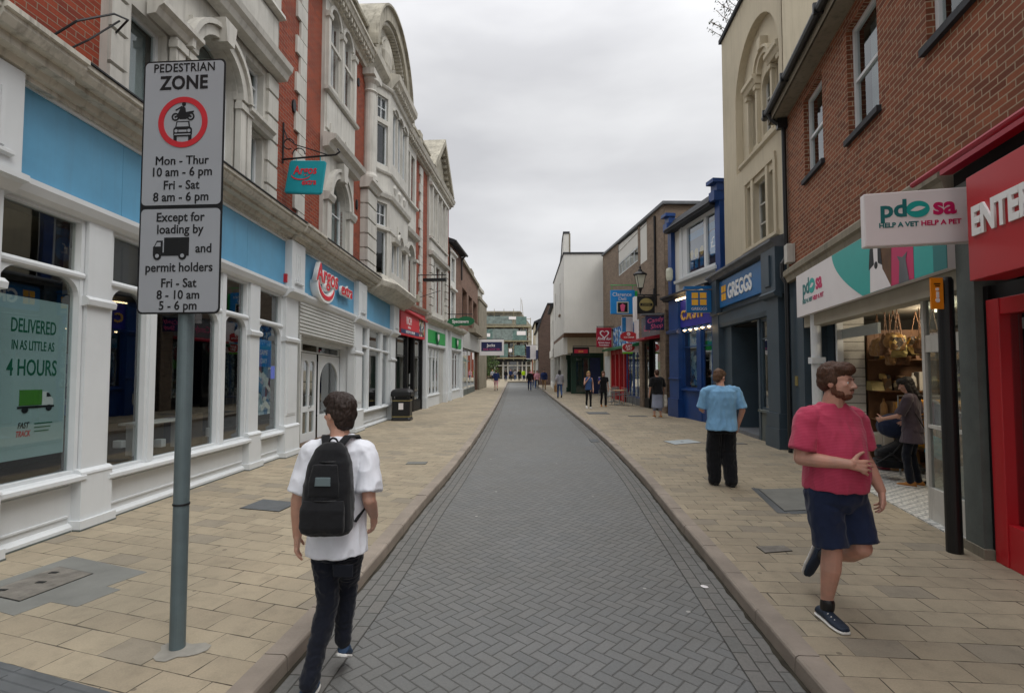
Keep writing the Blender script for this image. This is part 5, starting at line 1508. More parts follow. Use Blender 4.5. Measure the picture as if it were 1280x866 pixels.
# bakery shopfront
m = MB(G2)
m.run([(0.0, 4.66), (0.22, 4.66), (0.26, 4.74), (0.34, 4.78), (0.34, 4.84), (0.0, 4.95)], 0.0, 5.1)
m.build('shop_cornice', 'lead', N2)
m = MB(G2)
m.box(0.08, 0.72, -0.4, 0.16, 0.55, 3.6); m.box(0.02, 0.78, -0.4, 0.22, 0.11, 0.56); m.box(0.05, 0.75, -0.4, 0.2, 0.56, 0.9)
m.box(0.0, 0.80, -0.4, 0.24, 3.6, 4.66); m.run([(0.1, 3.5), (0.26, 3.55), (0.3, 3.62), (0.24, 3.68), (0.1, 3.7)], -0.02, 0.82)
m.box(0.25, 0.55, 0.24, 0.28, 3.8, 4.5)
m.box(4.45, 5.08, -0.3, 0.14, 0.11, 3.6); m.box(4.42, 5.12, -0.3, 0.2, 3.6, 4.66); m.box(4.4, 5.12, -0.3, 0.2, 0.11, 0.7)
m.run([(0, 3.16), (0.1, 3.18), (0.12, 3.3), (0.12, 3.56), (0.18, 3.6), (0, 3.66)], 0.8, 4.45)
m.box(0.8, 4.45, -0.3, 0.03, 3.6, 4.66)
m.build('shopfront_surround', 'greggs_grey', N2)
m = MB(G2); m.box(1.16, 4.40, 0.03, 0.10, 3.78, 4.58); gs = m.build('fascia', 'greggs_blue', N2, bevel=0.01)
text(G2, 'GREGGS', 3.62, 3.97, 0.60, 'white_vinyl', gs, 0.10, align='LEFT', ext=0.01, fat=0.022, xs=0.83)
for k in range(2):
    for q in range(2):
        m = MB(G2); m.box(3.80 + k * 0.22, 3.98 + k * 0.22, 0.10, 0.112, 3.97 + q * 0.24, 4.17 + q * 0.24); m.build('square_mark', 'greggs_yellow', gs)
window(G2, N2, 0.84, 1.56, 0.88, 3.15, -0.02, 'greggs_grey', 0.06, hb=(0.78,), pane='shop_glass')
m = MB(G2); m.box(0.8, 1.6, -0.1, 0.0, 0.11, 0.85); m.run([(0, 0.82), (0.07, 0.83), (0.07, 0.88), (-0.1, 0.9)], 0.78, 1.62); m.build('stall_riser', 'pier_grey', N2)
m = MB(G2); m.box(0.9, 1.5, -0.16, -0.15, 1.5, 2.5); m.build('window_poster', 'green_dark', N2)
m = MB(G2); m.box(0.9, 1.5, -0.3, -0.28, 1.0, 1.5); m.build('window_display', 'goods_mixed', N2)
each(G2, [(1.56, 1.68, -1.5, 0.02, 0.11, 3.16), (3.75, 4.46, -0.2, -0.02, 0.11, 3.16), (3.7, 3.78, -1.6, 0.0, 0.11, 3.16)], 'entrance_side', 'greggs_grey', N2)
m = MB(G2); m.box(1.6, 3.8, -1.75, -1.65, 0.11, 3.16); m.box(0.8, 4.45, -1.7, -0.1, 3.12, 3.16); m.build('entrance_back', 'interior_dark', N2)
m = MB(G2); m.box(1.68, 3.7, -1.65, 0.03, 0.11, 0.2); m.build('entrance_step', 'lead', N2)
m = MB(G2); m.box(0.8, 1.56, -1.7, -1.6, 0.11, 3.1); m.build('shop_interior', 'interior_mid', N2)
# plant rooted in the roof edge
RP = thing('roof_plant', G2.P(3.0, 0.05, 12.12), 'straggly leafy weed growing from the roof edge of the cream building', 'plant')
m = MB(); lf = MB()
rp = random.Random(4)
for k in range(13):
    u0 = 1.7 + k * 0.19
    base = G2.P(u0, 0.02, 12.1); p = base.copy(); pts = [p.copy()]
    drv = Vector((-0.35 - rp.random() * 0.25, rp.uniform(-0.2, 0.2), rp.uniform(0.2, 0.8))).normalized()
    for q in range(5):
        p = p + drv * rp.uniform(0.08, 0.15); drv = (drv + Vector((rp.uniform(-.3, .2), rp.uniform(-.3, .3), rp.uniform(-.2, .25)))).normalized(); pts.append(p.copy())
        for r_ in range(5):
            a = Vector((rp.uniform(-1, 1), rp.uniform(-1, 1), rp.uniform(-1, 1))).normalized(); b = a.orthogonal().normalized()
            c = p + Vector((rp.uniform(-.07, .07), rp.uniform(-.07, .07), rp.uniform(-.07, .07))); s = rp.uniform(0.025, 0.06)
            lf.v += [c - a * s, c + b * s * 0.5, c + a * s, c - b * s * 0.5]; i = len(lf.v); lf.q.append([i - 4, i - 3, i - 2, i - 1])
    m.tube([tuple(v) for v in pts], 0.008, 5)
m.build('stems', 'wood_brown', RP); lf.build('leaves', 'leaf', RP)

# ================================================================== RIGHT: blue pawn shop with the tiled eave
G3 = Frame((6.6, 16.5), (6.25, 19.6), -1)
N3 = thing('blue_shop', G3.P(1.5, -4, 0), 'blue painted shop with white framed upper window and dark tiled eave beside the bakery', 'building')
m = MB(G3); m.wall(-0.65, 3.3, 4.55, 7.3, [(-0.3, 2.55, 5.2, 7.12)], 0, 0.2); m.box(-0.6, 3.3, -7, -6.9, 0, 7.3); m.box(3.2, 3.3, -6.9, -0.02, 0, 7.3); m.build('wall', 'white_render', N3)
m = MB(G3); m.run([(0.34, 7.12), (0.36, 7.2), (0.05, 7.62), (-1.2, 8.3), (-7.2, 8.3), (-7.2, 7.2), (0, 7.12)], -0.35, 3.2)
for k in range(7): m.run([(0.37 - k * 0.075, 7.2 + k * 0.075), (0.39 - k * 0.075, 7.21 + k * 0.075), (0.33 - k * 0.07, 7.30 + k * 0.07)], -0.34, 3.19)
m.build('roof', 'slate', N3)
for u in (-0.62, 3.0):
    m = MB(G3); m.box(u, u + 0.3, 0.0, 0.16, 4.6, 7.5); m.box(u - 0.04, u + 0.34, 0.0, 0.26, 7.5, 7.75); m.box(u - 0.08, u + 0.38, 0.0, 0.4, 7.75, 7.87); m.box(u - 0.02, u + 0.32, 0.0, 0.34, 7.2, 7.5); m.build('corner_pilaster', 'cash_blue', N3)
w = window(G3, N3, -0.3, 2.0, 5.2, 7.12, 0.06, 'white_joinery', 0.12, vb=(0.37,), th=0.14, bar=0.14, pane='shop_glass')
m = MB(G3); m.box(2.0, 2.55, -0.05, 0.05, 5.2, 7.12); m.box(2.25, 2.31, 0.05, 0.09, 5.2, 7.12); m.build('window_jamb', 'white_joinery', N3)
m = MB(G3); m.run([(0, 5.05), (0.2, 5.08), (0.22, 5.18), (0, 5.22)], -0.4, 2.7); m.build('sill', 'white_joinery', N3)
m = MB(G3); m.box(-0.2, 1.9, -0.06, -0.04, 5.3, 6.95); wp = m.build('window_poster', 'door_blue', N3)
m = MB(G3); m.disc(0.2, 6.05, 0.35, -0.04, -0.03, 24, 0.42); m.build('poster_badge', 'sky_sign', wp)
text(G3, '£', 0.2, 5.9, 0.5, 'board_white', wp, -0.03, ext=0.002)
for k, u in enumerate((0.95, 1.35, 1.7)):
    m = MB(G3); m.disc(u, 5.98, 0.13, -0.04, -0.03, 14, 0.16); m.build('poster_spot', 'gold_letter', wp); m = MB(G3); m.box(u - 0.12, u + 0.12, -0.04, -0.032, 5.45, 5.75); m.build('poster_spot', 'sky_sign', wp)
m = MB(G3); m.box(-0.2, 1.9, -0.04, -0.035, 6.5, 6.75); m.build('poster_spot', 'poster_sky', wp)
m = MB(G3); m.lathe(3.05, 0.22, [(0.0, 5.25), (0.1, 5.28), (0.13, 5.4), (0.13, 5.65), (0.1, 5.75), (0.0, 5.78)], 14); m.build('wall_lamp', 'lamp_glass', N3)
m = MB(G3)
m.run([(0, 4.5), (0.25, 4.5), (0.3, 4.58), (0.4, 4.62), (0.4, 4.68), (0, 4.78)], 0.0, 3.6); m.build('shop_cornice', 'slate', N3)
m = MB(G3)
m.box(2.45, 3.25, -0.3, 0.18, 0.8, 4.5); m.box(2.4, 3.3, -0.3, 0.24, 0.11, 0.8); m.run([(0.1, 3.2), (0.26, 3.24), (0.3, 3.34), (0.1, 3.4)], 2.4, 3.3); m.run([(0.1, 1.5), (0.22, 1.52), (0.22, 1.56), (0.1, 1.6)], 2.42, 3.28)
m.box(0.0, 0.12, -0.2, 0.1, 0.11, 4.5); m.box(0, 2.5, -0.2, 0.02, 4.4, 4.5); m.box(0, 2.5, -0.1, 0.05, 3.3, 3.4)
m.box(1.0, 1.3, -0.1, 0.04, 0.11, 3.3); m.box(0.0, 2.5, -0.12, 0.02, 0.11, 1.1); m.run([(0, 1.1), (0.1, 1.12), (0.1, 1.17), (0, 1.2)], 0, 2.46)
m.build('shopfront_surround', 'cash_blue', N3)
m = MB(G3); m.box(0.12, 2.45, 0.02, 0.08, 3.42, 4.40); cs = m.build('fascia', 'cash_violet', N3)
text(G3, 'CASH', 2.36, 3.68, 0.5, 'gold_letter', cs, 0.08, align='LEFT', ext=0.02, fat=0.02, space=1.5)
m = MB(G3); m.tube([(0.3, 0.3, 4.42), (2.3, 0.3, 4.42)], 0.03, 8); m.build('strip_lamp', 'warm_lamp', N3)
for k in range(5): MB(G3).lathe(0.3 + k * 0.45, 0.09, [(0.0, 3.26), (0.05, 3.28), (0.05, 3.31), (0, 3.32)], 10).build('downlight', 'warm_lamp', N3)
for a, b in ((0.12, 1.0), (1.3, 2.45)):
    w = window(G3, N3, a, b, 1.18, 3.28, -0.02, 'cash_blue', 0.07, hb=(0.72,), pane='shop_glass')
    m = MB(G3); m.box(a + 0.05, b - 0.05, -0.2, -0.18, 2.68, 3.2); q = m.build('window_poster', 'poster_sky', N3); text(G3, 'BUY' if a > 1 else 'SELL', (a + b) / 2, 2.82, 0.26, 'board_white', q, -0.18, ext=0.002)
    m = MB(G3); m.box(a + 0.1, b - 0.1, -0.3, -0.26, 1.3, 2.55); m.build('window_display', 'poster_mix_blue', N3)
m = MB(G3); m.box(0, 3.2, -1.2, -1.1, 0.1, 4.5); m.build('shop_interior', 'interior_dark', N3)
m = MB(G3); m.box(-0.5, 3.1, -0.7, -0.6, 4.8, 7.2); m.build('room', 'interior_dark', N3)
# bakery's hanging sign
BF = Frame(G2.P(4.95, 0, 0), G2.P(4.95, 2, 0), 1); BF.n = -G2.t; BF.side = -1
HS2 = thing('hanging_sign', G2.P(4.95, 0.5, 3.75), 'blue bakery hanging sign with four yellow squares on a bracket beside the blue shop', 'sign')
m = MB(BF); m.box(0.20, 0.98, -0.06, 0.06, 3.70, 4.42); hb = m.build('sign_board', 'greggs_blue', HS2, bevel=0.012)
for k in range(2):
    for q in range(2): m = MB(BF); m.box(0.36 + k * 0.26, 0.56 + k * 0.26, 0.06, 0.068, 3.94 + q * 0.22, 4.12 + q * 0.22); m.build('square_mark', 'greggs_yellow', hb)
text(BF, 'GREGGS', 0.59, 3.78, 0.13, 'board_white', hb, 0.06, ext=0.003)
m = MB(BF); m.box(0.0, 1.05, -0.09, 0.09, 4.45, 4.55); m.build('bracket', 'greggs_blue', HS2)

# ================================================================== RIGHT: drab brick block with several small shops
G4 = Frame((6.25, 19.6), (6.05, 34.0), -1)
N4 = thing('shop_block', G4.P(7, -4, 0), 'drab brown brick block with white upper panels over the row of small colourful shops', 'building')
TOP = lambda u: 8.62 + (u - 1.1) * 0.058
m = MB(G4)
m.wall(1.1, 14.2, 4.3, 8.6, [(5.3, 9.6, 7.2, 8.6), (3.7, 4.9, 6.9, 8.6)], 0, 0.15)
m.prism([(1.1, 8.6), (14.2, 8.6), (14.2, TOP(14.2)), (1.1, TOP(1.1))], -0.2, 0.0) if False else None
for a, b in ((1.1, 3.7), (4.9, 5.3), (9.6, 14.2)): m.face([(a, 0, 8.6), (b, 0, 8.6), (b, 0, TOP(b)), (a, 0, TOP(a))])
m.box(1.1, 1.2, -9, -0.0, 0.0, 8.62); m.box(1.1, 14.2, -9.2, -9, 0, 8.6); m.box(14.1, 14.2, -9, -0.02, 0, 9.0)
m.build('wall', 'brick_drab', N4)
m = MB(G4); m.prism([(0.98, TOP(1.1)), (14.2, TOP(14.2)), (14.2, TOP(14.2) + 0.12), (0.98, TOP(1.1) + 0.12)], -9.2, 0.1); m.build('roof', 'lead', N4)
m = MB(G4); m.prism([(3.7, 6.9), (4.9, 6.9), (4.9, TOP(4.9) - 0.1), (3.7, TOP(3.7) - 0.1)], -0.1, -0.02); m.build('wall_panel', 'white_render', N4); m = MB(G4); m.prism([(5.3, 7.95), (9.6, 7.95), (9.6, TOP(9.6) - 0.1), (5.3, TOP(5.3) - 0.1)], -0.1, -0.02); m.build('wall_panel', 'white_render', N4)
window(G4, N4, 5.3, 9.6, 7.2, 7.93, -0.02, 'white_joinery', 0.06, vb=(0.2, 0.4, 0.6, 0.8))
m = MB(G4); m.box(1.3, 14, -1.1, -1.0, 4.3, 8.5); m.build('room', 'blind_pale', N4)
m = MB(G4); m.tube([(2.3, 0.05, 8.5), (2.3, 0.05, 4.6)], 0.05); m.build('drainpipe', 'dark_iron', N4)
m = MB(G4); m.box(1.1, 14.2, -2.2, -2.1, 0.1, 4.3); m.box(1.2, 14.1, -2.1, -0.1, 4.25, 4.3); m.build('shop_interior', 'interior_dark', N4)
# near shop: dark front, navy sign
each(G4, [(1.1, 1.75, -0.3, 0.05, 0.11, 4.3), (4.55, 5.05, -0.3, 0.05, 0.11, 4.3)], 'brick_pier', 'brick_drab', N4)
m = MB(G4); m.box(1.75, 4.55, -0.1, 0.06, 3.25, 4.25); f4 = m.build('fascia', 'lead', N4)
text(G4, 'Candy Shop', 3.15, 3.62, 0.42, 'pink_letter', f4, 0.061, shear=0.25)
m = MB(G4); m.run([(0.05, 3.2), (0.7, 3.14), (0.7, 3.22), (0.05, 3.34)], 1.75, 4.6); m.build('awning', 'bhf_red', N4)
for a, b in ((1.8, 3.0), (3.75, 4.5)):
    window(G4, N4, a, b, 0.5, 3.15, -0.05, 'ink_black', 0.06, hb=(0.78,), pane='shop_glass'); m = MB(G4); m.box(a, b, -0.12, -0.02, 0.11, 0.5); m.build('stall_riser', 'ink_black', N4)
m = MB(G4); m.box(1.9, 2.9, -0.25, -0.22, 0.6, 2.9); m.build('window_display', 'goods_mixed', N4)
m = MB(G4); m.disc(2.4, 2.6, 0.4, -0.1, -0.09, 18); m.build('window_sticker', 'sign_red', N4); m = MB(G4); m.box(1.9, 2.9, -0.11, -0.105, 1.9, 2.3); m.build('window_sticker', 'lime', N4)
m = MB(G4); m.box(3.05, 3.7, -0.6, -0.55, 0.11, 2.6); d = m.build('door', 'ink_black', N4); m = MB(G4); m.box(3.15, 3.6, -0.548, -0.544, 0.9, 2.3); m.build('door_pane', 'shop_glass', d)
# next shop: pale window, then red door
m = MB(G4); m.box(5.05, 10.9, -0.1, 0.06, 3.2, 4.3); b4 = m.build('fascia', 'poster_mix_blue', N4)
m = MB(G4); m.box(5.05, 5.9, 0.06, 0.07, 3.25, 4.25); m.build('fascia_panel', 'board_white', b4)
def heart(fr, cu, cz, s, d0, d1, mat, par, name='heart', ring=None):
    P = []
    for k in range(40):
        t = 2 * PI * k / 40
        P.append((cu + s * (16 * math.sin(t) ** 3) / 17, cz + s * (13 * math.cos(t) - 5 * math.cos(2 * t) - 2 * math.cos(3 * t) - math.cos(4 * t)) / 17))
    m = MB(fr)
    if ring:
        for k in range(40):
            a, b = P[k], P[(k + 1) % 40]
            q = lambda p: (cu + (p[0] - cu) * ring, cz + (p[1] - cz) * ring)
            m.prism([a, b, q(b), q(a)], d0, d1)
    else:
        m.prism(P, d0, d1)
    m.build(name, mat, par)
heart(G4, 9.9, 3.85, 0.42, 0.065, 0.075, 'blind_pale', b4, ring=0.72)
text(G4, 'British Heart', 8.6, 3.4, 0.32, 'blind_pale', b4, 0.062, xs=0.8)
m = MB(G4); m.run([(0.05, 3.02), (0.35, 2.98), (0.35, 3.1), (0.05, 3.2)], 5.1, 12.9); m.build('awning', 'green_dark', N4)
for a, b in ((5.1, 6.6), (6.7, 8.1)):
    window(G4, N4, a, b, 0.45, 3.0, -0.05, 'cash_blue', 0.08, vb=(0.5,), pane='shop_glass'); m = MB(G4); m.box(a, b, -0.12, -0.02, 0.11, 0.45); m.build('stall_riser', 'lead', N4)
    m = MB(G4); m.box(a + 0.1, b - 0.1, -0.3, -0.28, 0.5, 2.7); m.build('window_display', 'poster_mix_pale', N4)
m = MB(G4)
for u in (8.2, 9.3, 10.3, 11.5): m.box(u, u + 0.22, -0.2, 0.05, 0.11, 3.0)
m.box(8.2, 11.7, -0.2, 0.02, 2.75, 3.0); m.box(8.2, 9.4, -0.2, 0.0, 0.11, 0.9); m.box(10.4, 11.6, -0.2, 0.0, 0.11, 0.9)
m.build('shopfront_frame', 'door_red', N4)
m = MB(G4); m.wall(9.52, 10.3, 0.13, 2.75, [(9.68, 10.14, 1.1, 2.5)], -0.1, 0.05); d = m.build('door', 'door_red', N4); m = MB(G4); m.box(9.68, 10.14, -0.14, -0.13, 1.1, 2.5); m.build('pane', 'shop_glass', d)
for a, b in ((8.42, 9.3), (10.52, 11.5)): m = MB(G4); m.box(a, b, -0.1, -0.09, 0.9, 2.75); m.build('shop_window', 'shop_glass', N4)
m = MB(G4); m.box(11.9, 14.2, -0.3, 0.0, 0.11, 4.3); m.build('end_pier', 'stucco', N4)
m = MB(G4); m.box(12.2, 13.8, 0.0, 0.02, 0.15, 2.7); m.build('pale_door', 'white_joinery', N4)

# --- signs standing out from that block
def side_sign(name, u, d0, d1, z0, z1, label, mat, th=0.06, bracket=True, arm=None, arm_mat='dark_iron', fr=None):
    g = fr or G4
    hf = Frame(g.P(u, 0, 0), g.P(u, 2, 0), 1); hf.n = -g.t; hf.side = -1
    t = thing(name, g.P(u, (d0 + d1) / 2, z0), label, 'sign')
    m = MB(hf); m.box(d0, d1, -th, th, z0, z1); b = m.build('sign_board', mat, t, bevel=0.01)
    if bracket:
        za = arm if arm else z1 + 0.07
        m = MB(hf); m.tube([(0.0, 0, za), (d1, 0, za)], 0.022); m.tube([(d1 - 0.08, 0, za), (d1 - 0.08, 0, z1)], 0.014); m.tube([(d0 + 0.08, 0, za), (d0 + 0.08, 0, z1)], 0.014)
        m.build('bracket', arm_mat, t)
    return t, b, hf
t, b, hf = side_sign('projecting_sign', 1.22, 0.0, 0.80, 3.48, 4.05, 'navy sign with pink script letters under a grey canopy beside the blue shop', 'navy_sign', 0.08)
text(hf, 'Candy', 0.42, 3.80, 0.26, 'pink_letter', b, 0.08, shear=0.3, rot=R(10)); text(hf, 'Shop', 0.36, 3.56, 0.26, 'pink_letter', b, 0.08, shear=0.3, rot=R(10))
m = MB(hf); m.prism([(-0.05, 4.09), (0.95, 4.08), (0.95, 4.14), (-0.05, 4.17)], -0.3, 0.12); m.build('canopy', 'lead', t)
t, b, hf = side_sign('projecting_sign', 1.9, 0.22, 0.94, 4.22, 4.95, 'square black sign with a gold oval hung above the navy sign', 'ink_black', 0.06)
m = MB(hf); m.disc(0.58, 4.60, 0.29, 0.06, 0.07, 26, 0.27); m.build('oval', 'olive_gold', b)
m = MB(hf); m.box(0.32, 0.84, 0.07, 0.076, 4.54, 4.66); m.build('band', 'ink_black', b)
text(hf, 'COFFEE', 0.58, 4.56, 0.10, 'olive_gold', b, 0.076)
m = MB(hf); m.box(0.96, 1.06, -0.3, 0.03, 3.9, 4.95); m.build('side_board', 'board_white', t)
t, b, hf = side_sign('projecting_sign', 5.4, 0.17, 1.35, 4.58, 5.75, 'sky blue square sign with white words and a framed drink picture', 'sky_sign', 0.08, arm=6.0, arm_mat='green_fascia')
text(hf, 'Clarence', 0.80, 5.45, 0.26, 'board_white', b, 0.08); text(hf, 'Deli', 0.78, 5.24, 0.24, 'board_white', b, 0.08)
m = MB(hf); m.box(0.48, 1.06, 0.08, 0.09, 4.62, 5.18); m.build('picture_frame', 'lamp_glass', b)
m = MB(hf); m.box(0.53, 1.01, 0.09, 0.1, 4.67, 5.13); m.build('picture', 'interior_dark', b)
m = MB(hf); m.prism([(0.70, 4.70), (0.85, 4.70), (0.90, 5.0), (0.78, 5.08), (0.65, 5.0)], 0.1, 0.11); m.build('drink', 'pink_letter', b)
m = MB(hf); m.box(0.05, 0.16, -0.1, 0.1, 4.6, 5.7); m.build('end_board', 'green_fascia', t)
t, b, hf = side_sign('projecting_sign', 6.2, 0.02, 0.62, 3.75, 4.5, 'white and blue flag sign under the sky blue sign', 'board_white', 0.05)
m = MB(hf); m.box(0.42, 0.62, 0.05, 0.06, 3.76, 4.49); m.build('blue_band', 'poster_sky', b)
t = thing('projecting_sign', G4.P(5.6, 0.8, 3.2), 'red oval ice cream sign with a white swirl above the round red takeaway sign', 'sign')
hf = Frame(G4.P(5.6, 0, 0), G4.P(5.6, 2, 0), 1); hf.n = -G4.t; hf.side = -1
m = MB(hf); m.disc(0.42, 3.5, 0.42, -0.05, 0.05, 30, 0.24); m.box(0.0, 0.1, -0.03, 0.03, 3.45, 3.55); b = m.build('sign_board', 'sign_red', t)
m = MB(hf); m.ring(0.44, 3.61, 0.05, 0.085, 0.05, 0.06, 20); m.ring(0.40, 3.62, 0.02, 0.05, 0.05, 0.061, 16); m.build('swirl', 'board_white', b)
text(hf, 'ICE CREAM', 0.42, 3.42, 0.10, 'board_white', b, 0.05, fat=0.02)
t = thing('projecting_sign', G4.P(5.3, 0.8, 2.7), 'round red takeaway sign on a white board below the ice cream sign', 'sign')
hf = Frame(G4.P(5.3, 0, 0), G4.P(5.3, 2, 0), 1); hf.n = -G4.t; hf.side = -1
m = MB(hf); m.box(0.02, 0.8, -0.05, 0.05, 2.72, 3.12); b = m.build('sign_board', 'board_white', t)
m = MB(hf); m.disc(0.52, 2.94, 0.30, 0.05, 0.075, 26, 0.2); rb = m.build('red_disc', 'sign_red', b)
text(hf, 'JUST', 0.51, 2.95, 0.15, 'board_white', rb, 0.075, fat=0.03, shear=0.1); text(hf, 'EAT', 0.49, 2.81, 0.15, 'board_white', rb, 0.075, fat=0.03, shear=0.1)
m = MB(hf); m.box(0.3, 0.8, 0.0, 0.052, 2.64, 2.72); m.build('lime_strip', 'lime', t)
t, b, hf = side_sign('projecting_sign', 11.0, 0.15, 1.05, 3.20, 4.36, 'dark red heart charity sign with a white heart outline before the white wall', 'bhf_red', 0.06)
heart(hf, 0.58, 3.98, 0.30, 0.06, 0.07, 'board_white', b, ring=0.72)
text(hf, 'Fight for', 0.6, 3.62, 0.24, 'board_white', b, 0.06, shear=0.3, fat=0.02); text(hf, 'British Heart', 0.6, 3.42, 0.13, 'board_white', b, 0.06, fat=0.02); text(hf, 'Foundation', 0.6, 3.28, 0.13, 'board_white', b, 0.06, fat=0.02)
m = MB(G4); m.box(12.0, 12.6, 0.02, 0.5, 3.25, 3.7); m.build('orange_panel', 'orange_plate', t)
t, b, hf = side_sign('projecting_sign', 14.6, 0.9, 2.0, 2.75, 3.35, 'dark maroon hanging sign beneath the overhanging white building', 'interior_dark', 0.06)
m = MB(hf); m.box(1.0, 1.9, 0.06, 0.07, 2.95, 3.2); m.build('letter_panel', 'bhf_red', b); text(hf, 'BAR', 1.45, 3.0, 0.18, 'gold_letter', b, 0.071)
# lantern on its bracket
LN = thing('wall_lantern', G4.P(2.6, 0.65, 5.4), 'old black four sided lantern on a scrolled iron wall bracket', 'lamp')
lo = G4.P(2.6, 0.62, 0)
LFm = Frame((lo.x, lo.y), (lo.x + 1, lo.y), 1)
m = MB(LFm)
zb, zt = 5.42, 5.98
for k in range(4):
    a, b2 = R(45 + 90 * k), R(135 + 90 * k)
    p = [(0.13 * math.cos(a), 0.13 * math.sin(a), zb), (0.13 * math.cos(b2), 0.13 * math.sin(b2), zb), (0.27 * math.cos(b2), 0.27 * math.sin(b2), zt), (0.27 * math.cos(a), 0.27 * math.sin(a), zt)]
    m.face(p)
m.build('glass', 'lamp_glass', LN)
m = MB(LFm)
for k in range(4):
    a = R(45 + 90 * k); m.tube([(0.13 * math.cos(a), 0.13 * math.sin(a), zb), (0.275 * math.cos(a), 0.275 * math.sin(a), zt)], 0.014, 6)
m.lathe(0, 0, [(0.3, zt), (0.31, zt + 0.04), (0.2, zt + 0.12), (0.09, zt + 0.18), (0.09, zt + 0.24), (0.04, zt + 0.28), (0.05, zt + 0.36), (0.0, zt + 0.44)], 8)
m.lathe(0, 0, [(0.0, zb - 0.2), (0.05, zb - 0.16), (0.07, zb - 0.05), (0.14, zb)], 8)
m.build('lantern_frame', 'dark_iron', LN)
HB = Frame(G4.P(2.6, 0, 0), G4.P(2.6, 2, 0), 1); HB.n = -G4.t
m = MB(HB); m.tube([(0, 0, 5.1), (0.62, 0, 5.12), (0.62, 0, 5.24)], 0.03); m.tube([(0.0, 0, 4.7), (0.2, 0, 4.78), (0.35, 0, 5.0), (0.5, 0, 5.1)], 0.02); m.box(0, 0.05, -0.04, 0.04, 4.6, 5.4); m.build('bracket', 'dark_iron', LN)

# ================================================================== RIGHT: white overhanging building and the far row
N5 = thing('white_building', (5.0, 38, 0), 'white rendered building whose upper floors overhang the pavement on a brown soffit', 'building')
GS = Frame((3.48, 34.1), (3.75, 46.0), -1)
m = MB(GS)
W5 = GS.P(0, 0, 0)
m.wall(0, 12, 4.3, 9.6, [(3.2, 3.9, 5.9, 8.2), (8.5, 9.3, 5.9, 8.2)], 0, 0.2)
m.box(0, 0.15, -6, -0.005, 4.3, 9.6); m.box(11.9, 12, -6, -0.02, 4.3, 9.6)
m.prism([(0.0, 9.6), (3.2, 9.6), (1.9, 9.9), (1.1, 10.7), (0.0, 11.0)], -0.35, 0.0)
m.build('wall', 'white_render', N5)
m = MB(GS); m.box(-0.05, 12.05, -6, 0.05, 9.6, 9.72); m.prism([(-0.05, 11.0), (1.12, 10.7), (1.95, 9.92), (3.3, 9.62), (3.3, 9.72), (2.0, 10.04), (1.18, 10.82), (-0.05, 11.12)], -0.4, 0.05); m.build('coping', 'slate', N5)
m = MB(GS); m.box(-0.02, 0.5, -0.45, -0.36, 9.7, 11.0); m.build('parapet_brick', 'concrete', N5)
m = MB(GS); m.prism([(0.0, 4.3), (12, 4.3), (12, 4.06), (0.9, 4.06)], -6, -0.02); m.build('soffit', 'wood_brown', N5)
m = MB(GS); m.box(1.0, 1.3, -6, -0.3, 3.0, 4.06); m.build('cross_beam', 'stucco', N5)
window(GS, N5, 3.2, 3.9, 5.9, 8.2, -0.1, hb=(0.5,)); window(GS, N5, 8.5, 9.3, 5.9, 8.2, -0.1, hb=(0.5,))
m = MB(GS); m.box(3.1, 4.0, 0, 0.12, 5.75, 5.88); m.build('sill', 'brick_drab', N5)
m = MB(GS); m.box(0.2, 11.8, -1.2, -1.1, 4.4, 9.5); m.build('room', 'interior_dark', N5)
m = MB(GS); m.box(1.0, 12, -0.3, -0.02, 2.9, 4.06); m.build('beam', 'white_render', N5)
each(GS, [(u, u + 0.4, -0.45, -0.05, 0.1, 2.9) for u in (4.0, 8.0, 11.6)], 'column', 'stone_paint', N5)
m = MB(GS); m.box(6.5, 6.8, -3, -0.6, 0.1, 3.0); m.box(6.0, 12, -0.8, -0.6, 0.1, 2.95); m.build('shopfront', 'shop_green', N5)
m = MB(GS); m.box(3.2, 3.4, -3.2, -0.75, 0.1, 3.4); m.build('cross_wall', 'shop_green', N5)
m = MB(GS); m.box(3.15, 3.2, -2.0, -1.1, 0.2, 2.7); m.build('shop_window', 'shop_glass', N5)
m = MB(GS); m.box(3.1, 3.19, -2.85, -2.1, 0.1, 2.7); m.build('door', 'door_blue', N5)
for a, b in ((4.5, 6.0), (8.5, 11.5)): m = MB(GS); m.box(a, b, -0.59, -0.57, 0.5, 2.6); m.build('shop_window', 'shop_glass', N5)

GA = Frame((3.75, 46.2), (4.0, 53.0), -1)
t = thing('shop_house', GA.P(3.5, -4, 0), 'pale rendered house with a low slate eave beyond the white overhanging building', 'building')
m = MB(GA); m.wall(0, 7, 0.1, 7.6, [(1, 2, 4.6, 6.4), (4, 5, 4.6, 6.4), (0.5, 3, 0.6, 2.8), (3.6, 6.4, 0.6, 2.8)], 0, 0.2); m.box(0, 7, -7, -6.9, 0, 7.6); m.box(0, 0.1, -6.9, -0.02, 0, 7.6); m.box(6.9, 7, -6.9, -0.02, 0, 7.6); m.build('wall', 'white_render', t)
m = MB(GA); m.run([(0.3, 7.55), (0.3, 7.65), (-3.4, 10.2), (-7, 7.65), (-7, 7.55)], -0.1, 7.1); m.build('roof', 'slate', t)
for q in [(1, 2, 4.6, 6.4), (4, 5, 4.6, 6.4), (0.5, 3, 0.6, 2.8), (3.6, 6.4, 0.6, 2.8)]: window(GA, t, *q, -0.08, vb=(0.5,))
m = MB(GA); m.box(0.2, 6.8, -1, -0.9, 0.1, 7.4); m.build('room', 'interior_mid', t)
m = MB(GA); m.box(0, 7, 0, 0.1, 3.0, 3.7); m.build('fascia', 'white_render', t)
m = MB(GA); m.box(0.5, 1.2, -3.6, -2.9, 9.6, 10.8); m.build('chimney', 'brick_pink', t)
GB = Frame((2.9, 57.0), (3.05, 66.0), -1)
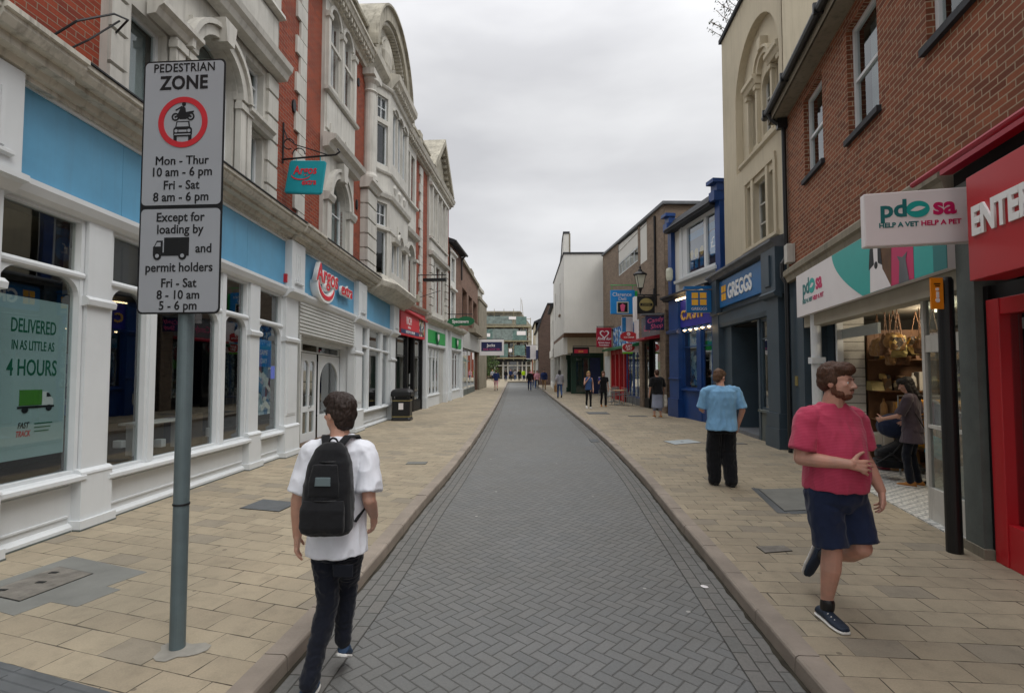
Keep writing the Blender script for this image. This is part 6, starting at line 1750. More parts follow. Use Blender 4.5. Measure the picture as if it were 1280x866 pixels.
t = thing('gabled_house', GB.P(4, -4, 0), 'dark brown gabled house with a white front jutting out beyond the pale house', 'building')
HB_ = [(1.5, 2.6, 4.4, 5.9), (5.5, 6.6, 4.4, 5.9), (0.6, 4, 0.6, 2.8), (5, 8.6, 0.6, 2.8)]
m = MB(GB); m.wall(0, 9, 0.1, 6.3, HB_, 0, 0.2); m.build('wall', 'white_render', t)
m = MB(GB)
for u in (0.0, 8.9): m.prism([(0, 0)], 0, 0) if False else m.q.extend([[m.vert(u, -0.06, 0.1), m.vert(u, -9, 0.1), m.vert(u, -9, 9.1), m.vert(u, -1.05, 9.1), m.vert(u, -0.06, 6.3)]])
m.box(0, 8.9, -9.1, -9, 0.1, 9.1); m.build('gable_wall', 'brick_dark', t)
m = MB(GB); m.run([(0.25, 6.2), (0.25, 6.32), (-1.05, 9.25), (-9.1, 9.25), (-9.1, 9.1), (-1.05, 9.1), (0.0, 6.25)], -0.12, 9.0); m.build('roof', 'slate', t)
for q in HB_: window(GB, t, *q, -0.08, vb=(0.5,))
m = MB(GB); m.box(0.2, 8.8, -1, -0.9, 0.1, 6.2); m.build('room', 'interior_mid', t)
m = MB(GB); m.box(0.2, 8.8, 0.0, 0.2, 3.0, 4.0); m.build('fascia', 'navy_sign', t)
t, b, hf = side_sign('projecting_sign', 1.5, 0.2, 1.3, 3.0, 4.6, 'small white and navy shop sign far down the right hand row', 'board_white', 0.08, fr=GB)
m = MB(hf); m.box(0.85, 1.3, 0.08, 0.1, 3.1, 4.5); m.build('blue_band', 'navy_sign', b)
GC = Frame((3.05, 66.3), (3.2, 79.0), -1)
t = thing('shop_row', GC.P(6, -4, 0), 'last low pale shop row with a dark green awning before the square', 'building')
m = MB(GC); m.wall(0, 12, 0.1, 8.0, [(1, 5, 0.6, 2.8), (6, 11, 0.6, 2.8), (2, 3, 4.6, 6.4), (8, 9, 4.6, 6.4)], 0, 0.2); m.box(0, 12, -7, -6.9, 0, 8); m.box(11.9, 12, -6.9, -0.02, 0, 8); m.build('wall', 'stucco', t)
m = MB(GC); m.run([(0.2, 7.9), (0.2, 8.05), (-3.5, 9.8), (-7, 8)], -0.1, 12.1); m.build('roof', 'slate', t)
for q in [(1, 5, 0.6, 2.8), (6, 11, 0.6, 2.8), (2, 3, 4.6, 6.4), (8, 9, 4.6, 6.4)]: window(GC, t, *q, -0.08, vb=(0.5,))
m = MB(GC); m.run([(0, 3.5), (1.0, 2.9), (1.0, 3.0), (0, 3.65)], 0.3, 8); m.build('awning', 'shop_green', t)
m = MB(GC); m.box(0.2, 11.8, -1, -0.9, 0.1, 7.8); m.build('room', 'interior_mid', t)
# ================================================================== STREET FURNITURE
# pedestrian zone sign on its grey post
SPX, SPY = -2.15, 3.37
SG = thing('zone_sign', (SPX, SPY, 0.11), 'tall grey pedestrian zone sign plate on a grey round steel post', 'sign')
m = MB(); m.lathe(SPX, SPY, [(0.046, 0.10), (0.046, 3.84), (0.04, 3.86), (0, 3.865)], 22); m.build('post', 'pole_grey', SG, smooth=False)
m = MB(); m.lathe(SPX, SPY, [(0.0505, 1.02), (0.0505, 1.03), (0.0495, 1.032)], 22); m.build('post_band', 'dark_iron', SG)
PD = Vector((SPX - 0.015, SPY - 0.065, 0))
rt = Vector((math.cos(R(-4)), math.sin(R(-4)), 0))
PFm = oframe((PD.x, PD.y), (rt.x, rt.y))
def plate_poly(u0, u1, z0, z1, r=0.035):
    P = []
    for cx, cz, a0 in ((u1 - r, z0 + r, -90), (u1 - r, z1 - r, 0), (u0 + r, z1 - r, 90), (u0 + r, z0 + r, 180)):
        for k in range(5):
            a = R(a0 + 90 * k / 4); P.append((cx + r * math.cos(a), cz + r * math.sin(a)))
    return P
HWD = 0.283
for z0, z1 in ((2.958, 3.94), (2.255, 2.956)):
    m = MB(PFm); m.prism(plate_poly(-HWD, HWD, z0, z1), -0.003, 0.0); pl_ = m.build('plate', 'ink_black', SG)
    m = MB(PFm); m.prism(plate_poly(-HWD + 0.012, HWD - 0.012, z0 + 0.012, z1 - 0.012, 0.028), 0.0, 0.0025); m.build('plate_face', 'sign_plate', pl_)
    if z0 > 2.9: upper = pl_
    else: lower = pl_
m = MB(PFm); m.box(-HWD, HWD, -0.0034, -0.0004, 2.91, 3.0); m.build('plate_joint', 'ink_black', SG)
m = MB(PFm); m.box(-0.2, 0.2, -0.03, -0.004, 3.25, 3.29); m.box(-0.2, 0.2, -0.03, -0.004, 2.5, 2.54); m.build('clip', 'pole_grey', SG)
def st(b, z, s, par, u=0.0, fat=0.014, **k):
    k['xs'] = k.get('xs', 1.0) * 0.94
    text(PFm, b, u, z, s * 0.97, 'ink_black', par, 0.003, ext=0.0008, fat=fat, **k)
st('PEDESTRIAN', 3.862, 0.083, upper, xs=0.96, space=1.06)
st('ZONE', 3.745, 0.130, upper, xs=0.98, fat=0.03, space=1.05)
[st('Mon - Thur', 3.238, 0.086, upper, fat=0.0, u=q_) for q_ in (-0.0012, 0.0012)]; st('10 am - 6 pm', 3.162, 0.086, upper); st('Fri - Sat', 3.074, 0.086, upper); st('8 am - 6 pm', 2.996, 0.086, upper)
m = MB(PFm); m.ring(0.0, 3.52, 0.133, 0.17, 0.003, 0.006, 48); m.build('red_ring', 'sign_red', upper)
m = MB(PFm)   # motorcycle and rider
c0, z0 = 0.0, 3.575
m.ring(c0 - 0.052, z0 - 0.018, 0.017, 0.027, 0.003, 0.005, 20); m.ring(c0 + 0.052, z0 - 0.018, 0.017, 0.027, 0.003, 0.005, 20)
m.disc(c0 - 0.052, z0 - 0.018, 0.007, 0.003, 0.005, 10); m.disc(c0 + 0.052, z0 - 0.018, 0.007, 0.003, 0.005, 10)
m.prism([(c0 - 0.05, z0 - 0.015), (c0 - 0.03, z0 + 0.012), (c0 + 0.03, z0 + 0.008), (c0 + 0.055, z0 - 0.012), (c0 + 0.02, z0 - 0.035), (c0 - 0.02, z0 - 0.035)], 0.003, 0.0046)
m.prism([(c0 - 0.035, z0 + 0.005), (c0 + 0.02, z0 + 0.005), (c0 + 0.015, z0 + 0.04), (c0 + 0.0, z0 + 0.052), (c0 - 0.015, z0 + 0.045)], 0.003, 0.0044)
m.prism([(c0 - 0.005, z0 + 0.045), (c0 - 0.05, z0 + 0.022), (c0 - 0.055, z0 + 0.03), (c0 - 0.01, z0 + 0.055)], 0.003, 0.0043)
m.prism([(c0 + 0.01, z0 + 0.012), (c0 + 0.075, z0 + 0.02), (c0 + 0.07, z0 + 0.008), (c0 + 0.02, z0 - 0.0)], 0.003, 0.0042)
m.disc(c0 + 0.004, z0 + 0.066, 0.014, 0.003, 0.005, 14)
m.build('motorcycle_symbol', 'ink_black', upper)
m = MB(PFm)   # car seen from the front
z0 = 3.46
def q4(a, b, c, d): m.prism([a, b, c, d], 0.003, 0.005)
q4((-0.052, z0 + 0.022), (0.052, z0 + 0.022), (0.044, z0 + 0.066), (-0.044, z0 + 0.066))
m.prism(plate_poly(-0.064, 0.064, z0 - 0.035, z0 + 0.026, 0.016), 0.003, 0.0052)
m.box(-0.062, -0.04, 0.003, 0.005, z0 - 0.068, z0 - 0.03); m.box(0.04, 0.062, 0.003, 0.005, z0 - 0.068, z0 - 0.03)
m.build('car_symbol', 'ink_black', upper)
m = MB(PFm)
m.prism([(-0.042, z0 + 0.03), (0.042, z0 + 0.03), (0.036, z0 + 0.058), (-0.036, z0 + 0.058)], 0.005, 0.0062)
m.disc(-0.044, z0 + 0.002, 0.011, 0.0052, 0.0064, 14); m.disc(0.044, z0 + 0.002, 0.011, 0.0052, 0.0064, 14)
m.box(-0.028, 0.028, 0.0052, 0.0062, z0 - 0.006, z0 + 0.008); m.box(-0.055, 0.055, 0.0052, 0.0062, z0 - 0.026, z0 - 0.019)
m.build('car_symbol_lights', 'sign_plate', upper)
st('Except for', 2.862, 0.086, lower); st('loading by', 2.782, 0.086, lower)
st('and', 2.655, 0.086, lower, u=0.165)
st('permit holders', 2.532, 0.086, lower, xs=0.98)
st('Fri - Sat', 2.43, 0.084, lower); st('8 - 10 am', 2.353, 0.084, lower); st('5 - 6 pm', 2.283, 0.084, lower)
m = MB(PFm)   # lorry
m.box(-0.105, 0.065, 0.003, 0.005, 2.655, 2.755)
m.prism([(-0.18, 2.65), (-0.115, 2.65), (-0.115, 2.735), (-0.155, 2.735), (-0.172, 2.70), (-0.18, 2.695)], 0.003, 0.0048)
m.box(-0.18, 0.065, 0.003, 0.0046, 2.635, 2.657)
m.disc(-0.15, 2.635, 0.027, 0.003, 0.0056, 20); m.disc(0.022, 2.635, 0.027, 0.003, 0.0056, 20)
m.build('lorry_symbol', 'ink_black', lower)
m = MB(PFm); m.disc(-0.15, 2.635, 0.013, 0.0056, 0.0064, 16); m.disc(0.022, 2.635, 0.013, 0.0056, 0.0064, 16); m.prism([(-0.166, 2.697), (-0.128, 2.697), (-0.128, 2.724), (-0.152, 2.724)], 0.0048, 0.006)
m.build('lorry_symbol_lights', 'sign_plate', lower)

# litter bin
BX, BY = -3.84, 18.0
LBn = thing('litter_bin', (BX, BY, 0.11), 'black rounded litter bin with a domed hood, gold bands and a white notice', 'bin')
m = MB()
def rrect(hw, hd, r, z):
    P = []
    for cx, cy, a0 in ((hw - r, -hd + r, -90), (hw - r, hd - r, 0), (-hw + r, hd - r, 90), (-hw + r, -hd + r, 180)):
        for k in range(5):
            a = R(a0 + 22.5 * k); P.append((BX + cx + r * math.cos(a), BY + cy + r * math.sin(a), z))
    return P
def stack(m, rings):
    I = [[m.vert(*p) for p in rg] for rg in rings]; n = len(I[0])
    m.q.append(I[0][::-1]); m.q.append(I[-1])
    for a, b in zip(I, I[1:]):
        for k in range(n): m.q.append([a[k], a[(k + 1) % n], b[(k + 1) % n], b[k]])
stack(m, [rrect(0.31, 0.27, 0.06, z) if z > .2 else rrect(0.33, 0.29, 0.06, z) for z in (0.11, 0.17, 0.21, 0.83, 0.86)])
m.build('body', 'post_black', LBn)
m = MB(); stack(m, [rrect(0.35, 0.31, 0.07, 0.95), rrect(0.36, 0.32, 0.07, 1.0), rrect(0.35, 0.31, 0.08, 1.10), rrect(0.30, 0.27, 0.09, 1.17), rrect(0.2, 0.18, 0.09, 1.21), rrect(0.1, 0.09, 0.05, 1.22)])
for sx in (-1, 1):
    for sy in (-1, 1): m.box(BX + sx * 0.27 - 0.04, BX + sx * 0.27 + 0.04, BY + sy * 0.23 - 0.04, BY + sy * 0.23 + 0.04, 0.84, 0.97)
m.box(BX - 0.2, BX + 0.2, BY - 0.15, BY + 0.15, 0.84, 0.96)
m.build('hood', 'post_black', LBn, smooth=False)
for z in (0.24, 0.79): m = MB(); stack(m, [rrect(0.313, 0.273, 0.06, z), rrect(0.316, 0.276, 0.06, z + 0.005), rrect(0.316, 0.276, 0.06, z + 0.02), rrect(0.313, 0.273, 0.06, z + 0.025)]); m.build('band', 'olive_gold', LBn)
m = MB(); m.box(BX - 0.07, BX + 0.09, BY - 0.285, BY - 0.272, 0.5, 0.72); m.build('notice', 'board_white', LBn)

# covers let into the paving
def cover(pts, z, mat, name, label, frame=None, fm='concrete_patch', marks=()):
    c = Vector((sum(p[0] for p in pts) / 4, sum(p[1] for p in pts) / 4, z))
    t = thing(name, c, label, 'cover')
    if frame:
        m = MB(); a = [m.vert(p[0], p[1], z + 0.003) for p in frame]; b = [m.vert(p[0], p[1], z - 0.05) for p in frame]
        m.q.append(a)
        for k in range(len(a)): m.q.append([a[k], a[(k + 1) % len(a)], b[(k + 1) % len(a)], b[k]])
        m.build('surround', fm, t)
    ins = [(c.x + (p[0] - c.x) * 0.97, c.y + (p[1] - c.y) * 0.97) for p in pts]
    m = MB(); a = [m.vert(p[0], p[1], z + 0.006) for p in pts]; b = [m.vert(p[0], p[1], z - 0.05) for p in pts]; m.q.append(a)
    for k in range(4): m.q.append([a[k], a[(k + 1) % 4], b[(k + 1) % 4], b[k]])
    m.build('rim', 'ink_black' if frame else 'dark_iron', t)
    m = MB(); a = [m.vert(p[0], p[1], z + 0.009) for p in ins]; b = [m.vert(p[0], p[1], z) for p in ins]; m.q.append(a)
    for k in range(4): m.q.append([a[k], a[(k + 1) % 4], b[(k + 1) % 4], b[k]])
    m.build('plate', mat, t)
    for (u, v) in marks:
        p = Vector(pts[0]).lerp(Vector(pts[1]), u).lerp(Vector(pts[3]).lerp(Vector(pts[2]), u), v)
        m = MB(); m.disc(0, 0, 0.02, 0, 0.001) if False else m.box(p.x - 0.035, p.x + 0.035, p.y - 0.018, p.y + 0.018, z + 0.008, z + 0.012); m.build('lifting_hole', 'ink_black', t)
    return t
V2 = lambda *a: Vector(a)
cover([V2(-4.22, 4.16), V2(-3.79, 4.02), V2(-3.66, 4.56), V2(-4.10, 4.72)], 0.11, 'iron_cover', 'inspection_cover', 'rusty inspection cover in a grey concrete patch beside the white shopfront',
      [V2(-4.40, 4.10), V2(-3.62, 3.80), V2(-3.55, 4.02), V2(-3.28, 3.94), V2(-3.18, 4.24), V2(-3.34, 4.30), V2(-3.22, 4.60), V2(-4.2, 4.98)], marks=((0.5, 0.5), (0.25, 0.8), (0.2, 0.15)))
cover([V2(-3.50, 6.66), V2(-2.92, 6.50), V2(-2.86, 6.94), V2(-3.42, 7.12)], 0.11, 'tactile', 'drain_grating', 'dark square grating in the left pavement beyond the zone sign')
cover([V2(3.42, 6.52), V2(4.15, 6.62), V2(4.38, 7.78), V2(3.66, 7.7)], 0.11, 'concrete_patch', 'inspection_cover', 'large pale square cover with a dark edge behind the man in red')
m = MB(); m.face([(3.30, 6.45, 0.114), (3.42, 6.42, 0.114), (3.74, 7.75, 0.114), (3.6, 7.8, 0.114)]); m.face([(3.45, 6.40, 0.1135), (4.2, 6.5, 0.1135), (4.2, 6.64, 0.1135), (3.43, 6.54, 0.1135)])
tag(m.build('cover_edge', 'tactile'), kind='structure')
cover([V2(2.46, 5.06), V2(2.76, 5.12), V2(2.76, 5.27), V2(2.46, 5.24)], 0.11, 'iron_cover', 'stop_tap_cover', 'small narrow iron cover near the right kerb')
cover([V2(3.85, 12.2), V2(4.62, 12.55), V2(4.48, 13.1), V2(3.74, 12.75)], 0.11, 'blind_pale', 'inspection_cover', 'pale square cover in the right pavement ahead of the man in blue', marks=((0.5, 0.5),))
cover([V2(3.05, 20.4), V2(3.9, 20.4), V2(3.9, 21.3), V2(3.05, 21.3)], 0.11, 'tactile', 'inspection_cover', 'dark square cover in front of the two approaching women')
cover([V2(4.4, 19.3), V2(5.1, 19.3), V2(5.1, 19.6), V2(4.4, 19.6)], 0.11, 'tactile', 'drain_grating', 'long narrow grating beside the woman in black')
cover([V2(2.05, 13.4), V2(2.28, 13.4), V2(2.30, 13.95), V2(2.07, 13.95)], 0.0, 'tactile', 'gully_grating', 'iron gully grating in the road by the right kerb')
cover([V2(5.1, 12.2), V2(5.6, 12.25), V2(5.6, 12.5), V2(5.1, 12.45)], 0.11, 'iron_cover', 'stop_tap_cover', 'small iron cover before the bakery entrance')
cover([V2(-2.0, 9.7), V2(-1.62, 9.7), V2(-1.62, 9.95), V2(-2.0, 9.95)], 0.11, 'concrete_patch', 'stop_tap_cover', 'small flush cover near the left kerb in mid distance')
# patch around the post, ribbed tactile paving in the near corner
m = MB(); pp_ = []
for k in range(16):
    a = 2 * PI * k / 16; r_ = 0.115 + 0.02 * math.sin(3 * a + 1) + rnd.uniform(-0.02, 0.02); pp_.append((SPX + 0.03 + r_ * math.cos(a) * 1.25, SPY - 0.03 + r_ * math.sin(a), 0.115))
m.face(pp_); tag(m.build('cement_patch', 'gum'), kind='structure')
m = MB()
ax, ay = Vector((0.95, -0.31, 0)).normalized(), Vector((0.31, 0.95, 0)).normalized()
o0 = Vector((-3.3, 3.27, 0))
for k in range(12):
    for q in range(4):
        p = o0 + ax * (q * 0.405 + 0.004) - ay * (0.068 * k + 0.03); p2 = p + ax * 0.397
        w_ = ay * 0.024
        c = [p - w_, p2 - w_, p2 + w_, p + w_]
        i = [m.vert(v.x, v.y, 0.112) for v in c] + [m.vert(v.x * 1, v.y, 0.120) for v in (p - w_ * .7, p2 - w_ * .7, p2 + w_ * .7, p + w_ * .7)]
        m.q += [[i[4], i[5], i[6], i[7]], [i[0], i[1], i[5], i[4]], [i[2], i[3], i[7], i[6]], [i[1], i[2], i[6], i[5]], [i[3], i[0], i[4], i[7]]]
p, p2 = o0, o0 + ax * 1.62
m.q.append([m.vert(v.x, v.y, 0.1135) for v in (p, p2, p2 - ay * 0.85, p - ay * 0.85)])
tag(m.build('tactile_paving', 'tactile'), kind='structure')
# trodden litter
def litter(x, y, z, s, mat, label):
    m = MB(); P = [(x + s * rnd.uniform(.6, 1.2) * math.cos(k * PI / 4), y + s * rnd.uniform(.6, 1.2) * math.sin(k * PI / 4), z + rnd.uniform(.003, .008)) for k in range(8)]
    c = (x, y, z + s * 0.35)
    for k in range(8): m.face([P[k], P[(k + 1) % 8], c])
    tag(m.build('litter', mat), label, 'litter')
litter(1.68, 4.55, 0.004, 0.035, 'board_white', 'crumpled white scrap in the gutter below the right kerb')

# cafe tables and chairs outside the small shops
def cafe_table(x, y, label):
    t = thing('cafe_table', (x, y, 0.11), label, 'table', 'cafe tables outside the small shops')
    m = MB(); m.lathe(x, y, [(0.34, 0.83), (0.35, 0.84), (0.35, 0.86), (0.34, 0.865)], 24); m.build('table_top', 'table_wood', t)
    m = MB(); m.lathe(x, y, [(0.03, 0.16), (0.03, 0.83)], 10); m.build('column', 'steel', t)
    m = MB()
    for k in range(4): a = R(45 + 90 * k); m.tube([(x, y, 0.2), (x + 0.3 * math.cos(a), y + 0.3 * math.sin(a), 0.13)], 0.02, 6)
    m.build('foot', 'steel', t)
    return t
def cafe_chair():
    t = thing('cafe_chair', (0, 0, 0), 'x', 'chair', 'cafe chairs outside the small shops')
    for sx in (-1, 1):
        m = MB(); m.tube([(sx * 0.2, -0.2, 0.0), (sx * 0.2, -0.2, 0.62), (sx * 0.22, 0.18, 0.66), (sx * 0.2, 0.2, 0.0)], 0.014, 6); m.build('leg_frame', 'steel', t)
    m = MB(); m.box(-0.2, 0.2, -0.2, 0.2, 0.43, 0.46); m.build('seat', 'steel', t)
    m = MB()
    m.tube([(-0.2, 0.2, 0.45), (-0.2, 0.25, 0.85), (0.2, 0.25, 0.85), (0.2, 0.2, 0.45)], 0.014, 6)
    for k in range(3): m.box(-0.19, 0.19, 0.215 + 0.012 * k, 0.23 + 0.012 * k, 0.55 + 0.1 * k, 0.6 + 0.1 * k)
    m.build('backrest', 'steel', t)
    return t
cafe_table(5.30, 25.3, 'round wooden topped cafe table nearest to the woman in black'); cafe_table(5.45, 27.6, 'round wooden topped cafe table by the red door')
ch = cafe_chair()
spots = [(5.75, 25.0, 100, 'metal cafe chair against the wall behind the nearer table'), (4.85, 25.6, -80, 'metal cafe chair on the kerb side of the nearer table'), (5.85, 27.4, 95, 'metal cafe chair against the wall behind the farther table'), (4.95, 27.8, -85, 'metal cafe chair on the kerb side of the farther table'), (5.4, 26.4, 10, 'metal cafe chair standing between the two tables')]
for k, (x, y, a, lb) in enumerate(spots):
    c = ch if k == 0 else copy_tree(ch)
    c.location = (x, y, 0.11); c.rotation_euler = (0, 0, R(a)); c['label'] = lb

# tree in the square
def tree(x, y, h, r, label, seed=3):
    rr = random.Random(seed)
    t = thing('tree', (x, y, 0.1), label, 'tree')
    m = MB(); m.tube([(x, y, 0.05), (x + 0.05, y, h * 0.4), (x, y, h * 0.8)], [0.16, 0.12, 0.05], 8)
    for k in range(6):
        a = rr.uniform(0, 6.28); m.tube([(x, y, h * (0.3 + 0.07 * k)), (x + r * 0.7 * math.cos(a), y + r * 0.7 * math.sin(a), h * (0.5 + 0.08 * k))], [0.06, 0.02], 5)
    m.build('trunk', 'wood_brown', t)
    cl = [(rr.gauss(0, r * 0.42), rr.gauss(0, r * 0.42), rr.uniform(0.22, 0.95)) for _ in range(26)]
    for nm, mat, n_ in (('crown', 'leaf', 2600), ('crown', 'leaf_light', 1400)):
        m = MB()
        for _ in range(n_):
            c = rr.choice(cl); d = Vector((rr.gauss(0, 1), rr.gauss(0, 1), rr.gauss(0, 1))).normalized() * (r * 0.34 * rr.random() ** 0.4)
            p = Vector((x + c[0], y + c[1], h * c[2])) + d
            a = Vector((rr.gauss(0, 1), rr.gauss(0, 1), rr.gauss(0, 1))).normalized(); b = a.orthogonal().normalized(); s = rr.uniform(0.06, 0.13)
            i = len(m.v); m.v += [p - a * s, p + b * s * .6, p + a * s, p - b * s * .6]; m.q.append([i, i + 1, i + 2, i + 3])
        m.build(nm, mat, t)
tree(-4.2, 84.0, 4.4, 1.8, 'bushy green tree in the square before the scaffolded building')
# ================================================================== PEOPLE
def mesh_obj(name, me, parent, mat=None):
    o = bpy.data.objects.new(name, me); COL.objects.link(o)
    if parent is not None: o.parent = parent
    if mat:
        me.materials.clear(); me.materials.append(MATS[mat])
    return o

class Blob:
    """closed shapes that are fused into one continuous skin"""
    def __init__(s): s.v = []; s.q = []
    def rings(s, R_):
        I = []
        for rg in R_:
            I.append(list(range(len(s.v), len(s.v) + len(rg)))); s.v += [Vector(p) for p in rg]
        n = len(I[0])
        s.q.append(I[0][::-1]); s.q.append(I[-1])
        for a, b in zip(I, I[1:]):
            for k in range(n): s.q.append([a[k], a[(k + 1) % n], b[(k + 1) % n], b[k]])
        return s
    def cap(s, p0, r0, p1, r1, n=12):
        p0, p1 = Vector(p0), Vector(p1)
        t = (p1 - p0)
        if t.length < 1e-5: t = Vector((0, 0, 1e-4))
        t.normalize(); a = t.orthogonal().normalized(); b = t.cross(a)
        prof = []
        for k in range(5): an = PI / 2 * k / 4; prof.append((p0 - t * r0 * math.cos(an), max(1e-4, r0 * math.sin(an))))
        for k in range(5): an = PI / 2 * k / 4; prof.append((p1 + t * r1 * math.sin(an), max(1e-4, r1 * math.cos(an))))
        return s.rings([[c + (a * math.cos(2 * PI * j / n) + b * math.sin(2 * PI * j / n)) * r for j in range(n)] for c, r in prof])
    def chain(s, pts):
        for (p, r), (p2, r2) in zip(pts, pts[1:]): s.cap(p, r, p2, r2)
        return s
    def ell(s, c, rad, rot=None, n=16):
        c = Vector(c); m = rot or Matrix.Identity(3)
        Rg = []
        for k in range(n // 2 + 1):
            ph = PI * k / (n // 2)
            Rg.append([c + m @ Vector((rad[0] * max(1e-3, math.sin(ph)) * math.cos(2 * PI * j / n), rad[1] * max(1e-3, math.sin(ph)) * math.sin(2 * PI * j / n), -rad[2] * math.cos(ph))) for j in range(n)])
        return s.rings(Rg)
    def loft(s, sec, n=20, e=2.4):
        """sections (centre, right vector * half width, forward vector * half depth): rounded-box rings"""
        Rg = []
        for c, rx, ry in sec:
            c, rx, ry = Vector(c), Vector(rx), Vector(ry); rg = []
            for j in range(n):
                an = 2 * PI * j / n; co, si = math.cos(an), math.sin(an)
                rg.append(c + rx * (abs(co) ** (2 / e) * (1 if co >= 0 else -1)) + ry * (abs(si) ** (2 / e) * (1 if si >= 0 else -1)))
            Rg.append(rg)
        return s.rings(Rg)
    def fuse(s, name, voxel, smooth=4, parent=None, mat=None, fold=0.0, fscale=7.0, squash=1.0, dents=(), seed=0.0, fdir=None):
        me = bpy.data.meshes.new(name)
        me.from_pydata(s.v, [], s.q)
        bm = bmesh.new(); bm.from_mesh(me); bmesh.ops.recalc_face_normals(bm, faces=bm.faces); bm.to_mesh(me); bm.free()
        o = bpy.data.objects.new(name, me); COL.objects.link(o)
        r = o.modifiers.new('r', 'REMESH'); r.mode = 'VOXEL'; r.voxel_size = voxel; r.use_smooth_shade = True
        sm = o.modifiers.new('s', 'SMOOTH'); sm.factor = 0.5; sm.iterations = smooth
        dg = bpy.context.evaluated_depsgraph_get()
        out = bpy.data.meshes.new_from_object(o.evaluated_get(dg))
        bpy.data.objects.remove(o); bpy.data.meshes.remove(me)
        for c, d, rad in dents:
            c, d = Vector(c), Vector(d)
            for v in out.vertices:
                q = (v.co - c).length_squared / (rad * rad)
                if q < 4: v.co += d * math.exp(-q * 1.6)
        if fold > 0:
            nn = [v.normal.copy() for v in out.vertices]
            for v, n_ in zip(out.vertices, nn):
                p = v.co * fscale
                p = Vector((p.x + seed, p.y, p.z * squash))
                w = noise.noise(p) * 0.7 + (0.5 - abs(noise.noise(p * 1.9 + Vector((3, 1, 7))))) * 0.8
                v.co += n_ * (w * fold)
        for p in out.polygons: p.use_smooth = True
        out.name = name
        return mesh_obj(name, out, parent, mat)

def skin_mat(name, hexcol):
    g = NT(name); pos = g.obj()
    n1 = g.noise(9, 3, 0.6, pos)
    c = lin(hexcol)
    col = g.mix(g.ramp(n1, 0.3, 0.7), tuple(x * 0.86 for x in c[:3]) + (1,), (min(1, c[0] * 1.1), c[1] * 0.98, c[2] * 0.95, 1))
    p = g.principled(col, 0.5, 0, 0.4, g.noise(160, 2, 0.5, pos), 0.0006, 0.4)
    p.inputs['Subsurface Weight'].default_value = 0.12
    p.inputs['Subsurface Radius'].default_value = (0.012, 0.005, 0.003)
    MATS[name] = g.m
skin_mat('skin_pale', '#c79e8a'); skin_mat('skin_warm', '#bf9684'); skin_mat('skin_arm', '#c39883')

def cloth_mat(name, hexcol, stripe=None, rough=0.9, weave=420):
    g = NT(name); pos = g.obj()
    c = lin(hexcol)
    n1 = g.noise(6, 4, 0.6, pos)
    col = g.mix(g.ramp(n1, 0.3, 0.75), tuple(x * 0.88 for x in c[:3]) + (1,), tuple(min(1, x * 1.08) for x in c[:3]) + (1,))
    if stripe:
        sp = g.n('ShaderNodeSeparateXYZ'); g.l(pos, sp.inputs[0])
        w = g.math('GREATER_THAN', g.math('FRACT', g.math('MULTIPLY', sp.outputs[2], 105)), 0.6)
        col = g.mix(g.math('MULTIPLY', w, 0.38), col, lin(stripe))
    p = g.principled(col, rough, 0, 0.2, g.noise(weave, 2, 0.5, pos), 0.001, 0.5)
    p.inputs['Sheen Weight'].default_value = 0.15
    MATS[name] = g.m
for nm, h in (('cloth_white', '#dfe2ea'), ('cloth_red', '#b43a57'), ('cloth_blue', '#7fb0d6'), ('jean_dark', '#141823'), ('short_navy', '#1d2740'), ('trouser_black', '#16181c'), ('cloth_black', '#131316'), ('cloth_greyskirt', '#8e94a6'),
              ('cloth_purple', '#4c434c'), ('cloth_navy', '#22305a'), ('cloth_denim', '#3b5582'), ('cloth_tan', '#8a6a46'), ('cloth_maroon', '#6a2530'), ('cloth_hiviz', '#b9e21d'), ('cloth_grey', '#8c8c92'), ('cloth_yellow', '#c48a1a'), ('bag_black', '#17181b'), ('bag_teal', '#4ba7bd'), ('cloth_blond', '#a9793f'), ('cloth_pink', '#d79aa8')):
    cloth_mat(nm, h, stripe='#d8617c' if nm == 'cloth_red' else None)
def hair_mat(name, hexcol):
    g = NT(name); pos = g.obj()
    mp = g.n('ShaderNodeMapping'); mp.inputs['Scale'].default_value = (1, 1, 0.25); g.l(pos, mp.inputs[0])
    n1 = g.noise(170, 3, 0.7, mp.outputs[0]); c = lin(hexcol)
    col = g.mix(g.ramp(n1, 0.3, 0.7), tuple(x * 0.45 for x in c[:3]) + (1,), tuple(min(1, x * 1.5) for x in c[:3]) + (1,))
    g.principled(col, 0.55, 0, 0.4, n1, 0.006, 0.8); MATS[name] = g.m
hair_mat('hair_dark', '#2a1d17'); hair_mat('hair_brown', '#4a3020'); hair_mat('hair_auburn', '#5a3f2a'); hair_mat('hair_black', '#17120f'); hair_mat('hair_blond', '#a98a55'); hair_mat('beard', '#5f3a28')
M('shoe_blue', '#24405f', 0.7); M('shoe_navy', '#1c2a3c', 0.7); M('sole_white', '#e4e3de', 0.6); M('shoe_black', '#141415', 0.5); M('boot_tan', '#a06a2c', 0.7); M('shoe_white', '#dedcd6', 0.6); M('eye_white', '#e6e2dc', 0.25, var=0.02); M('iris_brown', '#2c1c12', 0.2); M('lip', '#a86560', 0.5); M('plastic_white', '#e9e9ea', 0.4)

def rotz(v, a): c, s_ = math.cos(a), math.sin(a); return Vector((v[0] * c - v[1] * s_, v[0] * s_ + v[1] * c, v[2]))

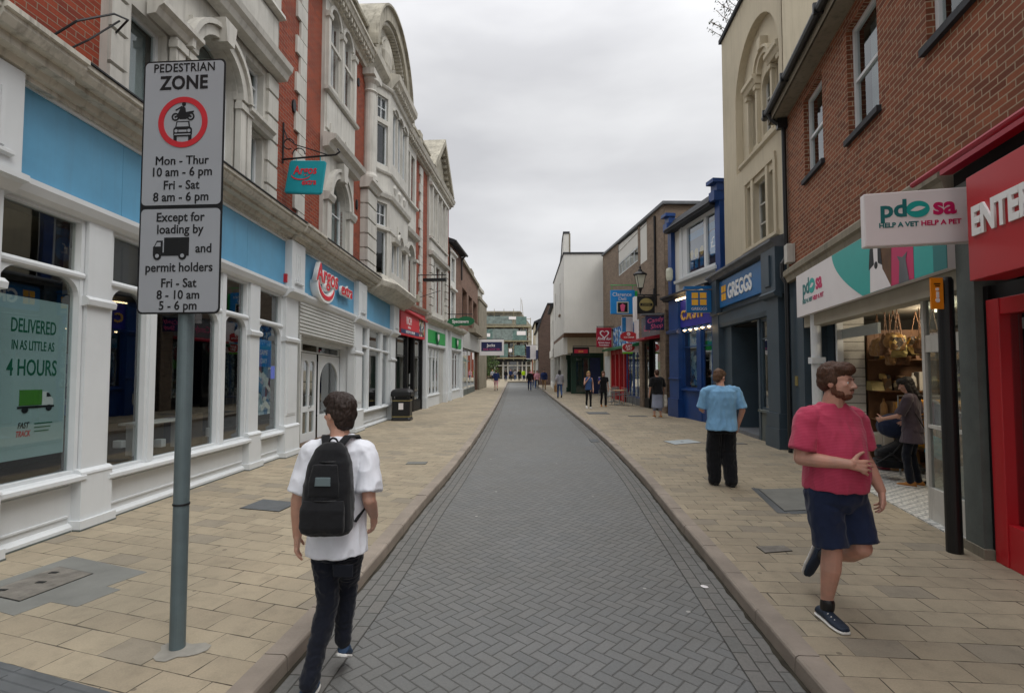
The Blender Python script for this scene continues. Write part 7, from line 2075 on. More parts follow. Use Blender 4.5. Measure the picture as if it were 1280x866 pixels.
def hand(B, wrist, fdir, palmn, thumb, s=1.0, curl=0.5, flat=False):
    """palm, four jointed fingers and a thumb fused into the arm; fdir along the fingers, palmn out of the palm, thumb toward the thumb side"""
    w, f, n, t = Vector(wrist), Vector(fdir).normalized(), Vector(palmn), Vector(thumb)
    n = (n - f * n.dot(f)).normalized(); t = (t - f * t.dot(f) - n * t.dot(n)).normalized()
    for k in (-1, 0, 1):
        B.cap(w + t * 0.012 * k * s, 0.020 * s, w + f * 0.082 * s + t * 0.025 * k * s, 0.0145 * s, 8)
    L = (0.074, 0.082, 0.077, 0.060)
    for k in range(4):
        o = 0.034 - 0.0235 * k
        base = w + f * (0.078 - 0.004 * abs(k - 1)) * s + t * o * s
        ang = curl * (0.55 + 0.13 * k); p = base; d = f + t * (0.10 - 0.075 * k); d.normalize()
        for j, (fr, r0, r1) in enumerate(((0.44, 0.0098, 0.0092), (0.32, 0.0092, 0.0084), (0.24, 0.0084, 0.0070))):
            a = ang * (0.5 if j == 0 else 1.1)
            d = (d * math.cos(a) + n * math.sin(a)).normalized()
            q = p + d * L[k] * fr * s; B.cap(p, r0 * s, q, r1 * s, 7); p = q
    p = w + f * 0.022 * s + t * 0.030 * s; d = (f * 0.62 + t * 0.75 + n * 0.25).normalized()
    for fr, r0, r1 in ((0.042, 0.0155, 0.0125), (0.032, 0.0118, 0.0105), (0.026, 0.0102, 0.0082)):
        q = p + d * fr * s; B.cap(p, r0 * s, q, r1 * s, 8); p = q; d = (d + f * 0.28 + n * 0.12).normalized()

def head_parts(B, c, fwd, up, s=1.0, jaw=1.0):
    """skull, jaw, nose, brow, ears; c is the centre of the cranium"""
    f, u = Vector(fwd).normalized(), Vector(up).normalized(); r = f.cross(u).normalized(); f = u.cross(r)
    m = Matrix((r, f, u)).transposed()
    P = lambda x, y, z: Vector(c) + (r * x + f * y + u * z) * s
    B.ell(P(0, -0.012, 0.022), (0.076 * s, 0.096 * s, 0.092 * s), m)
    B.ell(P(0, 0.028, -0.035), (0.062 * s * jaw, 0.066 * s, 0.085 * s), m)
    B.ell(P(0, 0.048, -0.092), (0.036 * s * jaw, 0.036 * s, 0.026 * s), m)
    B.ell(P(0, 0.03, -0.072), (0.055 * s * jaw, 0.045 * s, 0.032 * s), m)
    B.cap(P(-0.036, 0.078, 0.012), 0.012 * s, P(0.036, 0.078, 0.012), 0.012 * s, 8)
    B.cap(P(0, 0.088, 0.0), 0.009 * s, P(0, 0.109, -0.034), 0.0125 * s, 8)
    for k in (-1, 1):
        B.ell(P(0.011 * k, 0.098, -0.036), (0.010 * s, 0.011 * s, 0.008 * s), m, 10)
        B.ell(P(0.042 * k, 0.062, -0.022), (0.022 * s, 0.022 * s, 0.020 * s), m, 10)
        B.ell(P(0.077 * k, -0.008, -0.012), (0.009 * s, 0.021 * s, 0.032 * s), m, 10)
    B.cap(P(-0.016, 0.085, -0.064), 0.0085 * s, P(0.016, 0.085, -0.064), 0.0085 * s, 8)
    B.cap(P(-0.013, 0.083, -0.074), 0.009 * s, P(0.013, 0.083, -0.074), 0.009 * s, 8)
    dents = [(P(0.031 * k, 0.094, -0.006), -f * 0.011 * s, 0.017 * s) for k in (-1, 1)] + [(P(0, 0.1, -0.0685), -f * 0.003 * s, 0.010 * s)]
    return P, m, dents

def face_bits(par, P, s, brow_mat, fwd, m, lips=True):
    f = Vector(fwd).normalized()
    for k in (-1, 1):
        b = Blob(); b.ell(P(0.031 * k, 0.071, -0.006), (0.0125 * s, 0.0125 * s, 0.0105 * s), None, 12); e = b.fuse('eye', 0.002, 1, par, 'eye_white')
        b = Blob(); b.ell(P(0.031 * k, 0.0815, -0.006), (0.0055 * s, 0.003 * s, 0.0055 * s), m, 10); b.fuse('iris', 0.0012, 0, e, 'iris_brown')
        b = Blob(); b.cap(P(0.015 * k, 0.092, 0.016), 0.004 * s, P(0.046 * k, 0.084, 0.018), 0.003 * s, 6); b.fuse('eyebrow', 0.002, 1, par, brow_mat)
    if lips:
        b = Blob(); b.cap(P(-0.018, 0.089, -0.0685), 0.0045 * s, P(0.018, 0.089, -0.0685), 0.0045 * s, 6); b.fuse('lips', 0.002, 1, par, 'lip')

def shoe(par, heel, toe, up, mat, sole='sole_white', s=1.0, vox=0.006, high=0.0):
    h, t, u = Vector(heel), Vector(toe), Vector(up).normalized()
    f = (t - h).normalized(); r = f.cross(u).normalized(); u = r.cross(f); L = (t - h).length
    prof = [(-0.02, 0.026, 0.03), (0.06, 0.036, 0.058 + high), (0.28, 0.037, 0.07 + high), (0.45, 0.040, 0.056), (0.68, 0.047, 0.040), (0.88, 0.043, 0.032), (1.0, 0.026, 0.024)]
    B = Blob(); B.loft([(h + f * L * q + u * (0.012 * s + z * s * 0.5), r * w * s, u * z * s * 0.5) for q, w, z in prof], 16, 2.3)
    # rings lie across the foot
    o = B.fuse('shoe', vox, 2, par, mat)
    S = Blob(); S.loft([(h + f * L * q + u * 0.008 * s, r * (w + 0.004) * s, u * 0.011 * s) for q, w, z in prof], 16, 3.0); S.fuse('sole', vox, 1, o, sole)
    return o

def sec(c, w, d, yaw=0.0, lean=0.0):
    return (c, rotz((w, 0, 0), yaw), rotz((0, d, 0), yaw))

def person(loc, rz, label, group=None):
    return thing('person', loc, label, 'person', group, rz)

# ------------------------------------------------------------------ the young man with the rucksack (walking away)
def backpack_man():
    p = person((-1.055, 3.14, 0), 0, 'person in a white t-shirt and dark jeans walking away with a black rucksack')
    hipL, hipR = Vector((-0.075, 0.0, 0.90)), Vector((0.078, 0.0, 0.90))
    kL, kR = Vector((-0.050, 0.0, 0.50)), Vector((0.015, 0.17, 0.54))
    aL, aR = Vector((-0.095, -0.17, 0.115)), Vector((0.0, 0.12, 0.215))
    B = Blob()
    B.loft([sec((0, 0, 0.86), 0.135, 0.10), sec((0, 0, 1.0), 0.125, 0.09), sec((0, 0.01, 1.15), 0.128, 0.09), sec((0, 0.015, 1.3), 0.145, 0.092), sec((0, 0.01, 1.41), 0.13, 0.075), sec((0, 0.015, 1.475), 0.07, 0.06)], 20, 2.2)
    B.cap((0, 0.015, 1.44), 0.062, (-0.005, 0.035, 1.55), 0.056)
    fwd = Vector((-0.80, 0.60, -0.03)).normalized()
    P, mh, dents = head_parts(B, (-0.012, 0.045, 1.625), fwd, (0.0, 0.02, 1), 1.0)
    shL, shR = Vector((-0.168, 0.01, 1.395)), Vector((0.168, 0.01, 1.395))
    eL, eR = Vector((-0.235, -0.02, 1.115)), Vector((0.205, -0.06, 1.125))
    wL, wR = Vector((-0.262, 0.05, 0.875)), Vector((0.185, 0.13, 0.975))
    for a, b, c in ((shL, eL, wL), (shR, eR, wR)):
        B.chain([(a, 0.046), (a.lerp(b, .5), 0.046), (b, 0.039)]); B.chain([(b, 0.039), (b.lerp(c, .35), 0.040), (c, 0.0265)])
    hand(B, wL, (-0.06, 0.10, -1), (0.9, 0.25, 0), (0.2, 1, 0.1), 1.0, 0.45)
    hand(B, wR, (-0.1, 0.45, -0.85), (-0.9, 0.1, 0), (0.1, 0.85, 0.5), 1.0, 0.75)
    for h, k, a in ((hipL, kL, aL), (hipR, kR, aR)): B.chain([(h, 0.075), (k, 0.05), (a, 0.036)])
    B.fuse('body', 0.0048, 3, p, 'skin_pale', dents=dents)
    face_bits(p, P, 1.0, 'hair_dark', fwd, mh)
    # hair: short back and sides, fuller on top
    H = Blob()
    for x, y, z, a, b, c in ((0, -0.022, 0.045, .082, .100, .088), (0, 0.02, 0.072, .074, .088, .062), (0, -0.05, 0.0, .074, .070, .075), (0, -0.055, -0.05, .058, .052, .05), (0.058, -0.01, 0.02, .026, .055, .05), (-0.058, -0.01, 0.02, .026, .055, .05), (0, 0.075, 0.07, .062, .036, .034)):
        H.ell(P(x, y, z), (a, b, c), mh)
    H.fuse('hair', 0.005, 2, p, 'hair_dark', 0.012, 34, 0.5)
    # t-shirt
    T = Blob()
    T.loft([sec((0, 0.0, 0.80), 0.180, 0.148), sec((0, 0.0, 0.86), 0.176, 0.144), sec((0, 0.0, 0.94), 0.166, 0.134), sec((0, 0.0, 1.04), 0.156, 0.122), sec((0, 0.005, 1.18), 0.160, 0.116), sec((0, 0.012, 1.32), 0.178, 0.114), sec((0, 0.01, 1.405), 0.165, 0.094), sec((0, 0.012, 1.46), 0.11, 0.078), sec((0, 0.018, 1.488), 0.078, 0.068)], 24, 2.3)
    for sh, el, sx in ((shL, eL, -1), (shR, eR, 1)):
        d = (el - sh).normalized(); r = d.orthogonal().normalized()
        T.cap(sh + Vector((-0.09 * sx, 0, 0.022)), 0.062, sh + Vector((-0.012 * sx, 0, 0)), 0.071)
        T.loft([(sh.lerp(el, q), r * w, d.cross(r) * w) for q, w in ((-0.02, 0.060), (0.06, 0.066), (0.4, 0.066), (0.75, 0.073), (0.84, 0.076))], 16, 2.0)
    T.fuse('t_shirt', 0.0065, 4, p, 'cloth_white', 0.019, 8.5, 0.5, seed=2.0)
    # jeans: slim, creased behind the knee
    J = Blob()
    J.loft([sec((0, 0, 0.96), 0.125, 0.085), sec((0, 0, 0.90), 0.140, 0.098), sec((0, 0, 0.84), 0.150, 0.108), sec((0, 0, 0.77), 0.142, 0.10)], 20, 2.2)
    for h, k, a in ((hipL, kL, aL), (hipR, kR, aR)):
        J.chain([(h + Vector((0, 0, -0.03)), 0.080), (h.lerp(k, .45), 0.080), (k, 0.061)]); J.chain([(k, 0.061), (k.lerp(a, .3), 0.061), (k.lerp(a, .75), 0.048), (a + (k - a) * 0.02, 0.050)])
    J.fuse('jeans', 0.0065, 3, p, 'jean_dark', 0.014, 11, 1.5)
    B2 = Blob(); B2.loft([sec((0.07, -0.100, 0.69), 0.058, 0.006), sec((0.072, -0.112, 0.765), 0.062, 0.006)], 12, 4); B2.fuse('back_pocket', 0.004, 1, p, 'jean_dark')
    shoe(p, aL + Vector((-0.01, -0.07, -0.095)), aL + Vector((-0.035, 0.19, -0.105)), (0, 0.03, 1), 'shoe_blue', 'sole_white')
    shoe(p, aR + Vector((0.01, -0.05, -0.07)), aR + Vector((-0.02, 0.13, -0.165)), (0.12, 0.62, 0.85), 'shoe_blue', 'sole_white')
    # rucksack: hangs on him, a thing of its own
    k = thing('rucksack', (-1.045, 3.14 - 0.185, 0.955), 'black rucksack worn on the back of the man in the white t-shirt', 'bag')
    k_off = Vector((0, 0.2, -0.94))
    def ks(sec_): return [(Vector(c) + k_off, rx, ry) for c, rx, ry in sec_]
    K = Blob()
    K.loft(ks([sec((0, -0.205, 0.955), 0.140, 0.075), sec((0, -0.215, 0.985), 0.163, 0.098), sec((0, -0.21, 1.10), 0.163, 0.105), sec((0, -0.20, 1.25), 0.155, 0.100), sec((0, -0.18, 1.37), 0.135, 0.082), sec((0, -0.165, 1.45), 0.10, 0.062), sec((0, -0.155, 1.485), 0.055, 0.035)]), 24, 2.9)
    K.fuse('pack_body', 0.006, 3, k, 'bag_black', 0.007, 9, 1.0)
    K = Blob(); K.loft(ks([sec((0, -0.300, 0.985), 0.135, 0.028), sec((0, -0.312, 1.02), 0.142, 0.038), sec((0, -0.308, 1.12), 0.140, 0.034), sec((0, -0.295, 1.165), 0.132, 0.012)]), 20, 3.0); K.fuse('front_pocket', 0.005, 2, k, 'bag_black', 0.005, 12, 1.0)
    K = Blob(); K.loft(ks([sec((0, -0.298, 1.19), 0.10, 0.012), sec((0, -0.292, 1.27), 0.098, 0.02), sec((0, -0.268, 1.37), 0.08, 0.012)]), 20, 2.6); K.fuse('upper_pocket', 0.005, 2, k, 'bag_black', 0.004, 14, 1.0)
    K = Blob(); K.loft(ks([sec((0.0, -0.314, 1.255), 0.052, 0.004), sec((0.0, -0.308, 1.305), 0.050, 0.004)]), 12, 5); K.fuse('badge', 0.003, 1, k, 'pole_grey')
    for zz, ww, yy in ((1.168, 0.150, -0.315), (1.385, 0.118, -0.262)):
        K = Blob(); K.chain([((Vector((ww * math.sin(a) * 1.0, yy + 0.10 * (1 - math.cos(a)) , zz)) + k_off), 0.0045) for a in [R(q) for q in range(-80, 81, 16)]]); K.fuse('zip', 0.003, 1, k, 'gutter_black')
    for sx in (-1, 1):
        K = Blob()
        pts = [(0.045 * sx, -0.135, 1.462), (0.075 * sx, -0.07, 1.512), (0.105 * sx, 0.02, 1.505), (0.118 * sx, 0.105, 1.43), (0.125 * sx, 0.135, 1.30), (0.15 * sx, 0.115, 1.15), (0.175 * sx, 0.0, 1.05), (0.15 * sx, -0.12, 1.0)]
        sc_ = []
        for q, c in enumerate(pts):
            c = Vector(c) + k_off; t = (Vector(pts[min(q + 1, 7)]) - Vector(pts[max(q - 1, 0)])).normalized(); side = Vector((1, 0, 0)); side = (side - t * side.dot(t)).normalized()
            w = 0.030 if q < 5 else 0.012
            sc_.append((c, side * w, t.cross(side) * 0.008))
        K.loft(sc_, 12, 3.5); K.fuse('strap', 0.005, 1, k, 'bag_black')
    k.scale = (0.87, 0.90, 0.95)
    K = Blob(); K.chain([(Vector((0.03 * math.cos(a), -0.125 - 0.01 * math.sin(a), 1.475 + 0.035 * math.sin(a))) + k_off, 0.007) for a in [R(q) for q in range(0, 181, 20)]]); K.fuse('grab_handle', 0.004, 1, k, 'bag_black')
backpack_man()

# ------------------------------------------------------------------ the stout man in red, walking toward the camera
def red_man():
    # local +y is the way he faces; he is turned to face down the street
    p = person((2.325, 3.74, 0.11), R(180 + 8), 'bearded person in a pink red t-shirt and navy shorts striding toward the camera')
    S = 1.025
    hipR, hipL = Vector((0.095, 0.0, 0.90)), Vector((-0.095, 0.0, 0.90))
    kR, aR = Vector((0.085, 0.07, 0.50)), Vector((0.075, 0.0, 0.10))
    kL, aL = Vector((-0.10, 0.12, 0.53)), Vector((-0.165, -0.31, 0.32))
    B = Blob()
    B.loft([sec((0, 0, 0.86), 0.155, 0.125), sec((0, 0.02, 1.0), 0.17, 0.145), sec((0, 0.03, 1.12), 0.17, 0.15), sec((0, 0.02, 1.28), 0.165, 0.125), sec((0, 0.0, 1.41), 0.155, 0.09), sec((0, 0.0, 1.50), 0.08, 0.07)], 20, 2.2)
    B.chain([((0, 0.0, 1.45), 0.075), ((0, 0.03, 1.56), 0.066)])
    fwd = Vector((-0.46, 0.88, -0.06)).normalized()
    P, mh, dents = head_parts(B, (-0.01, 0.045, 1.66), fwd, (0, 0.03, 1), 1.06, 1.12)
    shR, shL = Vector((0.192, -0.01, 1.392)), Vector((-0.192, -0.01, 1.392))
    eR, wR = Vector((0.262, 0.02, 1.125)), Vector((0.075, 0.24, 1.12))
    eL, wL = Vector((-0.262, -0.03, 1.12)), Vector((-0.325, 0.05, 0.895))
    for a, b, c in ((shR, eR, wR), (shL, eL, wL)):
        B.chain([(a, 0.054), (a.lerp(b, .5), 0.058), (b, 0.048)]); B.chain([(b, 0.048), (b.lerp(c, .35), 0.049), (c, 0.031)])
    hand(B, wR, (-0.95, 0.25, -0.16), (-0.1, -1, -0.25), (-0.1, 0.1, 1), 1.08, 0.55)
    hand(B, wL, (-0.10, 0.05, -1), (0.8, -0.5, 0), (0.5, 0.8, 0.0), 1.08, 0.95)
    B.chain([(hipR, 0.10), (kR, 0.062)]); B.chain([(kR, 0.062), (kR + Vector((0, -0.015, -0.12)), 0.064), (aR + Vector((0, 0, 0.06)), 0.040), (aR, 0.042)])
    B.chain([(hipL, 0.10), (kL, 0.062)]); B.chain([(kL, 0.062), (kL.lerp(aL, .32) + Vector((0, -0.0, -0.015)), 0.064), (kL.lerp(aL, .85), 0.040), (aL, 0.042)])
    B.fuse('body', 0.0048, 3, p, 'skin_warm', dents=dents)
    face_bits(p, P, 1.06, 'hair_brown', fwd, mh)
    H = Blob()
    for x, y, z, a, b, c in ((0, -0.025, 0.045, .086, .102, .090), (0, 0.025, 0.078, .076, .085, .052), (0, -0.055, -0.005, .076, .068, .072), (0.066, -0.015, 0.012, .022, .045, .045), (-0.066, -0.015, 0.012, .022, .045, .045), (0, 0.075, 0.078, .062, .030, .026)):
        H.ell(P(x, y, z), (a * 1.04, b * 1.04, c * 1.04), mh)
    H.fuse('hair', 0.005, 2, p, 'hair_brown', 0.007, 40, 0.5)
    D = Blob()
    for x, y, z, a, b, c in ((0, 0.050, -0.094, .042, .040, .030), (0.045, 0.03, -0.075, .022, .034, .034), (-0.045, 0.03, -0.075, .022, .034, .034), (0.066, 0.005, -0.05, .012, .018, .04), (-0.066, 0.005, -0.05, .012, .018, .04)):
        D.ell(P(x, y, z), (a * 1.06, b * 1.06, c * 1.06), mh)
    D.cap(P(-0.022, 0.088, -0.054), 0.0075, P(0.022, 0.088, -0.054), 0.0075)
    D.fuse('beard', 0.004, 2, p, 'beard', 0.003, 70, 0.6)
    T = Blob()
    T.loft([sec((0, 0.02, 0.915), 0.200, 0.172), sec((0, 0.025, 0.98), 0.200, 0.178), sec((0, 0.03, 1.08), 0.196, 0.182), sec((0, 0.025, 1.2), 0.194, 0.170), sec((0, 0.012, 1.32), 0.202, 0.146), sec((0, 0.0, 1.41), 0.188, 0.114), sec((0, -0.003, 1.475), 0.125, 0.088), sec((0, 0.0, 1.505), 0.085, 0.078)], 24, 2.25)
    for sh, el, sx in ((shL, eL, -1), (shR, eR, 1)):
        d = (el - sh).normalized(); r = d.orthogonal().normalized()
        T.cap(sh + Vector((-0.10 * sx, 0, 0.024)), 0.074, sh + Vector((-0.015 * sx, 0, 0.0)), 0.083)
        T.loft([(sh.lerp(el, q), r * w, d.cross(r) * w) for q, w in ((-0.03, 0.076), (0.06, 0.083), (0.4, 0.083), (0.70, 0.086), (0.78, 0.088))], 18, 2.0)
    T.fuse('t_shirt', 0.0065, 4, p, 'cloth_red', 0.018, 7.5, 0.6, seed=5)
    J = Blob()
    J.loft([sec((0, 0.01, 0.98), 0.19, 0.16), sec((0, 0.01, 0.92), 0.198, 0.164), sec((0, 0.01, 0.84), 0.198, 0.158), sec((0, 0.0, 0.77), 0.175, 0.13)], 20, 2.2)
    for h, k in ((hipR, kR), (hipL, kL)):
        d = (k - h).normalized(); r = Vector((1, 0, 0)); r = (r - d * r.dot(d)).normalized()
        J.loft([(h.lerp(k, q), r * w, d.cross(r) * w * 1.02) for q, w in ((0.0, 0.112), (0.3, 0.112), (0.6, 0.106), (0.85, 0.104), (0.93, 0.105))], 18, 2.1)
    J.fuse('shorts', 0.007, 3, p, 'short_navy', 0.016, 9, 0.6, seed=8)
    sR = shoe(p, aR + Vector((0.0, -0.085, -0.095)), aR + Vector((0.03, 0.20, -0.095)), (0, 0, 1), 'shoe_navy', 'sole_white', 1.05)
    for q in range(3):
        b = Blob(); o = aR + Vector((0.048, 0.03 + 0.028 * q, -0.055 - 0.008 * q)); b.cap(o, 0.004, o + Vector((-0.012, 0.022, 0.03)), 0.004, 6); b.fuse('side_stripe', 0.0025, 1, sR, 'shoe_white')
    shoe(p, aL + Vector((-0.005, -0.085, 0.065)), aL + Vector((0.055, -0.15, -0.19)), (0, 0.9, -0.35), 'shoe_navy', 'sole_white', 1.05)
    for a in (aR, aL):
        b = Blob(); d = (kR - aR).normalized() if a is aR else (kL - aL).normalized(); b.cap(a - d * 0.01, 0.046, a + d * 0.025, 0.046); b.fuse('sock', 0.005, 1, p, 'shoe_black')
    for v in (1,): p.scale = (S, S, S)
red_man()

# ------------------------------------------------------------------ generic walker, built to the distance it is seen from
def walker(loc, rz, label, H=1.72, top='cloth_black', legs='trouser_black', hair='hair_dark', skin='skin_pale', stride=0.22, swing=0.18, stout=1.0, vox=0.012, sleeve=0.8, shoes='shoe_black', hairlen=0.0, headtilt=0.0, headyaw=0.0, dress=None, armL=None, armR=None, lift=0.12, phase=1, leglen=1.0, group=None, topmat_len=0.86):
    p = person(loc, R(rz), label, group)
    st = stout
    f = phase
    ls = 0.09 * min(st, 1.0 + (st - 1) * 0.35); hL, hR = Vector((-ls, 0, 0.90)), Vector((ls, 0, 0.90))
    kL, kR = Vector((-ls * 1.02, 0.06 + stride * 0.35 * f, 0.50)), Vector((ls * 1.02, 0.06 - stride * 0.35 * f, 0.50))
    aL, aR = Vector((-ls, stride * f, 0.09 + (lift if f < 0 else 0))), Vector((ls, -stride * f, 0.09 + (lift if f > 0 else 0)))
    if headtilt: pass
    B = Blob()
    B.loft([sec((0, 0, 0.86), 0.135 * st, 0.10 * st), sec((0, 0.01, 1.05), 0.13 * st, 0.10 * st), sec((0, 0.01, 1.28), 0.155 * st, 0.10 * st), sec((0, 0, 1.41), 0.14 * st, 0.08), sec((0, 0.0, 1.47), 0.065, 0.06)], 16, 2.2)
    hc = Vector((0, 0.035 + 0.10 * headtilt, 1.625 - 0.05 * headtilt))
    B.cap((0, 0.0, 1.43), 0.06, (hc.x, hc.y - 0.015, hc.z - 0.07), 0.055)
    fwd = rotz((0, math.cos(headtilt), -math.sin(headtilt)), headyaw)
    upv = rotz((0, math.sin(headtilt), math.cos(headtilt)), headyaw)
    P, mh, dents = head_parts(B, hc, fwd, upv, 1.0)
    sL, sR = Vector((-0.175 * st, 0, 1.395)), Vector((0.175 * st, 0, 1.395))
    eL, wL = (Vector((-0.235 * st, -swing * 0.5 * f, 1.11)), Vector((-0.235 * st, -swing * f * 0.6 + 0.10, 0.87))) if armL is None else (Vector(armL[0]), Vector(armL[1]))
    eR, wR = (Vector((0.235 * st, swing * 0.5 * f, 1.11)), Vector((0.235 * st, swing * f * 0.6 + 0.10, 0.87))) if armR is None else (Vector(armR[0]), Vector(armR[1]))
    for a, b, c, sx in ((sL, eL, wL, -1), (sR, eR, wR, 1)):
        B.chain([(a, 0.042 * st ** .5), (a.lerp(b, .5), 0.043 * st ** .5), (b, 0.038 * st ** .5)]); B.chain([(b, 0.038 * st ** .5), (c, 0.027)])
        d = (c - b).normalized()
        if vox <= 0.008: hand(B, c, d, Vector((-sx, 0, 0)) + d * 0.01, Vector((0, 1, 0.2)), 1.0, 0.6)
        else:
            B.cap(c, 0.030, c + d * 0.085, 0.026); B.cap(c + d * 0.08, 0.024, c + d * 0.155 + Vector((-sx * 0.015, 0.01, 0)), 0.016)
            B.cap(c + d * 0.03, 0.016, c + d * 0.085 + Vector((0, 0.035, 0)), 0.011)
    for h, k, a in ((hL, kL, aL), (hR, kR, aR)): B.chain([(h, 0.08 * st), (k, 0.05 * st ** .5), (a, 0.036)])
    B.fuse('body', vox if vox < 0.009 else 0.009, 2, p, skin, dents=dents if vox < 0.02 else ())
    if vox <= 0.016: face_bits(p, P, 1.0, hair, fwd, mh)
    Hh = Blob()
    for x, y, z, a, b, c in ((0, -0.022, 0.042, .084, .100, .088), (0, 0.02, 0.072, .074, .086, .056), (0, -0.05, 0.0, .076, .070, .075), (0, -0.055, -0.05, .062, .05, .05)):
        Hh.ell(P(x, y, z), (a, b, c), mh)
    if hairlen > 0:
        for k in range(4):
            q = k / 3; Hh.ell(P(0, -0.065 - 0.015 * q, -0.06 - hairlen * q), (0.075, 0.045, 0.06), mh)
        for sx in (-1, 1): Hh.ell(P(0.07 * sx, -0.015, -0.03 - hairlen * .3), (0.024, 0.04, 0.075 + hairlen * .3), mh)
    Hh.fuse('hair', 0.008, 2, p, hair, 0.008, 30, 0.4)
    T = Blob()
    z0 = topmat_len
    T.loft([sec((0, 0.0, z0), 0.172 * st, 0.142 * st), sec((0, 0.0, z0 + 0.05), 0.168 * st, 0.136 * st), sec((0, 0.005, 1.0), 0.155 * st, 0.120 * st), sec((0, 0.008, 1.15), 0.158 * st, 0.118 * st), sec((0, 0.01, 1.30), 0.182 * st, 0.118 * st), sec((0, 0, 1.40), 0.165 * st, 0.098 * st), sec((0, 0, 1.455), 0.10, 0.078), sec((0, 0.005, 1.478), 0.074, 0.066)], 20, 2.25)
    for a, b, c, sx in ((sL, eL, wL, -1), (sR, eR, wR, 1)):
        if sleeve <= 0: continue
        q5 = st ** .5; d = (b - a).normalized(); r = d.orthogonal().normalized(); e = min(sleeve, 1.0)
        T.cap(a + Vector((-0.10 * sx * st, 0, 0.024)), 0.058 * q5, a + Vector((-0.012 * sx, 0, 0)), 0.067 * q5)
        T.loft([(a.lerp(b, q), r * w * q5, d.cross(r) * w * q5) for q, w in ((-0.02, 0.062), (0.06, 0.067), (0.4 * e, 0.067), (0.9 * e, 0.070), (e, 0.071))], 14, 2.0)
        if sleeve > 1: T.chain([(b, 0.054), (b.lerp(c, min(0.95, sleeve - 1)), 0.042)])
    tv = max(vox, 0.008)
    T.fuse('top', tv, 3, p, top, 0.018, 8, 0.55, seed=loc[0])
    if dress:
        D = Blob(); zt, zb, wd = dress[1], dress[2], dress[3]
        D.loft([sec((0, 0, zt), 0.15 * st, 0.115 * st), sec((0, 0, (zt + zb) / 2), (0.15 * st + wd) / 2 + 0.01, 0.13), sec((0, 0, zb), wd, wd * 0.8)], 20, 2.1); D.fuse('skirt', tv, 2, p, dress[0], 0.016, 9, 0.25, seed=2)
    J = Blob()
    J.loft([sec((0, 0, 0.95), 0.120 * st, 0.088 * st), sec((0, 0, 0.88), 0.142 * st, 0.105 * st), sec((0, 0, 0.78), 0.138 * st, 0.10 * st)], 16, 2.2)
    wl = 1.42 if leglen == 1.0 and st > 1.1 else 1.0
    for h, k, a in ((hL, kL, aL), (hR, kR, aR)):
        J.chain([(h + Vector((0, 0, -.03)), 0.080 * st), (k, 0.060 * st * wl)]); J.chain([(k, 0.060 * st * wl), (k.lerp(a, leglen), 0.050 * st * wl if leglen >= 1 else 0.06)])
    J.fuse('trousers', tv, 2, p, legs, 0.012, 10, 1.0, seed=4)
    for a, ft in ((aL, f), (aR, -f)):
        tip = 0.0 if (ft * 1 > 0 or lift == 0) else -0.10
        shoe(p, a + Vector((0, -0.075, -0.085 - tip * 0.3)), a + Vector((0, 0.18, -0.085 + tip)), (0, 0.3 if tip else 0, 1), shoes, 'sole_white' if shoes != 'shoe_black' else 'shoe_black', 1.0, max(0.006, vox * .8), 0.01)
    s = H / 1.742
    p.scale = (s, s, s)
    return p

# man in blue, head bowed
walker((3.24, 7.95, 0.11), -3, 'stout person in a light blue t-shirt and baggy black trousers walking away with bowed head', 1.80, 'cloth_blue', 'trouser_black', 'hair_auburn', 'skin_arm', 0.06, 0.0, 1.30, 0.0075, 0.92, 'shoe_black', 0.0, 0.40, -0.8, armL=((-0.275, 0.06, 1.13), (-0.20, 0.29, 1.10)), armR=((0.285, -0.05, 1.12), (0.245, 0.03, 0.88)), lift=0.0, topmat_len=0.83)
# woman in black with the grey skirt
walker((5.35, 18.9, 0.11), 6, 'person in a black top and grey calf-length skirt walking away past the blue shop', 1.76, 'cloth_black', 'cloth_greyskirt', 'hair_brown', 'skin_pale', 0.05, 0.08, 1.18, 0.012, 0.95, 'boot_tan', 0.0, 0.1, lift=0.0, dress=('cloth_greyskirt', 0.95, 0.36, 0.215), leglen=0.5)
t = thing('shoulder_bag', (5.62, 18.85, 0.75), 'pale folded carrier bag at the right side of the woman in black', 'bag')
b = Blob(); b.loft([((0.0, 0.0, -0.22), (0.05, 0, 0), (0, 0.12, 0)), ((0.0, 0.0, 0.0), (0.06, 0, 0), (0, 0.15, 0)), ((0.0, 0, 0.2), (0.03, 0, 0), (0, 0.14, 0))], 14, 3); b.fuse('bag_body', 0.012, 1, t, 'stone_grey', 0.02, 9)
b = Blob(); b.chain([((0, -0.08, 0.2), 0.008), ((-0.1, -0.06, 0.55), 0.008), ((-0.12, 0.0, 0.80), 0.008), ((-0.1, 0.06, 0.55), 0.008), ((0, 0.08, 0.2), 0.008)]); b.fuse('strap', 0.007, 1, t, 'shoe_black')
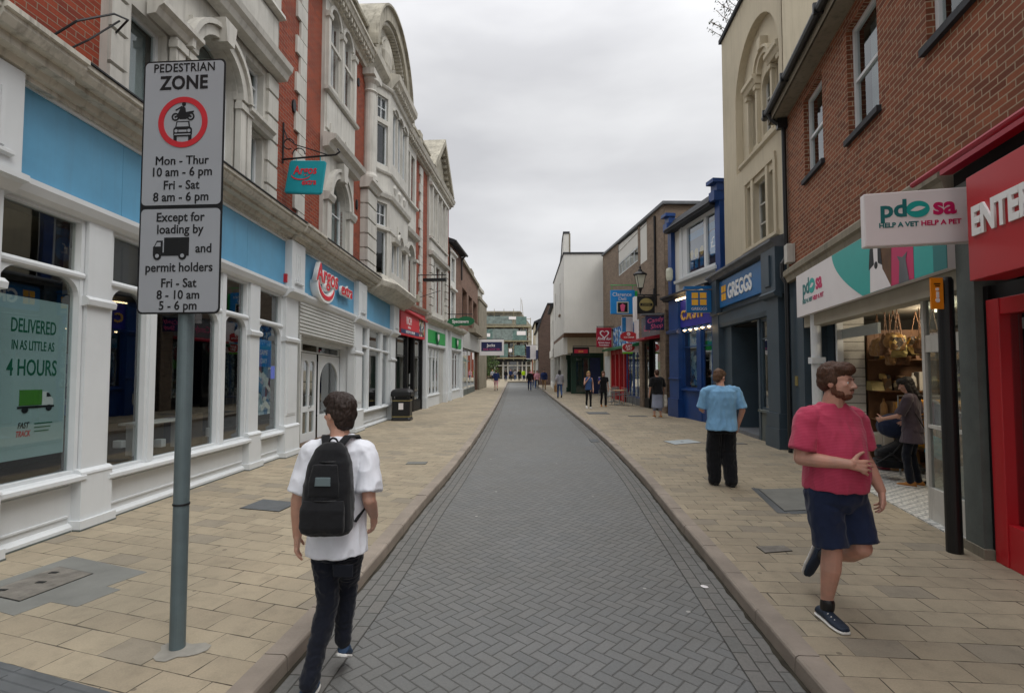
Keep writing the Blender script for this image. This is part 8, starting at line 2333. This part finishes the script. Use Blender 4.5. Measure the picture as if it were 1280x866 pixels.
# two women coming toward the camera
walker((3.50, 23.5, 0.11), 178, 'person in a sleeveless blue top and black leggings raising a hand to the face', 1.68, 'cloth_denim', 'cloth_black', 'hair_blond', 'skin_pale', 0.12, 0.1, 0.92, 0.013, 0.0, 'shoe_white', 0.05, armR=((0.20, 0.06, 1.13), (0.05, 0.20, 1.36)), lift=0.05)
walker((4.34, 24.4, 0.11), 182, 'person in a short black dress and black leggings holding a cup', 1.68, 'cloth_black', 'cloth_black', 'hair_auburn', 'skin_pale', 0.10, 0.1, 1.02, 0.013, 0.55, 'boot_tan', 0.02, armR=((0.23, 0.05, 1.14), (0.24, 0.26, 1.24)), lift=0.04, dress=('cloth_black', 1.0, 0.70, 0.20))
t = thing('drinks_cup', (4.11, 24.12, 1.39), 'purple drinks cup held up by the woman in the black dress', 'cup')
m = MB(); m.lathe(4.11, 24.12, [(0.03, 1.32), (0.045, 1.5), (0.0, 1.5)], 10); m.build('cup', 'cash_violet', t); m = MB(); m.lathe(4.11, 24.12, [(0.048, 1.5), (0.048, 1.515), (0, 1.52)], 10); m.build('lid', 'plastic_white', t)
# further along the right pavement
walker((2.93, 31.5, 0.11), 2, 'dark haired person in a grey top carrying a yellow bag along the right kerb', 1.72, 'cloth_grey', 'cloth_denim', 'hair_black', 'skin_warm', 0.2, 0.15, 1.0, 0.018, 1.5, 'shoe_black', 0.12)
t = thing('tote_bag', (2.66, 31.4, 0.6), 'mustard tote bag hanging beside the person on the right kerb', 'bag')
b = Blob(); b.loft([((0, 0, -0.1), (0.09, 0, 0), (0, 0.15, 0)), ((0, 0, 0.3), (0.07, 0, 0), (0, 0.15, 0))], 12, 3); b.fuse('bag_body', 0.02, 1, t, 'cloth_tan', 0.02, 6); b = Blob(); b.chain([((0, -.1, .28), .012), ((0.06, -0.03, 0.72), .012), ((0.06, .03, .72), .012), ((0, .1, .28), .012)]); b.fuse('strap', 0.012, 1, t, 'cloth_tan')
walker((2.75, 44.0, 0.11), 178, 'person in a navy jacket on the right pavement before the pale house', 1.75, 'cloth_navy', 'cloth_tan', 'hair_dark', 'skin_warm', 0.2, 0.15, 1.05, 0.022, 1.9, 'shoe_black')
walker((2.30, 47.0, 0.11), 175, 'person in a pale pink top close to the kerb beyond the navy jacket', 1.66, 'cloth_pink', 'cloth_black', 'hair_brown', 'skin_pale', 0.18, 0.15, 0.98, 0.022, 1.2, 'shoe_black', 0.08)
walker((1.55, 45.0, 0.0), 180, 'person in dark clothes walking in the road toward the camera', 1.78, 'cloth_black', 'cloth_navy', 'hair_dark', 'skin_warm', 0.25, 0.18, 1.08, 0.022, 1.9, 'shoe_black')
walker((2.15, 50.0, 0.0), 182, 'person in a maroon jacket in the road behind the one in dark clothes', 1.74, 'cloth_maroon', 'cloth_denim', 'hair_dark', 'skin_warm', 0.22, 0.18, 1.05, 0.022, 1.9, 'shoe_black')
walker((-1.30, 42.0, 0.11), 3, 'person in a purple top and pale shorts on the left pavement far ahead', 1.72, 'cloth_navy', 'cloth_pink', 'hair_brown', 'skin_pale', 0.2, 0.15, 1.05, 0.022, 1.2, 'shoe_black', leglen=0.15)
far = [(-2.9, 76, 'cloth_grey', 'cloth_black', 'grey top by the tree in the square', 'hair_blond'), (-0.9, 74, 'cloth_black', 'cloth_navy', 'black coat at the left end of the road', 'hair_dark'), (-0.2, 78, 'cloth_navy', 'cloth_black', 'navy coat left of the road centre in the square', 'hair_brown'),
       (0.5, 80, 'cloth_grey', 'cloth_denim', 'grey top and jeans at the road end', 'hair_dark'), (1.05, 76, 'cloth_black', 'cloth_black', 'all black clothes beside the bright jacket', 'hair_dark'), (1.75, 77, 'cloth_hiviz', 'cloth_navy', 'bright yellow work jacket at the road end', 'hair_dark'), (2.9, 80, 'cloth_pink', 'cloth_denim', 'pale pink top right of the bright jacket', 'hair_blond')]
for k, (x, y, tp, lg, lb, hr) in enumerate(far):
    walker((x, y, 0.1), 0 if k % 2 else 180, 'distant person in ' + lb, 1.68 + 0.03 * (k % 3), tp, lg, hr, 'skin_pale', 0.15, 0.1, 1.05, 0.03, 1.8, 'shoe_black', group='people in the square at the end of the street')

# ------------------------------------------------------------------ inside the charity shop: woman, pushchair, goods
wx, wy = G1.P(3.2, -0.80, 0).x, G1.P(3.2, -0.80, 0).y
walker((wx, wy, 0.125), 38, 'dark haired person in a purple dress and dark leggings bending over the pushchair', 1.66, 'cloth_purple', 'jean_dark', 'hair_black', 'skin_warm', 0.03, 0.0, 1.0, 0.0075, 0.9, 'boot_tan', 0.16, 0.35, 0.2, dress=('cloth_purple', 1.0, 0.70, 0.21), armL=((-0.22, 0.12, 1.12), (-0.12, 0.36, 1.05)), armR=((0.26, -0.02, 1.13), (0.20, 0.12, 1.02)), lift=0.0)
t = thing('shoulder_bag', (wx + 0.24, wy - 0.16, 0.72), 'turquoise shoulder bag hanging at the hip of the woman in the shop', 'bag')
b = Blob(); b.loft([((0.0, 0, -0.13), (0.15, 0.0, 0), (0, 0.04, 0)), ((0.0, 0, 0.0), (0.17, 0, 0), (0, 0.06, 0)), ((0, 0, 0.14), (0.15, 0, 0), (0, 0.04, 0))], 18, 3.2); ob = b.fuse('bag_body', 0.007, 2, t, 'bag_teal', 0.008, 9); ob.rotation_euler = (0, R(28), 0)
b = Blob(); b.chain([((-0.12, 0.0, 0.17), 0.009), ((-0.26, 0.02, 0.45), 0.009), ((-0.36, 0.1, 0.70), 0.009)]); b.fuse('strap', 0.006, 1, t, 'shoe_black')
b = Blob(); b.chain([((0.13, 0.0, 0.0), 0.014), ((0.2, 0.0, -0.2), 0.02), ((0.21, 0, -0.28), 0.012)]); b.fuse('tassel', 0.006, 1, t, 'olive_gold')
def pushchair(c, a):
    t = thing('pushchair', c, 'black and navy pushchair with thick wheels in the charity shop doorway', 'pushchair', None, a)
    def part(name, f, mat, vox=0.007, sm=2, par=None, **k):
        b = Blob(); f(b); return b.fuse(name, vox, sm, par or t, mat, **k)
    part('seat', lambda b: b.loft([((0, 0.02, 0.36), (0.17, 0, 0), (0, 0.20, 0)), ((0, 0.0, 0.45), (0.19, 0, 0), (0, 0.22, 0)), ((0, -0.14, 0.60), (0.18, 0, 0), (0, 0.09, 0)), ((0, -0.2, 0.86), (0.17, 0, 0), (0, 0.05, 0))], 18, 2.8), 'bag_black', fold=0.008, fscale=8)
    part('hood', lambda b: b.ell((0, -0.06, 0.86), (0.2, 0.26, 0.2)), 'short_navy', fold=0.008, fscale=8)
    part('basket', lambda b: b.loft([((0, 0.0, 0.2), (0.15, 0, 0), (0, 0.2, 0)), ((0, 0, 0.32), (0.18, 0, 0), (0, 0.25, 0))], 18, 3), 'trouser_black')
    for sx in (-1, 1):
        part('frame', lambda b: b.chain([((0.22 * sx, 0.38, 0.15), .012), ((0.21 * sx, 0.0, 0.45), .012), ((0.2 * sx, -0.35, 0.98), .012), ((0.19 * sx, -0.46, 1.02), .014)]).chain([((0.21 * sx, 0.05, 0.45), .012), ((0.24 * sx, -0.32, 0.16), .012)]), 'dark_iron')
        for yy in (0.4, -0.34):
            m = MB(); n = 18
            w = bpy.data.objects.new('wheel', None)
            m = MB(Frame((0, 0), (1, 0), 1))
            m.f = Frame((0, 0), (0, 1), 1); m.f.o = Vector((0.24 * sx, 0, 0)); m.f.t = Vector((0, 1, 0)); m.f.n = Vector((1, 0, 0))
            m.ring(yy, 0.13, 0.085, 0.125, -0.02, 0.02, 24); o = m.build('wheel', 'shoe_black'); o.parent = t
            m2 = MB(m.f); m2.disc(yy, 0.13, 0.03, -0.025, 0.025, 12)
            for q in range(5): an = R(72 * q); m2.tube([(yy, 0, 0.13), (yy + 0.088 * math.cos(an), 0, 0.13 + 0.088 * math.sin(an))], 0.008, 5)
            r_ = m2.build('rim', 'steel'); r_.parent = o
            bpy.data.objects.remove(w)
    part('handle', lambda b: b.chain([((-0.19, -0.46, 1.02), .016), ((0.19, -0.46, 1.02), .016)]), 'shoe_black')
pc = G1.P(3.72, -0.72, 0.125)
pushchair(pc, R(62))
# goods: a tall rack of bags, hats and garments, and a rail of yellow clothes
def goods_rack(u, d0, d1, z1, label, cols, seed):
    rr = random.Random(seed)
    t = thing('goods_rack', G1.P(u, (d0 + d1) / 2, 0.125), label, 'display')
    m = MB(G1); m.box(u + 0.1, u + 0.16, d1, d0, 0.12, z1); m.build('back_panel', 'wood_brown', t)
    m = MB(G1)
    for z in (0.5, 1.0, 1.5, 2.05): m.box(u - 0.25, u + 0.1, d1, d0, z, z + 0.02)
    m.build('shelf', 'wood_brown', t)
    for z in (0.14, 0.52, 1.02, 1.52, 2.07):
        d = d1 + 0.05
        while d < d0 - 0.1:
            w = rr.uniform(0.09, 0.2); h = rr.uniform(0.14, 0.36)
            m = MB(G1)
            k = rr.random()
            if k < 0.45: m.box(u - rr.uniform(.1, .24), u + 0.08, d, d + w, z, z + h)
            elif k < 0.8: m.lathe(u - 0.08, d + w / 2, [(w * .35, z), (w * .5, z + h * .3), (w * .42, z + h * .7), (w * .15, z + h * .85), (w * .12, z + h), (0, z + h)], 12)
            else: m.prism([(u - 0.2, z), (u + 0.06, z), (u + 0.03, z + h), (u - 0.14, z + h * .9)], d, d + w)
            m.build('goods', rr.choice(cols), t, bevel=0.012 if k < 0.45 else 0.0)
            d += w + rr.uniform(0.0, 0.04)
goods_rack(4.66, -0.82, -2.6, 2.6, 'tall brown rack crowded with bags and ornaments behind the slatted wall', ['wood_brown', 'goods_warm', 'cloth_tan', 'olive_gold', 'goods_mixed', 'stone_grey', 'cloth_maroon'], 5)
goods_rack(5.0, -2.6, -4.1, 2.6, 'tall rack of dark bags and boxes deep inside the charity shop', ['wood_brown', 'goods_warm', 'cloth_black', 'olive_gold', 'cloth_tan', 'cloth_yellow'], 9)
t = thing('clothes_rail', G1.P(4.1, -1.6, 0.125), 'clothes rail of yellow and brown garments behind the pushchair', 'rail')
m = MB(G1); m.tube([(4.1, -1.0, 0.13), (4.1, -1.0, 1.45), (4.1, -2.2, 1.45), (4.1, -2.2, 0.13)], 0.015); m.build('rail', 'steel', t)
rr_ = random.Random(3)
for k in range(13):
    d = -1.06 - k * 0.088; b = Blob(); c = G1.P(4.1, d, 0) - world_loc(t); c.z = 0
    tt = G1.t * 0.20; nn = G1.n * 0.028; L = rr_.uniform(0.5, 0.85)
    b.loft([(c + Vector((0, 0, 1.26)), tt * 0.35, nn), (c + Vector((0, 0, 1.2)), tt, nn), (c + Vector((0, 0, 1.2 - L * .5)), tt * 0.95, nn * 1.2), (c + Vector((0, 0, 1.2 - L)), tt * 1.15, nn * 1.3)], 14, 2.6)
    b.fuse('garment', 0.012, 1, t, ['cloth_yellow', 'cloth_yellow', 'cloth_tan', 'cloth_yellow', 'cloth_maroon', 'cloth_grey'][k % 6], 0.02, 9, 0.3, seed=k)
def mannequin():
    t = thing('mirror_stand', G1.P(2.9, -2.4, 0.125), 'framed standing mirror on thin legs at the back of the shop', 'mirror')
    m = MB(G1); m.box(2.85, 2.92, -2.75, -2.25, 1.3, 2.1); m.build('mirror_frame', 'short_navy', t); m = MB(G1); m.box(2.835, 2.85, -2.70, -2.30, 1.35, 2.05); m.build('mirror_glass', 'steel', t)
    m = MB(G1); m.tube([(2.9, -2.3, 0.13), (2.9, -2.3, 1.3)], 0.015); m.tube([(2.9, -2.7, 0.13), (2.9, -2.7, 1.3)], 0.015); m.build('leg', 'wood_brown', t)
mannequin()

def wall_rack(u0, u1, d, z1, label, cols, seed):
    rr = random.Random(seed)
    t = thing('goods_rack', G1.P((u0 + u1) / 2, d, 0.125), label, 'display')
    MB(G1).box(u0, u1, d - 0.28, d - 0.24, 0.12, z1).build('back_panel', 'wood_brown', t)
    m = MB(G1)
    for z in (0.45, 0.9, 1.35, 1.8, 2.25): m.box(u0, u1, d - 0.24, d, z, z + 0.02)
    for u in (u0, u1 - 0.03): m.box(u, u + 0.03, d - 0.24, d, 0.12, z1)
    m.build('shelf', 'wood_brown', t)
    for z in (0.14, 0.47, 0.92, 1.37, 1.82):
        u = u0 + 0.06
        while u < u1 - 0.25:
            w = rr.uniform(0.08, 0.2); h = rr.uniform(0.14, 0.36); m = MB(G1); k = rr.random()
            if k < 0.5: m.box(u, u + w, d - 0.2, d - rr.uniform(0, .08), z, z + h)
            else: m.lathe(u + w / 2, d - 0.12, [(w * .35, z), (w * .5, z + h * .3), (w * .42, z + h * .7), (w * .15, z + h * .85), (w * .12, z + h), (0, z + h)], 12)
            m.build('goods', rr.choice(cols), t, bevel=0.01 if k < 0.5 else 0.0); u += w + rr.uniform(0.0, 0.04)
wall_rack(1.4, 4.4, -3.7, 2.5, 'long back wall rack of bric-a-brac deep in the charity shop', ['wood_brown', 'goods_warm', 'cloth_tan', 'olive_gold', 'goods_mixed', 'cloth_black', 'cloth_yellow', 'door_blue'], 12)

rb_ = random.Random(21)
for k in range(12):
    u, d, zt = 3.35 + 0.1 * k + rb_.uniform(-.04, .04), -0.75 - rb_.uniform(0, 0.6), rb_.uniform(2.2, 2.5)
    c = G1.P(u, d, zt)
    t = thing('hanging_bag', c, 'small brown or tan bag hung high inside the charity shop entrance', 'bag', 'bags hung high inside the charity shop entrance')
    w, h = rb_.uniform(0.10, 0.17), rb_.uniform(0.2, 0.36); a = rb_.uniform(0, 3)
    rx, ry = Vector((math.cos(a), math.sin(a), 0)), Vector((-math.sin(a), math.cos(a), 0))
    b = Blob(); b.loft([(Vector((0, 0, -h)), rx * w, ry * 0.05), (Vector((0, 0, -h * .5)), rx * w * 1.05, ry * 0.07), (Vector((0, 0, 0)), rx * w * 0.75, ry * 0.03)], 14, 2.8)
    b.fuse('bag_body', 0.012, 1, t, ['cloth_tan', 'wood_brown', 'goods_warm', 'olive_gold', 'cloth_tan'][k % 5], 0.03, 12, seed=k)
    b = Blob(); b.chain([(rx * w * .5, 0.008), (Vector((0, 0, 2.86 - zt)), 0.008), (rx * -w * .5, 0.008)]); b.fuse('strap', 0.008, 1, t, 'wood_brown')
